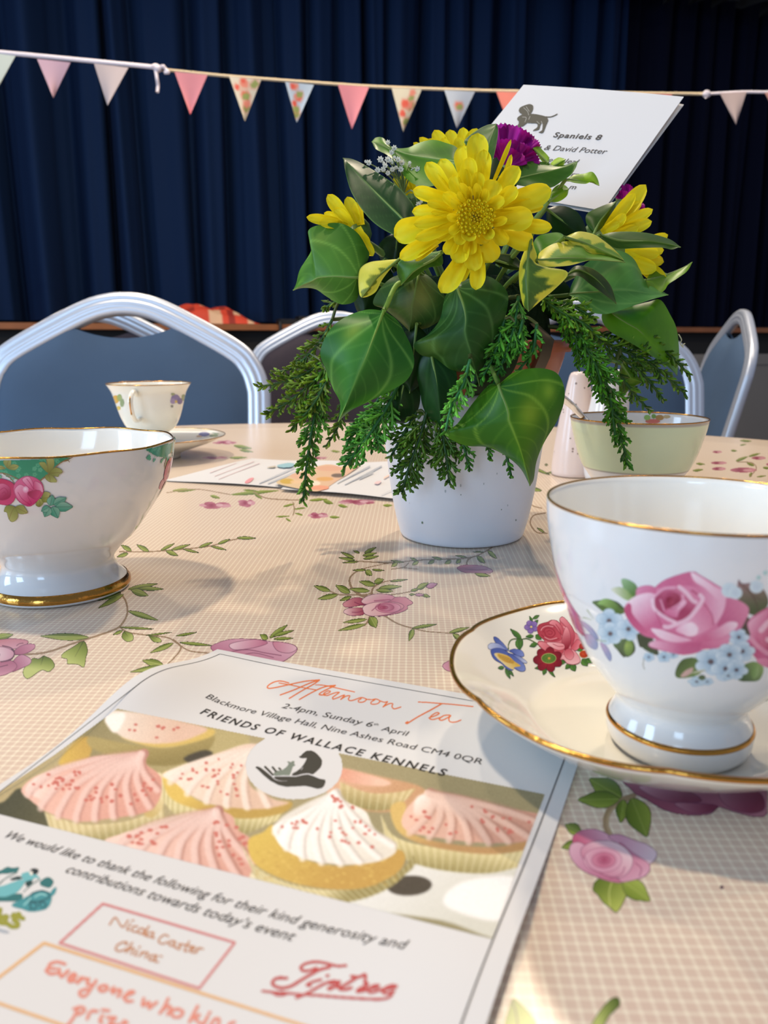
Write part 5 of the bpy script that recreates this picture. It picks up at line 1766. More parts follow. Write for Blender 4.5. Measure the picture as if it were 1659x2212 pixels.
# trim to the picture's frame
pc.frame(1, 0, 0)
msk = Paint(-60, 1525, 1190, 2035, 1.5)
msk.poly([(253, 1531), (1177, 1716), (1120, 1866), (1063, 2028), (0, 1759), (-60, 1744), (-60, 1760), (-60, 1765), (0, 1709), (120, 1629)], (0, 0, 0), smooth=False)
CIRC = [((1 - t) * 0 + 0.0) for t in (0,)]
pc.k = msk.k.copy()
badge = Paint(-60, 1525, 1190, 2035, 1.5)
badge.ell(635, 1655, 106, 73, (0, 0, 0), rot=0.02)
pc.k = np.where(badge.k > 0.5, 0, pc.k)
pc.patch(menu, hit_paper, 0.00006, 1)

# the badge: open hand, small and large dog
pc = Paint(540, 1610, 720, 1710, 0.6).frame(4.533, 540, 1600)
INK, WH = (58, 56, 50), (222, 222, 226)
pc.poly([(228, 336), (236, 315), (252, 296), (290, 292), (322, 284), (352, 262), (372, 240), (378, 222), (362, 205), (385, 204), (400, 212), (415, 198), (437, 202), (432, 225), (444, 240), (418, 256), (408, 290), (396, 320), (386, 345), (360, 346), (330, 337), (296, 344), (250, 344)],
        (122, 132, 120), smooth=False)
pc.poly([(478, 155), (500, 145), (515, 128), (535, 110), (560, 97), (600, 96), (630, 108), (655, 128), (690, 165), (706, 195), (702, 235), (688, 265), (655, 298), (618, 328), (560, 336), (500, 340), (408, 346), (415, 322), (455, 300), (500, 266), (528, 228), (546, 198), (556, 168), (520, 172), (490, 168)], INK, smooth=False)
pc.line([(500, 285), (518, 262)], 1.0, WH)
pc.line([(225, 352), (300, 347), (380, 346), (450, 348), (510, 332), (570, 326), (620, 342), (690, 368)], 2.2, WH)
pc.poly([(52, 262), (62, 253), (80, 254), (102, 262), (160, 306), (200, 340), (228, 360), (250, 350), (300, 350), (380, 350), (450, 352), (510, 337), (570, 331), (620, 346), (680, 372), (735, 382), (739, 405), (726, 440), (706, 462), (660, 471), (600, 454), (540, 441), (440, 447), (350, 450), (280, 434), (200, 392), (130, 335), (80, 285)], INK, smooth=False)
pc.line([(168, 292), (218, 350), (250, 380), (300, 394), (365, 393)], 2.2, WH, taper=True)
for a_, b_, w in (((148, 256), (222, 332), 4.6), ((222, 260), (252, 298), 4.4), ((285, 270), (298, 280), 4.0)):
    pc.line([a_, b_], w, INK, taper=False)
pc.patch(menu, hit_paper, 0.00008, 1)


def write(string, A, B, hmul=1.0, bold=0.0, shear=0.0, space=1.0, c=(40, 38, 40), mb=None, hit=None, lift=0.00008, up=None):
    """letters laid on the sheet with the baseline from A to B (photo pixels)"""
    mb = mb if mb is not None else menu
    hit = hit or hit_paper
    v, f = text2d(string, bold, shear, space)
    PA, PB = hit(np.array([A, B], float))
    x0, x1 = v[:, 0].min(), v[:, 0].max()
    k = np.linalg.norm(PB - PA) / (x1 - x0)
    e = (PB - PA) / np.linalg.norm(PB - PA)
    if up is None:
        n = np.cross([0, 0, 1.0], e)
    else:
        n = up - e * np.dot(up, e)
    n = n / np.linalg.norm(n)
    P = PA + np.outer((v[:, 0] - x0) * k, e) + np.outer(v[:, 1] * k * hmul, n)
    d = CAM - P
    if up is None:
        P[:, 2] = TZ + paper_xy(P[:, 0], P[:, 1])
        d = np.tile([0, 0, 1.0], (len(P), 1))
    P = P + d / np.linalg.norm(d, axis=1)[:, None] * lift
    mb.add(P, f, lin(c), 1)


write('2-4pm, Sunday 6', (607, 1529), (801, 1571), 1.0)
write('th', (806, 1566), (816, 1568), 1.0)
write('April', (822, 1578), (877, 1590), 1.0)
write('Blackmore Village Hall, Nine Ashes Road CM4 0QR', (443, 1507), (1040, 1652), 1.0)
write('FRIENDS OF WALLACE KENNELS', (431, 1541), (959, 1677), 1.12, 0.022, 0, 1.28, c=(30, 28, 30))
write('We would like to thank the following for their kind generosity and', (7, 1809), (876, 2052), 1.0, 0, 0.22)
write('contributions towards today\u2019s event', (139, 1884), (631, 2034), 1.0, 0, 0.22)

pc = Paint(570, 1460, 1030, 1570, 0.6).frame(3.071, 570, 1455)
OR = (224, 116, 62)
for q, w in (([(165, 62), (120, 50), (80, 52), (40, 70), (22, 90), (40, 98), (100, 88), (180, 70), (280, 50), (368, 42)], 2.4), ([(368, 42), (300, 65), (200, 108), (108, 142)], 2.5), ([(368, 44), (330, 70), (250, 115), (168, 165)], 2.5),
             ([(100, 62), (180, 76), (270, 95), (345, 108)], 2.0), ([(475, 78), (420, 84), (370, 100), (300, 135), (235, 172)], 2.5), ([(343, 75), (400, 78), (480, 95), (602, 122)], 2.0), ([(472, 80), (420, 104), (375, 128), (368, 140), (390, 142)], 2.4),
             ([(390, 142), (430, 128), (441, 118), (424, 115), (402, 128), (396, 142), (420, 146)], 2.2), ([(420, 146), (470, 128), (500, 124), (480, 140), (455, 160), (460, 170)], 2.3), ([(460, 170), (490, 160), (520, 146), (535, 142), (522, 158), (510, 172)], 2.2),
             ([(512, 170), (545, 150), (570, 148), (560, 170), (575, 180), (600, 174)], 2.3), ([(600, 174), (640, 160), (664, 162), (680, 172), (660, 188), (630, 189), (627, 178), (646, 166)], 2.2), ([(676, 170), (715, 173), (745, 169), (770, 182), (752, 200), (716, 203), (711, 190), (736, 174)], 2.2),
             ([(768, 180), (800, 190), (820, 186), (802, 208), (790, 222)], 2.2), ([(792, 220), (830, 200), (855, 200), (850, 218), (865, 234), (908, 222)], 2.3)):
    pc.line(q, w, OR)
pc.frame(3.318, 560, 1440)
for q, w in (
             ([(1140, 254), (1200, 256), (1300, 264), (1400, 272), (1532, 286)], 3.6), ([(1308, 266), (1230, 310), (1140, 358), (1060, 408)], 4.4), ([(1060, 408), (1050, 404), (1064, 394)], 4.4),
             ([(1216, 368), (1260, 352), (1290, 336), (1270, 330), (1236, 350), (1222, 372), (1250, 378), (1310, 360)], 3.8),
             ([(1362, 346), (1320, 352), (1290, 376), (1310, 384), (1350, 366), (1372, 350), (1358, 376), (1370, 396), (1410, 396), (1446, 382)], 3.8)):
    pc.line(q, w * .62, OR)
pc.patch(menu, hit_paper, 0.00008, 1)

# thin frame line
for pts in ([(0.0043, 0.0046), (0.1458, 0.0046)], [(0.1458, 0.0046), (0.1458, 0.21)], [(0.0043, 0.0046), (0.0043, 0.21)]):
    a, b = np.array(pts)
    n = 70
    Q = []
    w_ = np.array([0, 0.00016]) if abs(a[1] - b[1]) < 1e-6 else np.array([0.00016, 0])
    for k in range(n):
        c_ = a + (b - a) * k / (n - 1)
        if 0.0555 < c_[1] < 0.1165 and a[0] < .01:
            continue
        Q.append([paper_pt(*(c_ - w_), 0.00009), paper_pt(*(c_ + w_), 0.00009)])
    if abs(a[1] - b[1]) < 1e-6 or a[0] > .01:
        menu.grid(np.array(Q)[:, ::-1], lin((50, 50, 54)), 1)
    else:
        k0 = int(0.0555 / 0.21 * n)
        menu.grid(np.array(Q[:19])[:, ::-1], lin((50, 50, 54)), 1)

# brush lettering, boxes and the two logos lower down
pc = Paint(-60, 1860, 900, 2240, 1.3).frame(5.027, 0, 1800)
PKB, ORB, BRN, SAL = (206, 134, 134), (222, 176, 124), (190, 136, 104), (218, 140, 124)
pc.frame(1, 0, 0)
pc.line([(222, 1952), (507, 2036), (430, 2135), (129, 2037), (222, 1952)], 5.5, PKB, smooth=False)
pc.line([(-60, 2155), (95, 2037), (380, 2128), (600, 2198), (900, 2290)], 6.5, ORB, smooth=False)
pc.line([(-60, 2150), (0, 2168), (140, 2216), (300, 2270)], 7, ORB, smooth=False)
pc.frame(2.765, 0, 2020)
for q in ([(690, 86), (700, 60), (740, 40), (760, 46), (750, 58)], [(690, 84), (706, 96), (736, 90), (752, 82)], [(790, 44), (770, 74), (752, 104)], [(762, 92), (790, 76), (800, 84), (782, 114)], [(822, 92), (806, 118), (816, 122)], [(832, 72), (836, 70)],
          [(832, 126), (852, 98)], [(842, 112), (872, 102), (884, 110), (866, 134)], [(930, 120), (904, 120), (888, 142), (908, 150), (936, 124)], [(938, 122), (922, 154), (944, 160)], [(958, 124), (966, 128)]):
    pc.line(q, 4.0, BRN, .9)
pc.frame(2.37, 0, 1700)
for q in ([(560, 705), (590, 668), (615, 705), (632, 716), (655, 682)], [(668, 700), (650, 728), (660, 732)], [(676, 684), (684, 682)], [(704, 714), (684, 714), (674, 736), (696, 742)], [(720, 724), (704, 742), (726, 750), (740, 730), (724, 722)],
          [(762, 712), (738, 756), (750, 760)], [(784, 744), (760, 744), (752, 762), (772, 766), (786, 746)], [(786, 746), (778, 770), (790, 772)],
          [(862, 766), (846, 756), (820, 770), (812, 794), (836, 802), (856, 794)], [(896, 790), (874, 788), (864, 806), (882, 812), (898, 792)], [(898, 792), (890, 816), (902, 820)], [(936, 806), (916, 804), (922, 818), (918, 830), (900, 824)],
          [(968, 790), (944, 836), (960, 840)], [(940, 806), (980, 816)], [(974, 834), (998, 826), (988, 816), (972, 832), (980, 846), (1000, 844)], [(1014, 824), (1002, 850)], [(1008, 838), (1024, 824), (1040, 830)]):
    pc.line(q, 3.7, BRN, .9)
pc.frame(2.765, 0, 2020)
for q in ([(388, 172), (340, 160), (300, 172), (292, 196), (330, 200)], [(292, 196), (276, 212), (300, 230), (345, 226)], [(352, 200), (366, 248), (408, 212)], [(410, 262), (452, 246), (440, 230), (412, 250), (414, 276), (446, 272)],
          [(462, 286), (484, 252), (478, 270), (500, 256), (516, 262)], [(530, 262), (520, 290), (546, 298)], [(574, 272), (548, 312), (510, 362), (480, 360), (478, 336), (520, 320)], [(620, 300), (590, 312), (602, 334), (634, 328), (640, 306), (620, 300)],
          [(662, 330), (680, 312)], [(672, 346), (706, 326), (722, 336), (704, 366)], [(736, 370), (782, 350), (800, 340), (776, 336), (748, 364), (752, 392), (790, 394)],
          [(858, 378), (852, 420), (890, 400), (890, 436), (936, 400)], [(1004, 380), (974, 440), (954, 466)], [(970, 446), (1004, 424), (1020, 436), (1000, 474)], [(1064, 440), (1030, 450), (1030, 482), (1068, 490), (1092, 460), (1064, 440)],
          [(1180, 424), (1130, 520)], [(1144, 500), (1190, 476), (1168, 500), (1200, 530)], [(1240, 484), (1216, 530)], [(1250, 464), (1254, 462)], [(1256, 540), (1284, 500), (1310, 506), (1300, 545)], [(1400, 520), (1370, 530), (1364, 560)],
          [(470, 430), (440, 490), (400, 545)], [(440, 440), (490, 430), (504, 452), (470, 474)], [(520, 500), (538, 460), (560, 452), (580, 456)], [(612, 478), (596, 512), (610, 524)], [(610, 446), (650, 452)],
          [(640, 492), (690, 494), (650, 530), (700, 536)], [(720, 530), (760, 524), (740, 512)]):
    pc.line(q, 7.2, SAL, .85)
# teal emblem with the olive lettering at the left edge
pc.frame(5.027, 0, 1800)
TE, TE2, TE3 = (44, 110, 112), (108, 178, 184), (66, 142, 150)
for P, c in (([(-60, 410), (0, 405), (80, 365), (130, 375), (205, 372), (180, 415), (90, 435), (-60, 440)], TE), ([(440, 520), (520, 475), (580, 520), (545, 590), (480, 580), (440, 560)], TE), ([(560, 620), (610, 585), (600, 650), (540, 700)], TE3),
             ([(230, 450), (300, 420), (380, 440), (440, 500), (380, 480), (340, 520), (270, 520)], TE2), ([(120, 490), (200, 465), (240, 490), (180, 505), (110, 505)], (30, 60, 64)), ([(280, 530), (350, 510), (340, 560), (290, 575)], (30, 64, 66)),
             ([(-60, 600), (60, 560), (200, 510), (270, 510), (240, 580), (170, 650), (60, 690), (-60, 690)], TE2), ([(330, 395), (380, 382), (420, 400), (400, 440), (350, 440)], (30, 44, 50)), ([(320, 425), (350, 410), (355, 450), (330, 455)], (226, 222, 212)),
             ([(-60, 690), (60, 690), (150, 660), (240, 660), (230, 720), (120, 740), (-60, 730)], TE), ([(130, 770), (230, 720), (300, 680), (430, 620), (540, 640), (560, 700), (540, 780), (480, 830), (330, 850), (230, 820), (150, 800)], TE3)):
    pc.poly(P, c, smooth=True)
for q, w, c in (([(300, 720), (360, 650), (480, 630), (540, 690), (420, 740), (330, 740)], 4, (40, 96, 104)), ([(340, 800), (320, 770), (360, 750), (400, 780), (380, 820), (320, 820)], 3, (30, 80, 90)), ([(440, 800), (430, 760), (480, 750), (500, 790), (460, 810)], 3, (30, 80, 90)),
                ([(380, 690), (440, 660), (500, 670)], 3, (150, 206, 206)), ([(260, 780), (300, 740), (330, 700)], 3, (150, 206, 206)), ([(250, 640), (340, 560), (430, 500)], 2, (90, 120, 120)), ([(-20, 560), (60, 490), (190, 420)], 2, (90, 120, 120))):
    pc.line(q, w, c)
OL = (150, 150, 60)
for q, w in (([(-30, 960), (0, 830)], 11), ([(60, 900), (10, 920), (-6, 960), (40, 975), (75, 905)], 10), ([(70, 905), (56, 970), (85, 985)], 10), ([(150, 880), (135, 900)], 9), ([(250, 925), (190, 905), (150, 940), (190, 970), (185, 1010), (120, 1010), (100, 990)], 10), ([(215, 885), (200, 870), (170, 890)], 8)):
    pc.line(q, w, OL, .95)
pc.poly([(-60, 1030), (0, 1035), (60, 1050), (105, 1075), (60, 1085), (0, 1070), (-60, 1050)], (166, 174, 184))
# red script logo
pc.frame(4.879, 550, 2030)
RD_ = (186, 78, 78)
for q, w in (([(960, 272), (860, 274), (740, 244), (640, 232), (540, 250), (486, 290), (510, 326), (580, 322), (650, 296)], 7.5), ([(790, 290), (700, 310), (600, 360), (480, 430), (380, 490), (280, 508), (200, 480), (190, 440), (240, 404), (340, 404)], 8.5),
             ([(700, 420), (600, 446), (548, 476), (590, 486)], 7), ([(760, 380), (774, 378)], 8), ([(900, 440), (800, 440), (700, 480), (560, 560), (440, 612)], 7.5), ([(800, 460), (880, 450), (860, 490), (780, 512), (800, 520)], 9),
             ([(1060, 410), (960, 470), (890, 510), (940, 526), (1020, 506)], 8.5), ([(1020, 384), (1100, 392), (1160, 366), (1170, 400), (1160, 450), (1190, 470), (1100, 520), (1080, 546), (1130, 540)], 8.5),
             ([(1150, 540), (1180, 520), (1280, 500), (1306, 480), (1250, 486), (1200, 530), (1225, 556), (1330, 525)], 8), ([(1330, 525), (1440, 508), (1494, 490), (1440, 482), (1376, 510), (1350, 552), (1400, 564), (1470, 540)], 8),
             ([(1450, 580), (1400, 612), (1300, 626), (1000, 612), (620, 582)], 7),
             ([(80, 540), (200, 552), (300, 556), (460, 574), (620, 584)], 6.5), ([(180, 556), (260, 588), (340, 570)], 6)):
    pc.line(q, w * .8, RD_, .95)
pc.patch(menu, hit_paper, 0.00008, 1)
tag(menu.build('menu_sheet', [M_PAPER, M_PRINT]), 'printed afternoon tea menu with cupcake picture lying in the foreground', 'menu', 'printed menus')


# ------------------------------------------------------------------ menus across the table
def far_menu(px, label, paint, z):
    P = atz(px, z)
    mb = MB()
    n, m = 24, 18

    def pt(s, t, dz=0):
        q = (P[0] * (1 - s) + P[1] * s) * (1 - t) + (P[3] * (1 - s) + P[2] * s) * t
        return q + np.array([0, 0, dz + 0.0012 * math.sin(3 * s + 2 * t) ** 2])
    for dz, rev in ((0, 0), (-.0003, 1)):
        G = np.array([[pt(j / (m - 1), i / (n - 1), dz) for j in range(m)] for i in range(n)])
        mb.grid(G[:, ::-1] if not rev else G)
    paint(mb, z)
    tag(mb.build('menu_sheet', [M_PAPER, M_PRINT]), label, 'menu', 'printed menus')


def pm1(mb, z):
    pc = Paint(380, 985, 700, 1060, 0.7).frame(3.19, 360, 950)
    for a, b in (((640, 300), (880, 190)), ((700, 300), (900, 214))):
        pc.line([a, b], 2, (176, 180, 186), .8)
    for a, b in (((330, 250), (600, 150)), ((300, 226), (480, 160)), ((360, 270), (640, 160))):
        pc.line([a, b], 1.6, (222, 200, 200), .8)
    pc.poly([(540, 290), (570, 266), (600, 262), (580, 288), (550, 300)], (222, 150, 156))
    pc.poly([(760, 176), (830, 160), (880, 165), (860, 186), (790, 190)], (150, 190, 200))
    pc.poly([(690, 190), (750, 178), (740, 190)], (190, 180, 160))
    pc.patch(mb, lambda p: atz(p, z + .0014), 0.0004, 1)


def pm2(mb, z):
    pc = Paint(590, 990, 860, 1070, 0.7).frame(3.19, 360, 950)
    pc.poly([(960, 345), (760, 300), (820, 262), (900, 226), (1040, 182), (1130, 170), (1230, 190), (1330, 170), (1260, 230), (1180, 280), (1060, 350)], (214, 190, 150), (216, 176, 148), [(800, 290), (1200, 190)])
    for x, y, rx, ry, c in ((830, 286, 50, 18, (196, 160, 60)), (920, 250, 70, 22, (218, 172, 146)), (1120, 198, 90, 18, (214, 164, 138)), (1000, 300, 60, 20, (240, 226, 206)), (1090, 270, 60, 14, (214, 160, 90)), (1050, 330, 70, 16, (226, 150, 120)),
                            (1180, 246, 46, 14, (90, 80, 76)), (890, 290, 40, 12, (226, 190, 150)), (1260, 185, 60, 8, (232, 200, 150))):
        pc.ell(x, y, rx, ry, c, a=.8, soft=2)
    for a, b in (((1180, 300), (1400, 180)), ((1230, 310), (1480, 180)), ((1330, 270), (1420, 225))):
        pc.line([a, b], 2.4, (168, 172, 178), .8)
    pc.poly([(1430, 300), (1450, 286), (1480, 284), (1460, 304)], (226, 196, 196))
    pc.line([(1500, 262), (1540, 240)], 3, (236, 200, 180), .8)
    pc.line([(1480, 380), (1550, 345)], 1.5, (196, 196, 200), .8)
    pc.patch(mb, lambda p: atz(p, z + .0014), 0.0005, 1)


far_menu([(352, 1038), (646, 1056), (735, 998), (545, 992)], 'menu sheet lying beyond the footed bowl, the left one of the two far menus', pm1, 0.0010)
far_menu([(606, 1056), (880, 1080), (905, 997), (700, 1000)], 'menu sheet with cupcake picture half behind the white flower pot', pm2, 0.0026)

# ------------------------------------------------------------------ the place card held in the flowers
K = [p1(1131, 183, .665), p1(1477, 209, .585), p1(1303, 455, .530), None]
K[3] = K[0] + K[2] - K[1]


def card_pt(s, t, off=0.0, curl=0.0):
    q = (K[0] * (1 - s) + K[1] * s) * (1 - t) + (K[3] * (1 - s) + K[2] * s) * t
    nrm = np.cross(K[1] - K[0], K[3] - K[0])
    nrm /= np.linalg.norm(nrm)
    if nrm[1] > 0:
        nrm = -nrm
    return q + nrm * (off + 0.0008 * math.sin(math.pi * s) * (1 - t) + curl)


card = MB()
n = 26
for off, rev in ((0.0, 0), (-0.0003, 1)):
    G = np.array([[card_pt(j / (n - 1), i / (n - 1), off) for j in range(n)] for i in range(n)])
    card.grid(G if rev else G[:, ::-1])
# back leaf of the folded card, opening a little at the right
for off, rev in ((0.0, 0), (-0.0003, 1)):
    G = np.array([[card_pt(j / (n - 1) * .995 + .005, i / (n - 1) * 1.012, off - 0.0012 - 0.004 * (j / (n - 1)) ** 3 * (1 - i / (n - 1)) - .0004) for j in range(n)] for i in range(n)])
    card.grid(G if rev else G[:, ::-1])
_n = np.cross(K[1] - K[0], K[3] - K[0])
_n /= np.linalg.norm(_n)


def hit_card(px):
    d = rays(px)
    t = ((K[0] - CAM) @ _n) / (d @ _n)
    P = CAM + d * t[:, None]
    e1, e2 = K[1] - K[0], K[3] - K[0]
    A = np.array([[e1 @ e1, e1 @ e2], [e1 @ e2, e2 @ e2]])
    st = np.linalg.solve(A, np.stack([(P - K[0]) @ e1, (P - K[0]) @ e2]))
    s_, t_ = np.clip(st, 0, 1)
    nn = _n if _n[1] < 0 else -_n
    return P + nn * (0.0008 * np.sin(math.pi * s_) * (1 - t_))[:, None]


upc = K[0] - K[3]
DK = (52, 50, 52)
write('Spaniels 8', (1194, 297), (1296, 303), 0.95, 0.02, 0.0, 1.1, DK, card, hit_card, 0.0006, upc)
write('n & David Potter', (1158, 323), (1308, 333), 1.0, 0.0, 0.12, 1.0, DK, card, hit_card, 0.0006, upc)
write('Ken Neal', (1170, 349), (1246, 355), 1.0, 0.0, 0.12, 1.0, DK, card, hit_card, 0.0006, upc)
write('rron', (1232, 381), (1268, 384), 1.0, 0.0, 0.12, 1.0, DK, card, hit_card, 0.0006, upc)
write('m', (1228, 408), (1242, 409), 1.0, 0.0, 0.12, 1.0, DK, card, hit_card, 0.0006, upc)
pc = Paint(1108, 218, 1212, 296, 0.6).frame(3.687, 1050, 160)
DG_ = (74, 72, 62)
for P in ([(262, 300), (270, 270), (310, 250), (350, 242), (374, 256), (372, 290), (352, 320), (320, 335), (290, 325)], [(250, 350), (300, 320), (370, 320), (430, 330), (480, 345), (492, 372), (460, 392), (400, 396), (320, 390), (262, 380)],
          [(255, 345), (300, 340), (320, 390), (290, 410), (268, 432), (244, 432), (250, 412), (262, 390)], [(300, 380), (330, 385), (305, 410), (285, 420)], [(400, 385), (440, 385), (430, 420), (420, 446), (380, 456), (376, 450), (404, 430), (412, 410)],
          [(440, 370), (494, 365), (480, 410), (468, 440), (452, 472), (420, 470), (424, 464), (446, 450), (450, 410)]):
    pc.poly(P, DG_)
pc.line([(480, 345), (510, 346), (540, 338), (566, 324)], 2.2, DG_)
for q in ([(300, 270), (330, 300), (340, 330)], [(320, 262), (345, 300)], [(290, 345), (320, 350), (310, 385)], [(350, 340), (340, 365)], [(405, 380), (425, 400)], [(440, 380), (452, 410)]):
    pc.line(q, 0.9, (196, 196, 190), .9)
pc.patch(card, hit_card, 0.0006, 1)
tag(card.build('place_card', [M_PAPER, M_PRINT]), 'white folded place card with a dog drawing standing in the flowers', 'card')

# ------------------------------------------------------------------ pot, liner bowl, foam
PX, PY = 0.0508, 0.5023
pot_o = smooth_prof([(.0002, .0004), (.0340, .0004), (.0375, .0005), (.0392, .0010), (.0402, .0026), (.0410, .0055), (.0421, .0095), (.0432, .0140), (.0462, .0300), (.0488, .0500), (.0515, .0700), (.0530, .0830), (.0536, .0920), (.0530, .0934), (.0518, .0925), (.0500, .070), (.040, .012), (.0002, .008)], 300)
mb = MB()
mb.lathe(pot_o, PX, PY, 128)
rr = np.random.RandomState(12)
for k in range(24):
    z_, t_ = rr.uniform(.006, .075), rr.uniform(math.pi, 2 * math.pi)
    r_ = np.interp(z_, [.004, .0133, .03, .05, .07, .083], [.04, .0432, .0462, .0488, .0515, .053]) + .00015
    s_ = rr.uniform(.0003, .0008) * (1.8 if k < 5 else 1)
    c_ = np.array([PX + r_ * math.cos(t_), PY + r_ * math.sin(t_), TZ + z_])
    e1 = np.array([-math.sin(t_), math.cos(t_), 0])
    mb.add([c_ + s_ * (e1 * math.cos(x) * .6 + np.array([0, 0, 1.3 if k % 3 else .8]) * math.sin(x)) for x in np.linspace(0, 2 * math.pi, 7, endpoint=False)], [tuple(range(7))],
           lin((110, 130, 110) if k % 3 == 0 else (178, 188, 194)), 1)
tag(mb.build('flower_pot', [mat('white_pot_enamel', tuple(lin((230, 236, 246))), 0.38, spec=0.4), M_PRINT]), 'white tapered flower pot with small specks in the middle of the table', 'flower pot')
lin_t = thing('liner_bowl', 'terracotta coloured plastic bowl sitting in the white flower pot', 'bowl', (PX, PY, TZ + .085))
mb = MB()
mb.lathe(smooth_prof([(.0002, .0860), (.0440, .0860), (.0500, .0900), (.0560, .1000), (.0600, .1120), (.0612, .1175)], 40), PX, PY, 96)
mb.lathe(smooth_prof([(.0645, .1175), (.0650, .1210), (.0645, .1240), (.0625, .1245), (.0605, .1230), (.058, .112), (.048, .094), (.0002, .09)], 50), PX, PY, 96)
mb.lathe([(.0612, .1175), (.0645, .1175)], PX, PY, 96)
M_TERRA = mat('terracotta_plastic', tuple(lin((176, 92, 56))), 0.35)
mb.build('bowl_body', M_TERRA, lin_t)
a0 = math.atan2(p1(1190, 765, .45)[1] - PY, p1(1190, 765, .45)[0] - PX)
mb = MB()
Q = []
for da in (-.07, .07):
    Q.append([(PX + r_ * math.cos(a0 + da + s_), PY + r_ * math.sin(a0 + da + s_), TZ + z_) for r_, z_, s_ in
              ((.046, .137, .10), (.0600, .1285, .03), (.0660, .1246, 0), (.0652, .1150, -.03), (.0612, .1045, -.06), (.0560, .0940, -.09))])
mb.grid(np.array(Q))
tag(mb.build('tape', mat('florist_tape', tuple(lin((92, 78, 62))), 0.4), lin_t), 'dark strip of florist tape')
mb = MB()
mb.lathe(smooth_prof([(.0002, .092), (.046, .094), (.052, .120), (.048, .148), (.036, .160), (.0002, .164)], 40), PX, PY, 40)
tag(mb.build('floral_foam', mat('floral_foam', tuple(lin((28, 48, 30))), 0.95, spec=.1, bump=(900, .8, .002))), 'dark green block of floral foam in the terracotta bowl', 'foam')
FOAM = np.array([PX, PY, TZ + .128])


# ------------------------------------------------------------------ leaf and petal makers
def depth_pts(px, Y):
    return aty(px, Y)


def vein_mix(kind, s, t, asp):
    """0..1 strength of light veins at (s along, t across -1..1)"""
    a = np.abs(t)
    v = .8 * np.exp(-(t * asp / 0.014) ** 2) * (1 - .5 * s)
    if kind == 'pinnate':
        for k in range(1, 8):
            s0 = k / 8.5
            v = np.maximum(v, .16 * np.exp(-((s - s0 - .22 * a) / .008) ** 2) * (a > .02))
    elif kind == 'ivy':
        for m_ in (.16, .42, .80):
            line = np.abs(a - s / m_) * asp * .8
            v = np.maximum(v, .48 * np.exp(-(line / .013) ** 2) * (s < m_ * 1.02))
        for k in range(1, 7):
            s0 = .18 + k / 8.0
            v = np.maximum(v, .20 * np.exp(-((s - s0 - .30 * a) / .007) ** 2) * (a > .02) * (a < s / .80))
        for k in range(1, 6):
            v = np.maximum(v, .12 * np.exp(-((s + .35 * a - .15 - k / 5.0) / .007) ** 2) * (a > s / .80))
    return v


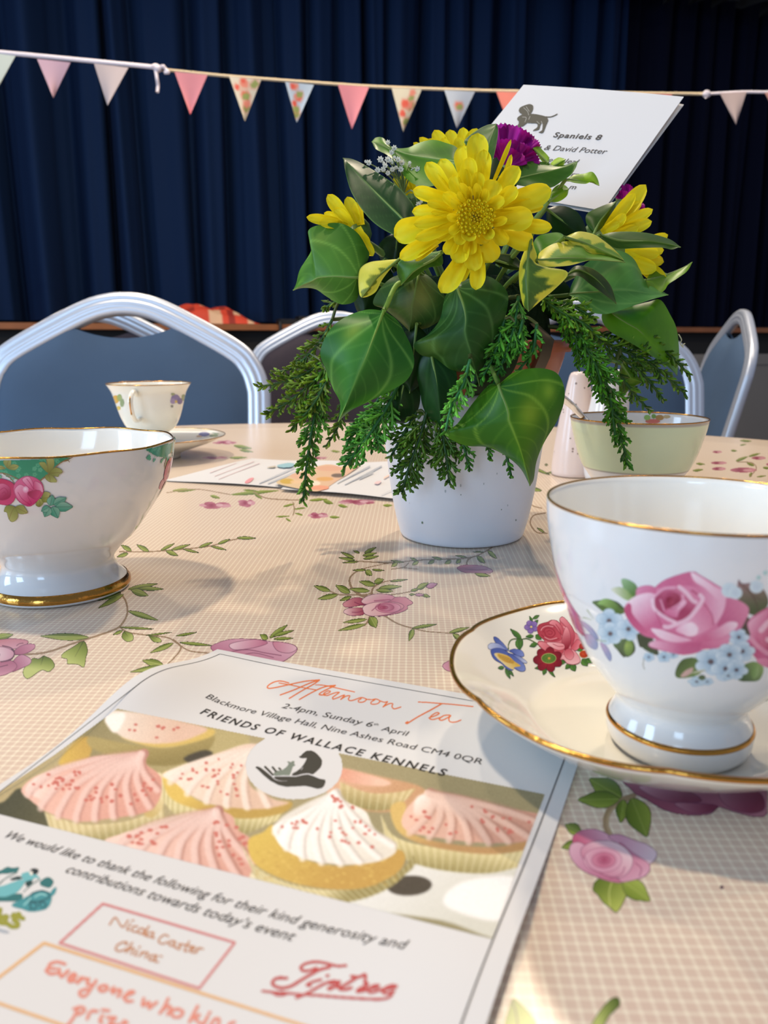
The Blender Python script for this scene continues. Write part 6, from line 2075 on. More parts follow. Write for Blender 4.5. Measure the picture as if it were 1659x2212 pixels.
def blade(left, right, base, tip, Y, dl=0.0, dr=0.0, bulge=0.0, curl=0.0, kind='pinnate', c=(60, 100, 40), c2=None, vein=(150, 176, 110), var=None, seed=0, n=44, m=15, mid=None, wave=0.0,
          edge=None, spots=None):
    """a leaf blade from its outline (photo pixels), distance Y = (base, tip); dl/dr push the two margins away (+) or nearer (-)"""
    L = resample(catmull(np.array([base] + list(left) + [tip], float), 90), n)
    Rr = resample(catmull(np.array([base] + list(right) + [tip], float), 90), n)
    if kind == 'ivy' and n == 44:
        n, m = 96, 30
        L = resample(catmull(np.array([base] + list(left) + [tip], float), 120), n)
        Rr = resample(catmull(np.array([base] + list(right) + [tip], float), 120), n)
    s = np.linspace(0, 1, n)
    if mid is None:
        M = np.array(base, float) + (np.array(tip, float) - np.array(base, float)) * s[:, None]
        # keep the midrib between the margins
        Mm = 0.5 * (L + Rr)
        M = 0.65 * M + 0.35 * Mm
    else:
        M = resample(catmull(np.array([base] + list(mid) + [tip], float), 90), n)
    q = np.random.RandomState(seed + 31)
    t = np.linspace(-1, 1, 2 * m + 1)
    P = np.zeros((n, 2 * m + 1, 2))
    for j, tt in enumerate(t):
        P[:, j] = M + (L - M) * max(0, -tt) + (Rr - M) * max(0, tt)
    S, Tt = np.meshgrid(s, t, indexing='ij')
    Yv = Y[0] * (1 - S) + Y[1] * S + np.where(Tt < 0, dl, dr) * np.abs(Tt) ** 1.3 + bulge * 4 * S * (1 - S) + curl * S ** 3
    Yv = Yv + wave * np.sin(9 * S + 2 * np.sign(Tt)) * np.abs(Tt) ** 2
    ph = q.uniform(0, 6, 4)
    Yv = Yv + 0.0004 * np.sin(5 * S + 2 * Tt + ph[0]) + 0.0003 * np.sin(4 * Tt - 5 * S + ph[1])
    G = aty(P.reshape(-1, 2), Yv.reshape(-1)).reshape(n, 2 * m + 1, 3)
    asp = np.linalg.norm(L - Rr, axis=1).max() / (2 * np.linalg.norm(np.array(tip, float) - np.array(base, float)) + 1e-9)
    c = np.array(c, float)
    c2 = c * .78 if c2 is None else np.array(c2, float)
    f = np.clip(.5 + .35 * np.sin(5 * S + 4 * Tt + ph[2]) + .25 * np.sin(9 * S * Tt + ph[3]), 0, 1)[..., None]
    C = c * (1 - f) + c2 * f
    if spots is not None:
        for (s0, t0, r0, cc) in spots:
            w = np.exp(-(((S - s0) / r0) ** 2 + ((Tt - t0) / (r0 * 2)) ** 2))[..., None]
            C = C * (1 - w * .75) + np.array(cc, float) * w * .75
    if var is not None:
        # variegation: yellow margin eating into the green along a ragged line
        d = 1 - np.abs(Tt) + .16 * np.sin(23 * S + ph[0]) + .12 * np.sin(41 * S + 6 * Tt) + var[1] * (S - .5)
        w = np.clip((var[2] - d) * 9, 0, 1)[..., None]
        C = C * (1 - w) + np.array(var[0], float) * w
    v = vein_mix(kind, S, Tt, asp)[..., None]
    C = C * (1 - v) + np.array(vein, float) * v
    if edge is not None:
        w = np.clip((np.abs(Tt) - .94) * 14, 0, 1)[..., None] * .7
        C = C * (1 - w) + np.array(edge, float) * w
    C = C * np.array([1.0, 1.08, .82]) + np.array([2, 6, 0])
    mb = MB()
    mb.grid(G, lin(np.clip(C, 0, 255)))
    return mb, G


def stem_to(mb, p, r=0.0011, c=(96, 120, 50), via=None, end=None):
    """stem from the point p down into the foam"""
    e = FOAM if end is None else end
    d = p - e
    inner = e + d * min(.45, .030 / (np.linalg.norm(d) + 1e-9))
    pts = [p] + ([via] if via is not None else [p * .5 + inner * .5 + np.array([0, 0, .004])]) + [inner]
    mb.tube(catmull(np.array(pts), 18), np.linspace(r, r * 1.25, 18), 7, lin(c))


def sprig_thing(name, label, cat, group, blades, stem_c=(110, 140, 60), leafmat=None, stem_from=None, r=0.0011):
    Gs = [blade(**b) for b in blades]
    base = Gs[0][1][0, len(Gs[0][1][0]) // 2]
    e = FOAM + (base - FOAM) * min(.45, .030 / np.linalg.norm(base - FOAM))
    t = thing(name, label, cat, tuple(e), group)
    mbs = MB()
    for mb, G in Gs:
        mb.build('leaf', leafmat or M_LEAF, t)
        b = G[0, G.shape[1] // 2]
        # midrib ridge on the under side and petiole
        rib = G[:, G.shape[1] // 2] + np.array([0, .0006, 0])
        mbs.tube(rib, np.linspace(.0009, .0003, len(rib)), 6, lin(stem_c))
        stem_to(mbs, b, r, stem_c, via=None if stem_from is None else stem_from)
    mbs.build('stem', M_STEM, t)
    return t


GI, GLR, GEU = 'ivy leaves in the flower arrangement', 'laurel leaves in the flower arrangement', 'variegated leaves in the flower arrangement'
IV = (150, 182, 120)
# ivy --------------------------------------------------------------------------------------------
t = sprig_thing('ivy_leaf', 'large bright ivy leaf with long pale petiole at the left front', 'leaf', GI,
                [dict(base=(829, 671), tip=(731, 911), left=[(792, 669), (746, 685), (712, 713), (692, 760), (704, 799), (719, 839), (735, 872)],
                      right=[(858, 692), (878, 726), (891, 757), (894, 790), (878, 822), (842, 845), (792, 870), (756, 888)], Y=(.425, .425), dl=.012, dr=.010, bulge=-.010, kind='ivy',
                      c=(62, 116, 52), c2=(44, 92, 44), vein=IV, seed=1, spots=[(.30, -.55, .10, (150, 160, 84)), (.95, -.2, .05, (110, 150, 50))])],
                stem_from=p1(872, 612, .440), stem_c=(140, 176, 70), r=.0013)
sprig_thing('ivy_leaf', 'dark pointed ivy leaf right below the big yellow flower', 'leaf', GI,
            [dict(base=(985, 612), tip=(1036, 834), left=[(962, 640), (950, 690), (925, 722), (894, 743), (908, 766), (941, 776), (968, 799), (1016, 808)],
                  right=[(1020, 600), (1058, 598), (1094, 628), (1096, 666), (1081, 709), (1064, 752), (1046, 798)], Y=(.430, .432), dl=.010, dr=.012, bulge=-.010, kind='ivy',
                  c=(36, 72, 42), c2=(50, 80, 40), vein=(120, 150, 116), seed=2, spots=[(.5, -.7, .1, (90, 110, 50))])])
sprig_thing('ivy_leaf', 'large yellow-green ivy leaf hanging over the pot at the front right', 'leaf', GI,
            [dict(base=(1077, 831), tip=(1145, 1050), left=[(1052, 836), (1022, 870), (988, 915), (960, 938), (1004, 962), (1051, 966), (1091, 984), (1124, 1012)],
                  right=[(1111, 804), (1159, 795), (1200, 804), (1218, 834), (1218, 870), (1203, 910), (1175, 957), (1159, 997), (1153, 1035)], Y=(.412, .418), dl=.014, dr=.010, bulge=-.010, kind='ivy',
                  c=(72, 112, 30), c2=(52, 96, 34), vein=(170, 190, 96), seed=3, spots=[(.15, .3, .14, (52, 100, 62)), (.45, .35, .10, (150, 160, 60)), (.4, .75, .06, (150, 170, 70))])])
sprig_thing('ivy_leaf', 'glossy ivy leaf sticking out at the far left under the left flower', 'leaf', GI,
            [dict(base=(775, 600), tip=(633, 627), left=[(797, 556), (792, 535), (772, 503), (739, 483), (700, 484), (666, 498), (673, 538), (648, 582), (640, 612)],
                  right=[(775, 632), (765, 652), (736, 657), (706, 641), (682, 625), (656, 622)], Y=(.455, .478), dl=.010, dr=.008, bulge=-.008, kind='ivy',
                  c=(58, 98, 40), c2=(84, 122, 58), vein=(150, 180, 110), seed=4, spots=[(.55, -.75, .08, (110, 130, 70)), (.9, -.3, .09, (110, 150, 70))])])
sprig_thing('ivy_leaf', 'brown-mottled dull ivy leaf between the two front ivy leaves', 'leaf', GI,
            [dict(base=(905, 590), tip=(884, 715), left=[(852, 597), (819, 626), (806, 656), (830, 668), (858, 690)], right=[(928, 598), (961, 640), (958, 682), (926, 707)], Y=(.440, .440), dl=.006, dr=.008,
                  bulge=-.006, kind='ivy', c=(50, 76, 44), c2=(92, 96, 66), vein=(120, 136, 96), seed=5, spots=[(.4, .25, .2, (128, 122, 84)), (.3, -.6, .14, (38, 74, 54))])])
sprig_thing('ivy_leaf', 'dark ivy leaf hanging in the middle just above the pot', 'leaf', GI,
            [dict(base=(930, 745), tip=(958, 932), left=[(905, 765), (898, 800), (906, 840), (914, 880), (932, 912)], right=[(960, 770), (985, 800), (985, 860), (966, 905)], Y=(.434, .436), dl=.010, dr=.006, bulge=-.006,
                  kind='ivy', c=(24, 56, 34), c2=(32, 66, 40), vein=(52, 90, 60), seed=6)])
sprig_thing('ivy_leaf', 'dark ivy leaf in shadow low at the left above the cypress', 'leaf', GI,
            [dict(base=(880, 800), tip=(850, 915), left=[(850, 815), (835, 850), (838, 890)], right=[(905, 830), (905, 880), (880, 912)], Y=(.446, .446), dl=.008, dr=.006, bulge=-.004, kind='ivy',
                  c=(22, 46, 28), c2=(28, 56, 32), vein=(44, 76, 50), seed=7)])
sprig_thing('ivy_leaf', 'small three-cornered ivy leaf hanging in the cypress at the right', 'leaf', GI,
            [dict(base=(1342, 786), tip=(1388, 826), left=[(1352, 789), (1370, 806)], right=[(1337, 810), (1340, 858), (1362, 840)], Y=(.470, .470), dl=.004, dr=.004, kind='ivy', c=(70, 104, 26), c2=(96, 116, 40),
                  vein=(120, 150, 60), seed=8, n=24, m=8)])
sprig_thing('ivy_leaf', 'pale blue-green ivy leaf showing its underside at the right', 'leaf', GI,
            [dict(base=(1229, 637), tip=(1444, 637), left=[(1236, 612), (1258, 576), (1295, 552), (1335, 541), (1366, 556), (1383, 584), (1393, 605), (1418, 622)],
                  right=[(1252, 652), (1277, 674), (1312, 678), (1352, 666), (1404, 648)], Y=(.462, .485), dl=.014, dr=-.004, bulge=-.006, kind='ivy', c=(98, 146, 100), c2=(82, 128, 84), vein=(140, 176, 130), seed=9)])
sprig_thing('ivy_leaf', 'large two-toned leaf drooping at the far right, shaded top and lit tip', 'leaf', GI,
            [dict(base=(1305, 660), tip=(1463, 811), left=[(1345, 664), (1400, 652), (1427, 648), (1449, 682), (1462, 712), (1467, 762)],
                  right=[(1300, 690), (1318, 716), (1350, 734), (1381, 752), (1437, 788)], Y=(.474, .500), dl=.020, dr=-.010, bulge=-.010, kind='pinnate', c=(78, 120, 18), c2=(96, 140, 24), vein=(110, 150, 50), seed=10,
                  spots=[(.25, -.4, .16, (66, 130, 80))])])
sprig_thing('ivy_leaf', 'twisted leaf with a long thin upturned tip at the far right', 'leaf', GI,
            [dict(base=(1395, 606), tip=(1496, 566), left=[(1412, 578), (1424, 582), (1448, 592), (1480, 580)], right=[(1410, 640), (1434, 628), (1444, 614), (1462, 602), (1484, 586)], Y=(.490, .510), dl=.004, dr=-.010,
                  kind='pinnate', c=(96, 128, 40), c2=(120, 144, 60), vein=(130, 156, 80), seed=11, n=34, m=10)])
# laurel and other plain leaves --------------------------------------------------------------------
sprig_thing('laurel_leaf', 'dark blue-green laurel leaf pointing up left beside the big yellow flower', 'leaf', GLR,
            [dict(base=(893, 496), tip=(741, 341), left=[(868, 512), (832, 498), (802, 476), (777, 446), (757, 410), (746, 370)], right=[(895, 450), (880, 425), (858, 402), (812, 371), (780, 352), (759, 343)], Y=(.452, .490), dl=-.004,
                  dr=.012, bulge=-.006, c=(34, 66, 42), c2=(28, 56, 36), vein=(110, 140, 96), edge=(130, 160, 110), seed=12)])
sprig_thing('laurel_leaf', 'olive green leaf with curled left tip lying above the laurel leaf', 'leaf', GLR,
            [dict(base=(995, 352), tip=(803, 306), left=[(980, 380), (935, 402), (900, 400), (876, 384), (856, 352), (835, 334), (812, 322)], right=[(988, 320), (964, 309), (936, 302), (906, 308), (880, 319), (848, 318), (828, 298), (812, 297)],
                  Y=(.470, .510), dl=-.008, dr=.010, bulge=-.004, c=(88, 128, 32), c2=(56, 92, 28), vein=(120, 150, 60), seed=13)])
sprig_thing('laurel_leaf', 'small green leaf with pale midrib under the left petals of the big flower', 'leaf', GLR,
            [dict(base=(955, 545), tip=(868, 614), left=[(920, 552), (885, 556), (861, 566), (858, 590)], right=[(955, 572), (925, 579), (893, 603), (878, 611)], Y=(.420, .424), dl=.006, dr=.012, bulge=-.004, c=(70, 104, 44),
                  c2=(52, 84, 36), vein=(130, 156, 84), edge=(150, 170, 100), seed=14)], stem_from=p1(900, 570, .44))
sprig_thing('laurel_leaf', 'long narrow dark leaf crossing the two right yellow flowers', 'leaf', GLR,
            [dict(base=(1297, 508), tip=(1471, 534), left=[(1328, 501), (1378, 501), (1416, 507), (1449, 518)], right=[(1312, 524), (1333, 537), (1378, 536), (1429, 535), (1450, 539), (1464, 535)], Y=(.455, .470), dl=.010, dr=-.002,
                  c=(58, 84, 20), c2=(50, 76, 18), vein=(110, 130, 60), edge=(130, 150, 90), seed=15, mid=[(1340, 520), (1400, 522), (1445, 528)])])
sprig_thing('laurel_leaf', 'dark pointed leaf drooping in front of the pale ivy leaf', 'leaf', GLR,
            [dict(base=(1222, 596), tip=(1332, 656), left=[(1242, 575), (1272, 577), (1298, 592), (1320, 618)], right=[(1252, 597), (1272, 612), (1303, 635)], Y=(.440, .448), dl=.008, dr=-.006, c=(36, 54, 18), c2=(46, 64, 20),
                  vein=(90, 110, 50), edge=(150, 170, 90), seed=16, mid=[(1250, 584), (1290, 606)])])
sprig_thing('laurel_leaf', 'dark leaf wrapped in front of the magenta carnation', 'leaf', GLR,
            [dict(base=(1050, 372), tip=(1072, 267), left=[(1030, 350), (1010, 318), (1003, 304), (1026, 284), (1052, 270)], right=[(1058, 366), (1066, 340), (1073, 308), (1076, 280)], Y=(.450, .462), dl=.010, dr=-.004, c=(56, 86, 34),
                  c2=(40, 68, 30), vein=(100, 126, 70), edge=(170, 170, 130), seed=17)])
sprig_thing('laurel_leaf', 'dark green leaf behind the upper right petals of the big flower', 'leaf', GLR,
            [dict(base=(1100, 395), tip=(1248, 348), left=[(1106, 362), (1150, 348), (1199, 355), (1216, 357), (1234, 352)], right=[(1130, 402), (1186, 406), (1213, 392), (1233, 378), (1244, 362)], Y=(.462, .478), dl=.010, dr=-.004,
                  c=(48, 84, 28), c2=(72, 108, 40), vein=(100, 130, 60), seed=18)])
sprig_thing('laurel_leaf', 'shaded green leaf under the lower right corner of the place card', 'leaf', GLR,
            [dict(base=(1283, 506), tip=(1332, 434), left=[(1268, 486), (1268, 462), (1300, 445)], right=[(1300, 492), (1318, 470), (1328, 452)], Y=(.490, .505), dl=.004, dr=.006, c=(62, 88, 34), c2=(48, 72, 28), vein=(90, 120, 60), seed=19, n=26, m=9)])
sprig_thing('laurel_leaf', 'green leaf between the big flower and the variegated pair at the right', 'leaf', GLR,
            [dict(base=(1166, 560), tip=(1222, 512), left=[(1150, 540), (1160, 512), (1190, 503), (1210, 503)], right=[(1190, 548), (1215, 530)], Y=(.440, .450), dl=.006, dr=.004, c=(92, 136, 36), c2=(70, 112, 34), vein=(120, 150, 60), seed=20, n=26, m=9)])
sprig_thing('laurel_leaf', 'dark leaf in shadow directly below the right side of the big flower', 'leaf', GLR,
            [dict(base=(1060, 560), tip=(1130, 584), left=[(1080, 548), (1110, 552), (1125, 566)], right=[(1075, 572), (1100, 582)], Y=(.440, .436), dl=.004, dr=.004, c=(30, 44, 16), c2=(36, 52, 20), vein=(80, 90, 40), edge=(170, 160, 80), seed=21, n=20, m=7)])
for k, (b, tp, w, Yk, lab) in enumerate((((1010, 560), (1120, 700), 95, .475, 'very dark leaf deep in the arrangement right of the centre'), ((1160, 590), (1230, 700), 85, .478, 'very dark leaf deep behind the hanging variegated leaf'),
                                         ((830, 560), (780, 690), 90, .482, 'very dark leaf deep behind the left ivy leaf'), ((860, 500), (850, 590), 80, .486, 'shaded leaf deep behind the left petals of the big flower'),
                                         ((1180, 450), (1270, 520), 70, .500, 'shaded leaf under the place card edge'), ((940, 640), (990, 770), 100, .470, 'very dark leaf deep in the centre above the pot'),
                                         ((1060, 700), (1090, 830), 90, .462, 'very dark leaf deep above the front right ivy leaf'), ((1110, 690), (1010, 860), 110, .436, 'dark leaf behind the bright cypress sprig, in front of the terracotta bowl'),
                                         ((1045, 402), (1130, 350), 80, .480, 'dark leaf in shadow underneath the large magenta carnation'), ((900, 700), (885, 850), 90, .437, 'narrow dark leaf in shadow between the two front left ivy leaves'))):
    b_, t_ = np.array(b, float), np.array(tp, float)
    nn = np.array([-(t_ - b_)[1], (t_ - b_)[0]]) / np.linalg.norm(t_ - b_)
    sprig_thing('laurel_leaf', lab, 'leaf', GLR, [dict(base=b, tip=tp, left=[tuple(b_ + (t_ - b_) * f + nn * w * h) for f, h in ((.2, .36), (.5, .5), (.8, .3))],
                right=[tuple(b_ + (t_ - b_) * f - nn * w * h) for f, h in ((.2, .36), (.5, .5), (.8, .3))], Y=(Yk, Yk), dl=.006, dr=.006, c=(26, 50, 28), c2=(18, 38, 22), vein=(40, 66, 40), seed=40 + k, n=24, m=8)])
# variegated euonymus --------------------------------------------------------------------------------
YV, GV = (226, 204, 92), (96, 128, 56)
sprig_thing('variegated_leaf', 'yellow-edged leaf hanging just under the big flower at the right', 'leaf', GEU,
            [dict(base=(1150, 506), tip=(1142, 673), left=[(1138, 530), (1124, 566), (1121, 606), (1129, 656)], right=[(1153, 530), (1160, 552), (1158, 572), (1184, 578), (1221, 584), (1225, 597), (1200, 623), (1168, 650)], Y=(.420, .412), dl=.006,
                  dr=.006, bulge=-.004, c=(92, 116, 66), c2=(76, 98, 48), vein=(160, 176, 96), var=((230, 206, 84), .7, .62), edge=(240, 224, 140), seed=22, mid=[(1142, 550), (1138, 610)], wave=.001)], leafmat=M_SOFTLEAF)
sprig_thing('variegated_leaf', 'lower of two yellow-margined leaves pointing right beside the big flower', 'leaf', GEU,
            [dict(base=(1161, 562), tip=(1351, 566), left=[(1166, 545), (1194, 527), (1227, 521), (1257, 527), (1272, 543), (1316, 552)], right=[(1172, 575), (1227, 574), (1277, 562), (1328, 564)], Y=(.420, .440), dl=.010, dr=-.002, c=(96, 134, 54),
                  c2=(112, 146, 66), vein=(170, 186, 110), var=((222, 198, 86), 1.4, .34), edge=(206, 204, 130), seed=23, wave=.001)], leafmat=M_SOFTLEAF)
sprig_thing('variegated_leaf', 'upper of two yellow-margined leaves pointing right beside the big flower', 'leaf', GEU,
            [dict(base=(1220, 512), tip=(1348, 563), left=[(1242, 502), (1257, 500), (1283, 506), (1303, 519), (1323, 535), (1340, 552)], right=[(1240, 528), (1258, 532), (1275, 544), (1300, 552), (1325, 558)], Y=(.434, .446), dl=.010, dr=.002,
                  c=(104, 136, 60), c2=(146, 158, 78), vein=(170, 180, 100), var=((218, 196, 96), .9, .60), edge=(224, 212, 130), seed=24, wave=.0015)], leafmat=M_SOFTLEAF)
sprig_thing('variegated_leaf', 'small yellow leaf with toothed edge left below the big flower', 'leaf', GEU,
            [dict(base=(864, 559), tip=(781, 643), left=[(830, 562), (799, 566), (779, 579), (774, 602), (776, 634)], right=[(846, 578), (826, 604), (812, 630), (794, 641)], Y=(.428, .420), dl=.004, dr=.008, bulge=-.003, c=(130, 128, 60),
                  c2=(110, 116, 50), vein=(190, 180, 100), var=((232, 206, 104), .5, .85), edge=(150, 140, 70), seed=25, wave=.0012)], leafmat=M_SOFTLEAF)
# chartreuse young leaves in front of the card
sprig_thing('young_leaf_sprig', 'bright lime young leaves twisted in front of the place card', 'leaf sprig', None,
            [dict(base=(1184, 436), tip=(1229, 408), left=[(1192, 412), (1206, 399), (1220, 400)], right=[(1205, 436), (1224, 424)], Y=(.478, .482), dl=.004, dr=.004, c=(150, 184, 40), c2=(128, 164, 36), vein=(176, 200, 90), seed=26, n=24, m=8),
             dict(base=(1222, 388), tip=(1295, 400), left=[(1240, 378), (1262, 375), (1279, 371), (1290, 384)], right=[(1240, 395), (1265, 397), (1280, 391), (1288, 398)], Y=(.482, .486), dl=.004, dr=-.002, c=(164, 194, 44), c2=(140, 176, 40),
                  vein=(190, 206, 90), seed=27, n=26, m=8),
             dict(base=(1184, 352), tip=(1147, 317), left=[(1172, 350), (1160, 334)], right=[(1186, 340), (1170, 322), (1160, 312)], Y=(.480, .484), dl=.003, dr=.004, c=(150, 180, 50), c2=(176, 200, 70), vein=(190, 206, 90), seed=28, n=22, m=6),
             dict(base=(1186, 364), tip=(1222, 344), left=[(1190, 352), (1206, 340)], right=[(1205, 366), (1218, 356)], Y=(.478, .482), dl=.003, dr=.004, c=(160, 190, 60), c2=(186, 206, 80), vein=(200, 216, 100), seed=29, n=20, m=6)],
            stem_c=(150, 180, 90), leafmat=M_SOFTLEAF)


# ------------------------------------------------------------------ flowers
def petal(tip, base, w, Yb, Yt, cup=.004, c=(246, 226, 24), c2=(232, 196, 10), seed=0, curl=0.0, flare=0.34, point=0.0, n=16, m=5):
    b, t = np.array(base, float), np.array(tip, float)
    d = t - b
    L = np.linalg.norm(d)
    nn = np.array([-d[1], d[0]]) / L
    q = np.random.RandomState(seed)
    bend = q.uniform(-.05, .05) * L
    s = np.linspace(0, 1, n)
    hw = w / 2 * (1 - flare + flare * np.sin(np.pi * np.clip(s * .62, 0, .5))) * np.sqrt(np.clip(1 - np.clip((s - .62) / .38, 0, 1) ** (1.9 - point), 0, 1))
    hw[-1] = w * .02
    u = np.linspace(-1, 1, 2 * m + 1)
    P = b + np.outer(s, d) + np.outer(np.sin(np.pi * s) * bend, nn)
    G = P[:, None] + nn[None, None] * (hw[:, None] * u[None])[..., None]
    Yv = (Yb * (1 - s) + Yt * s)[:, None] - cup * (u[None] ** 2) * np.sin(np.pi * np.clip(s, .12, .92))[:, None] + curl * (s ** 3)[:, None] + .0003 * np.sin(5 * u[None] + 6 * s[:, None])
    X = aty(G.reshape(-1, 2), Yv.reshape(-1)).reshape(n, 2 * m + 1, 3)
    f = np.clip((1 - s)[:, None] * .8 + .22 * np.cos(9 * u[None] + .4), 0, 1)[..., None]
    C = np.array(c, float) * (1 - f) + np.array(c2, float) * f
    mb = MB()
    mb.grid(X, lin(np.clip(C, 0, 255)))
    return mb


GC_ = 'yellow chrysanthemums in the flower arrangement'


def flower(label, center, Yc, petals, pet_c=((255, 243, 50), (255, 230, 18)), florets=0, frad=30, group=GC_, name='chrysanthemum', cat='flower', calyx=True):
    """petals: (tip, base, width, dYbase, dYtip[, cup, curl])"""
    cpt = p1(*center, Yc)
    t = thing(name, label, cat, tuple(cpt), group)
    for i, q in enumerate(petals):
        tip, base, w, db, dt = q[:5]
        cup = q[5] if len(q) > 5 else .0035
        curl = q[6] if len(q) > 6 else 0.0
        c, c2 = pet_c
        k = .94 + .06 * ((i * 37) % 10) / 10
        petal(tip, base, w, Yc + db, Yc + dt, cup, np.array(c) * k, np.array(c2) * k, i, curl).build('petal', M_PETAL, t)
    if florets:
        mb = MB()
        q = np.random.RandomState(5)
        for i in range(florets):
            rho = frad * math.sqrt((i + .5) / florets)
            a = i * 2.39996
            x, y = center[0] + rho * math.cos(a), center[1] + rho * math.sin(a)
            y0 = Yc + .002 - .002 * (1 - (rho / frad) ** 2)
            h = .006 + .003 * (rho / frad)
            lx, ly = 10 * math.cos(a + .4) * rho / frad, 10 * math.sin(a + .4) * rho / frad
            pts = [p1(x, y, y0 + .004), p1(x + lx * .4, y + ly * .4, y0 - h * .5), p1(x + lx * (.9 if rho > frad * .45 else -.4), y + ly * (.9 if rho > frad * .45 else -.4), y0 - h)]
            cc = lin((255, 230, 24)) if rho > frad * .35 else lin((244, 214, 30))
            mb.tube(catmull(np.array(pts), 7), np.array([.0012, .0013, .0014, .0014, .0015, .0013, .0007]) * (1.0 if rho > frad * .45 else .75), 6, cc)
        mb.build('disc_florets', M_PETAL, t)
    mb = MB()
    back = cpt + np.array([0, .012, -.002])
    if calyx:
        th = np.linspace(0, math.pi, 8)
        mb.tube([back + np.array([0, .010 * k / 7 - .004, 0]) for k in range(8)], .010 * np.sin(th) + .001, 12, lin((84, 120, 60)))
    stem_to(mb, back, .0020, (104, 136, 66))
    mb.build('stem', M_STEM, t)
    return t


def Z6(x, y):
    return (820 + x / 4.1475, 260 + y / 4.1475)


outer = [((880, 113), (870, 470), 170), ((742, 225), (800, 560), 165), ((935, 262), (930, 560), 125), ((1178, 172), (1020, 550), 44), ((1182, 305), (1070, 570), 52), ((1246, 412), (1050, 680), 140), ((1540, 620), (1090, 740), 190),
         ((1468, 770), (1050, 810), 120), ((1545, 962), (1180, 900), 120), ((1372, 1120), (1040, 980), 190), ((1010, 1275), (920, 1010), 195), ((862, 1520), (880, 1180), 125), ((550, 1545), (760, 1200), 160), ((680, 1440), (800, 1240), 140),
         ((178, 1238), (540, 1040), 130), ((130, 1040), (450, 930), 200), ((290, 820), (620, 790), 115), ((298, 625), (620, 700), 120), ((420, 375), (620, 660), 130), ((545, 345), (730, 640), 140), ((320, 1260), (520, 1110), 60)]
middle = [((800, 328), (830, 640), 140), ((650, 490), (770, 720), 120), ((425, 735), (660, 800), 80), ((570, 650), (740, 810), 110), ((460, 822), (690, 840), 70), ((1052, 540), (940, 740), 165), ((1230, 600), (1050, 760), 125),
          ((1378, 870), (1020, 880), 200), ((1282, 850), (980, 880), 105), ((305, 930), (660, 890), 110), ((318, 1060), (680, 930), 100), ((1135, 1115), (1030, 960), 120), ((495, 1050), (730, 930), 125), ((590, 1200), (690, 1020), 115),
          ((690, 1280), (760, 1040), 150), ((852, 1352), (830, 1070), 150), ((960, 1105), (900, 970), 135), ((795, 1205), (830, 1050), 110), ((890, 460), (860, 660), 110), ((745, 430), (800, 680), 110)]
inner = [((800, 590), (820, 760), 60), ((960, 610), (900, 780), 90), ((1112, 690), (960, 810), 120), ((1145, 880), (970, 930), 85), ((800, 1085), (810, 950), 140), ((690, 1110), (780, 970), 120), ((600, 860), (740, 880), 80), ((640, 700), (770, 800), 90),
         ((700, 640), (800, 780), 70), ((1010, 1060), (930, 950), 110), ((620, 1010), (750, 930), 90), ((720, 560), (820, 740), 80), ((870, 560), (870, 750), 80), ((1030, 780), (940, 840), 70)]
pets = []
for k, (tp, bs, w) in enumerate(outer):
    pets.append((Z6(*tp), Z6(*bs), w * (1.18 if w > 80 else 1) / 4.1475, .013, .010 + .004 * math.sin(k * 2.1), .004, .004))
for k, (tp, bs, w) in enumerate(middle):
    pets.append((Z6(*tp), Z6(*bs), w * 1.15 / 4.1475, .008, .001 + .0025 * math.sin(k * 1.7), .0045, .0015))
for k, (tp, bs, w) in enumerate(inner):
    pets.append((Z6(*tp), Z6(*bs), w / 4.1475, .004, -.0055 + .0015 * math.sin(k * 2.6), .005, -.001))
flower('large yellow chrysanthemum at the centre front of the arrangement', (1027, 470), .405, pets, florets=70, frad=33)
flower('yellow chrysanthemum behind, its petals showing above the olive leaf at the top', (985, 350), .53,
       [((906, 297), (960, 345), 22, .004, .0), ((893, 308), (950, 350), 18, .002, -.002), ((938, 281), (975, 345), 32, .006, .004), ((971, 280), (985, 345), 32, .006, .004), ((1001, 275), (995, 345), 30, .006, .004), ((1030, 277), (1005, 345), 30, .006, .004),
        ((925, 300), (970, 350), 24, .0, -.004), ((955, 298), (980, 350), 26, .0, -.004), ((990, 296), (990, 350), 26, .0, -.004), ((1128, 281), (1085, 345), 24, .010, .010)])
flower('yellow chrysanthemum seen from the side at the far left', (762, 490), .475,
       [((662, 469), (748, 484), 24, .0, -.006), ((700, 460), (752, 484), 22, .002, .0), ((708, 420), (756, 482), 30, .004, .004), ((750, 425), (772, 482), 28, .006, .008), ((806, 553), (772, 492), 26, -.002, -.004), ((796, 535), (768, 494), 24, .002, .002),
        ((690, 480), (750, 490), 24, -.003, -.008), ((772, 436), (780, 486), 24, .008, .012), ((722, 450), (760, 488), 24, -.002, -.004)])
flower('yellow chrysanthemum facing right beneath the place card', (1304, 502), .50,
       [((1395, 399), (1312, 500), 38, .006, .010), ((1372, 418), (1308, 498), 28, .002, .002), ((1410, 452), (1316, 503), 27, .004, .004), ((1408, 478), (1318, 506), 30, .002, .0), ((1352, 462), (1306, 500), 24, -.002, -.006),
        ((1338, 480), (1300, 503), 22, -.003, -.007), ((1380, 490), (1318, 508), 24, .0, -.002), ((1386, 436), (1312, 500), 26, .008, .008)])
flower('lowest right yellow chrysanthemum half under the long dark leaf', (1346, 548), .50,
       [((1443, 507), (1370, 535), 24, .008, .008), ((1434, 540), (1365, 545), 28, .004, .002), ((1434, 566), (1362, 550), 30, .002, .0), ((1438, 608), (1370, 560), 36, .0, -.002), ((1418, 584), (1355, 552), 36, -.002, -.006), ((1424, 548), (1350, 542), 34, -.001, -.004),
        ((1400, 520), (1360, 540), 24, .006, .006)])
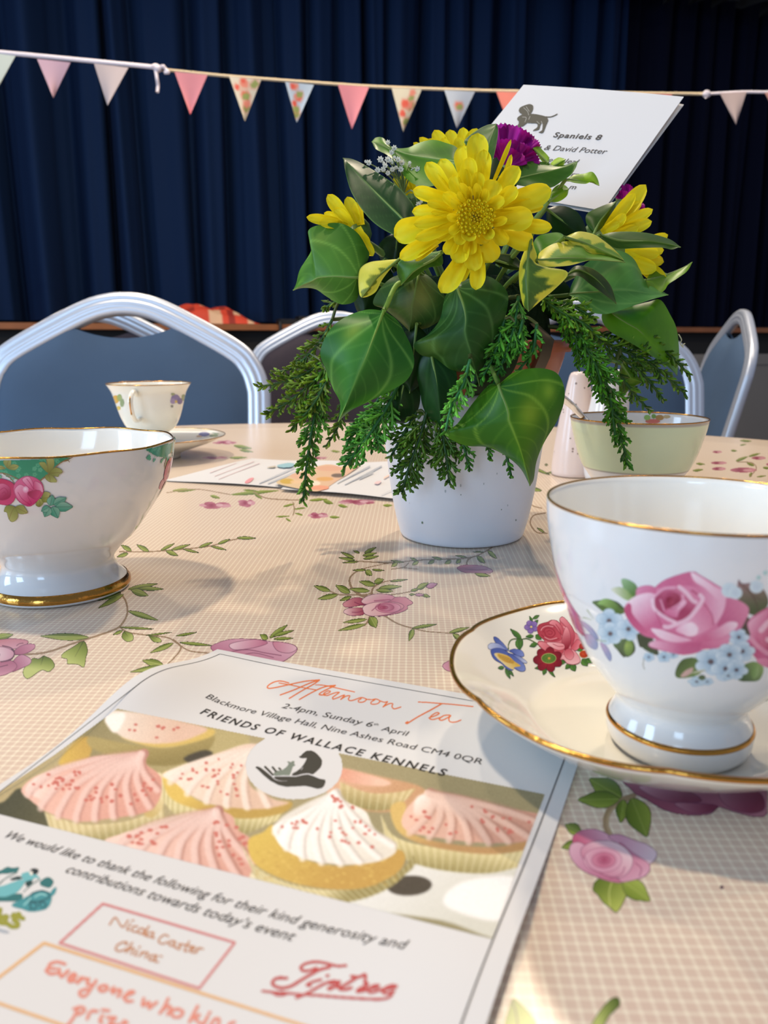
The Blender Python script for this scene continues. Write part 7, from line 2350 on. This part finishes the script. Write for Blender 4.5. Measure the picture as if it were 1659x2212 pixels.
flower('small half-hidden yellow chrysanthemum behind the baby\'s breath', (886, 420), .50,
       [((850, 384), (884, 416), 18, .0, .0), ((868, 376), (888, 416), 18, .002, .002), ((890, 384), (892, 418), 16, .0, .0), ((846, 402), (882, 418), 16, -.001, -.003)])

# magenta carnations
GM = 'magenta carnations in the flower arrangement'


def ruffle(tip, base, w, Yb, Yt, seed, c=(190, 24, 156), c2=(136, 8, 108)):
    b, t = np.array(base, float), np.array(tip, float)
    d = t - b
    nn = np.array([-d[1], d[0]]) / np.linalg.norm(d)
    q = np.random.RandomState(seed)
    n, m = 14, 25
    s = np.linspace(0, 1, n)
    u = np.linspace(-1, 1, m)
    jag = 1 - .07 * np.abs(((u * 3.5 + q.uniform(0, 1)) % 1) - .5) * 2 - .16 * u ** 2
    P = np.zeros((n, m, 2))
    Yv = np.zeros((n, m))
    ph = q.uniform(0, 6, 2)
    for i in range(n):
        for j in range(m):
            hw = w / 2 * (.25 + .85 * s[i] ** .8)
            P[i, j] = b + d * s[i] * (jag[j] if s[i] > .6 else 1 - (1 - jag[j]) * s[i] / .6 * .6) + nn * hw * u[j]
            Yv[i, j] = Yb * (1 - s[i]) + Yt * s[i] + .0024 * s[i] ** 1.5 * math.sin(4 * u[j] + ph[0]) + .0006 * s[i] * math.sin(11 * u[j] + ph[1])
    G = aty(P.reshape(-1, 2), Yv.reshape(-1)).reshape(n, m, 3)
    f = np.clip(.45 + .45 * np.sin(3 * u[None] + ph[0]) * s[:, None], 0, 1)[..., None]
    mb = MB()
    mb.grid(G, lin(np.array(c, float) * (1 - f) + np.array(c2, float) * f))
    return mb


def carnation(label, center, Yc, pets, calyx):
    t = thing('carnation', label, 'flower', tuple(p1(*center, Yc)), GM)
    for i, (tp, bs, w, db, dt) in enumerate(pets):
        ruffle(tp, bs, w, Yc + db, Yc + dt, i + 3).build('petal', M_PETAL, t)
    mb = MB()
    c0 = p1(*calyx, Yc)
    mb.tube(catmull(np.array([p1(*center, Yc), c0, c0 * .7 + FOAM * .3]), 10), np.linspace(.005, .0025, 10), 10, lin((150, 176, 130)))
    stem_to(mb, c0, .0016, (120, 150, 100))
    mb.build('stem', M_STEM, t)


carnation('large magenta carnation in front of the place card at the top', (1095, 350), .485,
          [((1082, 264), (1092, 352), 60, .006, .008), ((1112, 268), (1096, 352), 60, .004, .004), ((1135, 278), (1100, 352), 56, .002, .0), ((1152, 290), (1102, 352), 46, .002, .002), ((1166, 304), (1104, 352), 34, .0, .0), ((1146, 316), (1104, 354), 40, -.003, -.004),
           ((1168, 346), (1108, 356), 40, -.004, -.006), ((1140, 352), (1100, 360), 44, -.006, -.010), ((1110, 300), (1096, 354), 60, -.004, -.008), ((1085, 306), (1092, 356), 50, -.006, -.010), ((1124, 330), (1098, 358), 50, -.007, -.012),
           ((1012, 300), (1085, 345), 30, .008, .010), ((1024, 286), (1086, 345), 30, .010, .012), ((1050, 270), (1088, 350), 50, .008, .010)], (1100, 392))
carnation('small magenta carnation at the right below the corner of the place card', (1347, 428), .545,
          [((1340, 398), (1346, 430), 26, .0, .0), ((1356, 396), (1348, 430), 26, .002, .002), ((1366, 408), (1350, 430), 24, .0, .0), ((1332, 414), (1344, 432), 22, -.002, -.003), ((1352, 412), (1347, 432), 26, -.004, -.006), ((1394, 450), (1360, 440), 18, .004, .004)], (1338, 446))
carnation('deep magenta carnation bud in the dark gap under the place card', (1222, 488), .530,
          [((1208, 466), (1222, 490), 22, .0, .0), ((1216, 460), (1224, 490), 20, -.002, -.003), ((1226, 466), (1226, 490), 18, .002, .002)], (1224, 500))

# gypsophila
gy = thing('babys_breath', 'sprig of tiny white baby\'s breath left of the big flower', 'flower sprig', tuple(p1(880, 440, .49)))
rr = np.random.RandomState(4)
tips = [(838, 308), (852, 320), (790, 349), (797, 352), (822, 345), (829, 352), (838, 345), (846, 350), (852, 340), (860, 345), (868, 352), (885, 352), (893, 368), (900, 372), (915, 343), (828, 366), (838, 374), (848, 366), (856, 362), (866, 366), (874, 374),
        (816, 368), (910, 436), (904, 442), (846, 330), (884, 358), (902, 366), (832, 358)]
M_WPET = mat('white_petal', tuple(lin((250, 250, 240))), 0.6, trans=.3)
mbst = MB()
hub = p1(872, 420, .492)
for k, (x, y) in enumerate(tips):
    P = p1(x, y, .478 + .012 * rr.rand())
    mb = MB()
    R = .0008 + .0009 * rr.rand()
    for j in range(7):
        a = j * .9 + k
        v = np.array([math.cos(a), -.5, math.sin(a)]) * R
        w_ = np.array([-math.sin(a), .2, math.cos(a)]) * R * .55
        mb.add([P, P + v * .5 + w_, P + v * 1.25, P + v * .5 - w_, P + v * .7 + np.array([0, -R * .7, 0])], [(0, 1, 4, 3), (1, 2, 4), (2, 3, 4)])
    mb.tube([P + np.array([0, .0005 - .0005 * i, -.0004]) for i in range(4)], [.0004, R * .7, R * .6, .0003], 7)
    mb.build('floret', M_WPET, gy)
    mid_ = P * .4 + hub * .6 + np.array([.004 * (rr.rand() - .5), 0, .004])
    mbst.tube(catmull(np.array([P, mid_, hub]), 10), .00028, 5, lin((120, 140, 80)))
stem_to(mbst, hub, .0006, (110, 130, 70))
mbst.build('stem', M_STEM, gy)


# ------------------------------------------------------------------ cypress sprigs
GCY = 'cypress sprigs in the flower arrangement'


def cypress(label, axes, c=(44, 104, 46), c2=(28, 76, 34), brown=None):
    """axes: (pixel path, Y0, Y1, branch length px, thickness m)"""
    first = p1(*axes[0][0][0], axes[0][1])
    t = thing('cypress_sprig', label, 'foliage sprig', tuple(FOAM + (first - FOAM) * .4), GCY)
    stm = MB()
    for ai, (path, Y0, Y1, bl, th) in enumerate(axes):
        mb = MB()
        th = th * 1.35
        q = np.random.RandomState(len(path) * 7 + int(path[0][0]) + ai)
        L = np.linalg.norm(np.diff(np.array(path, float), axis=0), axis=1).sum()
        n = max(8, int(L / 9.0))
        A = resample(catmull(np.array(path, float), 80), n)
        Yv = np.linspace(Y0, Y1, n)
        ax = aty(A, Yv)
        sc = .30e-3 * Y0 / .5
        mb.tube(ax, np.linspace(th * 1.15, th * .8, n), 6, lin(np.array(c) * .95))

        def twig(p0, d, length, Yst, Yen, lvl, rad):
            k = max(3, int(length / 6.5))
            bend = q.uniform(-.18, .18)
            pts, Y = [], []
            for i in range(k + 1):
                f = i / k
                dd = np.array([d[0] - d[1] * bend * f, d[1] + d[0] * bend * f])
                pts.append(p0 + dd * length * f)
                Y.append(Yst + (Yen - Yst) * f)
            pts = np.array(pts)
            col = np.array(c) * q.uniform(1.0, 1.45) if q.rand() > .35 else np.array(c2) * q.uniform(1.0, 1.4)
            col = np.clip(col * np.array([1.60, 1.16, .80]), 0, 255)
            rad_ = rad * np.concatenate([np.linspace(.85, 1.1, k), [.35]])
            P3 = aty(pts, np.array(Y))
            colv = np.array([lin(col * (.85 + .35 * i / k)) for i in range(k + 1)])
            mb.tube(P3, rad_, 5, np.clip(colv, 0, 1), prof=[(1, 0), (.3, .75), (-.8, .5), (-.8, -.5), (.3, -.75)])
            if lvl < 2:
                for i in range(1, k):
                    sd = 1 if i % 2 else -1
                    a = sd * math.radians(q.uniform(28, 42))
                    dd = pts[min(i + 1, k)] - pts[i - 1]
                    dd = dd / (np.linalg.norm(dd) + 1e-9)
                    r2 = np.array([dd[0] * math.cos(a) - dd[1] * math.sin(a), dd[0] * math.sin(a) + dd[1] * math.cos(a)])
                    ln = length * (.46 if lvl == 0 else .34) * (1 - .55 * i / k) * q.uniform(.8, 1.2)
                    if ln > 4:
                        twig(pts[i], r2, ln, Y[i], Y[i] + q.uniform(-.004, .003) * (1 if lvl == 0 else .5), lvl + 1, rad * .86)
        for i in range(1, n):
            f = i / (n - 1)
            env = min(1, .45 + f * 1.6) * (1 - .72 * max(0, f - .25) / .75)
            dd = A[i] - A[i - 1]
            dd = dd / (np.linalg.norm(dd) + 1e-9)
            for sd in ((1, -1) if i % 2 else (-1,)) if i % 3 else (1,):
                a = sd * math.radians(q.uniform(26, 44))
                r2 = np.array([dd[0] * math.cos(a) - dd[1] * math.sin(a), dd[0] * math.sin(a) + dd[1] * math.cos(a)])
                twig(A[i], r2, bl * env * q.uniform(.75, 1.2), Yv[i], Yv[i] + q.uniform(-.008, .006), 0 if bl * env > 26 else 1, th)
        mb.build('frond', M_SOFTLEAF, t)
        if ai == 0:
            main_ax = ax
            stem_to(stm, ax[0], .0012, (84, 96, 46))
        else:
            k_ = np.linalg.norm(main_ax - ax[0], axis=1).argmin()
            stm.tube(catmull(np.array([ax[0], ax[0] * .5 + main_ax[k_] * .5 + np.array([0, 0, .002]), main_ax[k_]]), 10), .0009, 6, lin((84, 96, 46)))
    stm.build('stem', M_STEM, t)


cypress('long cypress sprig hanging down furthest at the left of the pot', [([(705, 770), (690, 850), (672, 940), (662, 1010), (655, 1082)], .470, .455, 58, .00072)], (50, 108, 42), (36, 84, 34))
cypress('feathery cypress spray spreading out to the far left', [([(718, 690), (690, 740), (640, 790), (596, 805)], .478, .480, 44, .00066), ([(718, 760), (670, 800), (620, 822), (560, 836)], .472, .476, 50, .00070),
                                                                  ([(716, 790), (670, 830), (620, 870), (574, 895)], .468, .466, 50, .00070), ([(735, 650), (718, 655), (700, 668)], .480, .484, 26, .00060),
                                                                  ([(712, 810), (680, 870), (640, 915), (628, 930)], .464, .458, 42, .00070), ([(740, 860), (730, 920), (706, 962)], .466, .462, 36, .00066)], (60, 104, 38), (40, 78, 30))
cypress('cypress fan hanging over the left edge of the pot', [([(862, 830), (830, 890), (790, 950), (744, 1008)], .444, .434, 72, .00076), ([(820, 860), (790, 910), (752, 950)], .446, .440, 50, .00072)], (48, 116, 56), (34, 92, 48))
cypress('dark cypress fan lying on the front of the white pot', [([(925, 880), (905, 950), (885, 1005), (868, 1064)], .442, .434, 72, .00074), ([(948, 890), (958, 950), (966, 1000), (971, 1044)], .441, .434, 64, .00072),
                                                                 ([(900, 890), (870, 940), (845, 985)], .443, .438, 44, .0007)], (40, 84, 32), (30, 68, 28))
cypress('short cypress tips peeking out below the front right ivy leaf', [([(1050, 940), (1056, 970), (1060, 992)], .430, .428, 20, .00062), ([(1090, 960), (1098, 1000), (1104, 1028)], .430, .427, 24, .00064), ([(1000, 950), (1006, 980), (1014, 1012)], .434, .431, 30, .00064)],
        (40, 96, 36), (30, 76, 30))
cypress('bright cypress sprig in the middle just left of the front right ivy leaf', [([(1016, 776), (1000, 830), (975, 880), (962, 932)], .417, .412, 46, .00066)], (60, 138, 74), (44, 116, 58))
cypress('cypress sprig in the gap between the dark ivy leaf and the terracotta bowl', [([(1120, 640), (1112, 700), (1090, 770), (1066, 830)], .436, .428, 56, .00068), ([(1130, 690), (1120, 740), (1136, 775)], .434, .430, 44, .00068), ([(1090, 690), (1070, 760), (1040, 820)], .434, .428, 44, .00068), ([(1160, 700), (1150, 760), (1120, 800)], .436, .431, 34, .00068)], (46, 114, 52), (30, 84, 40))
cypress('long cypress sprig hanging in front of the green banded cup at the right', [([(1180, 640), (1250, 730), (1310, 830), (1336, 920), (1356, 1004)], .452, .448, 62, .00072), ([(1250, 720), (1290, 800), (1306, 870)], .448, .446, 46, .0007),
                                                                                    ([(1318, 850), (1326, 920), (1330, 960)], .447, .444, 34, .00068)], (44, 104, 34), (30, 78, 28))
cypress('bushy cypress sprig behind the small dark leaf at the right', [([(1165, 640), (1210, 672), (1262, 700), (1296, 730)], .446, .440, 52, .0007), ([(1200, 650), (1240, 662), (1286, 690)], .450, .446, 40, .0007)], (58, 112, 36), (36, 86, 30))
cypress('cypress spray reaching out to the far right beside the profile chair', [([(1260, 720), (1330, 752), (1400, 782), (1478, 848)], .474, .484, 52, .0007), ([(1290, 720), (1370, 738), (1440, 762), (1490, 812)], .480, .494, 44, .00068),
                                                                                 ([(1340, 770), (1390, 810), (1432, 862)], .474, .478, 34, .00066), ([(1330, 800), (1370, 850), (1402, 886)], .468, .470, 36, .00068)], (48, 96, 36), (32, 72, 30))
# loose thread-like tendril at the far right
mb = MB()
mb.tube(catmull(np.array([p1(x, y, .50) for x, y in ((1466, 722), (1472, 734), (1469, 742), (1476, 750), (1474, 745), (1480, 742))]), 24), .00035, 5, lin((214, 210, 170)))
tag(mb.build('tendril', M_STEM), 'pale curled thread beside the drooping right leaf', 'tendril')
# clear card pick
mb = MB()
path = catmull(np.array([p1(1222, 400, .575), p1(1216, 440, .560), p1(1206, 478, .535), p1(1200, 520, .515), FOAM + np.array([.012, .0, .03])]), 24)
mb.tube(path, .0016, 8, lin((150, 190, 160)))
for dx in (-10, 0, 10):
    mb.tube(catmull(np.array([p1(1222, 402, .575), p1(1226 + dx, 390, .577), p1(1228 + dx, 360, .586)]), 8), .0010, 6, lin((150, 190, 160)))
tag(mb.build('card_pick', mat('clear_green_plastic', 'Col', .2, trans=.3)), 'pale green plastic pick holding the place card', 'card holder')
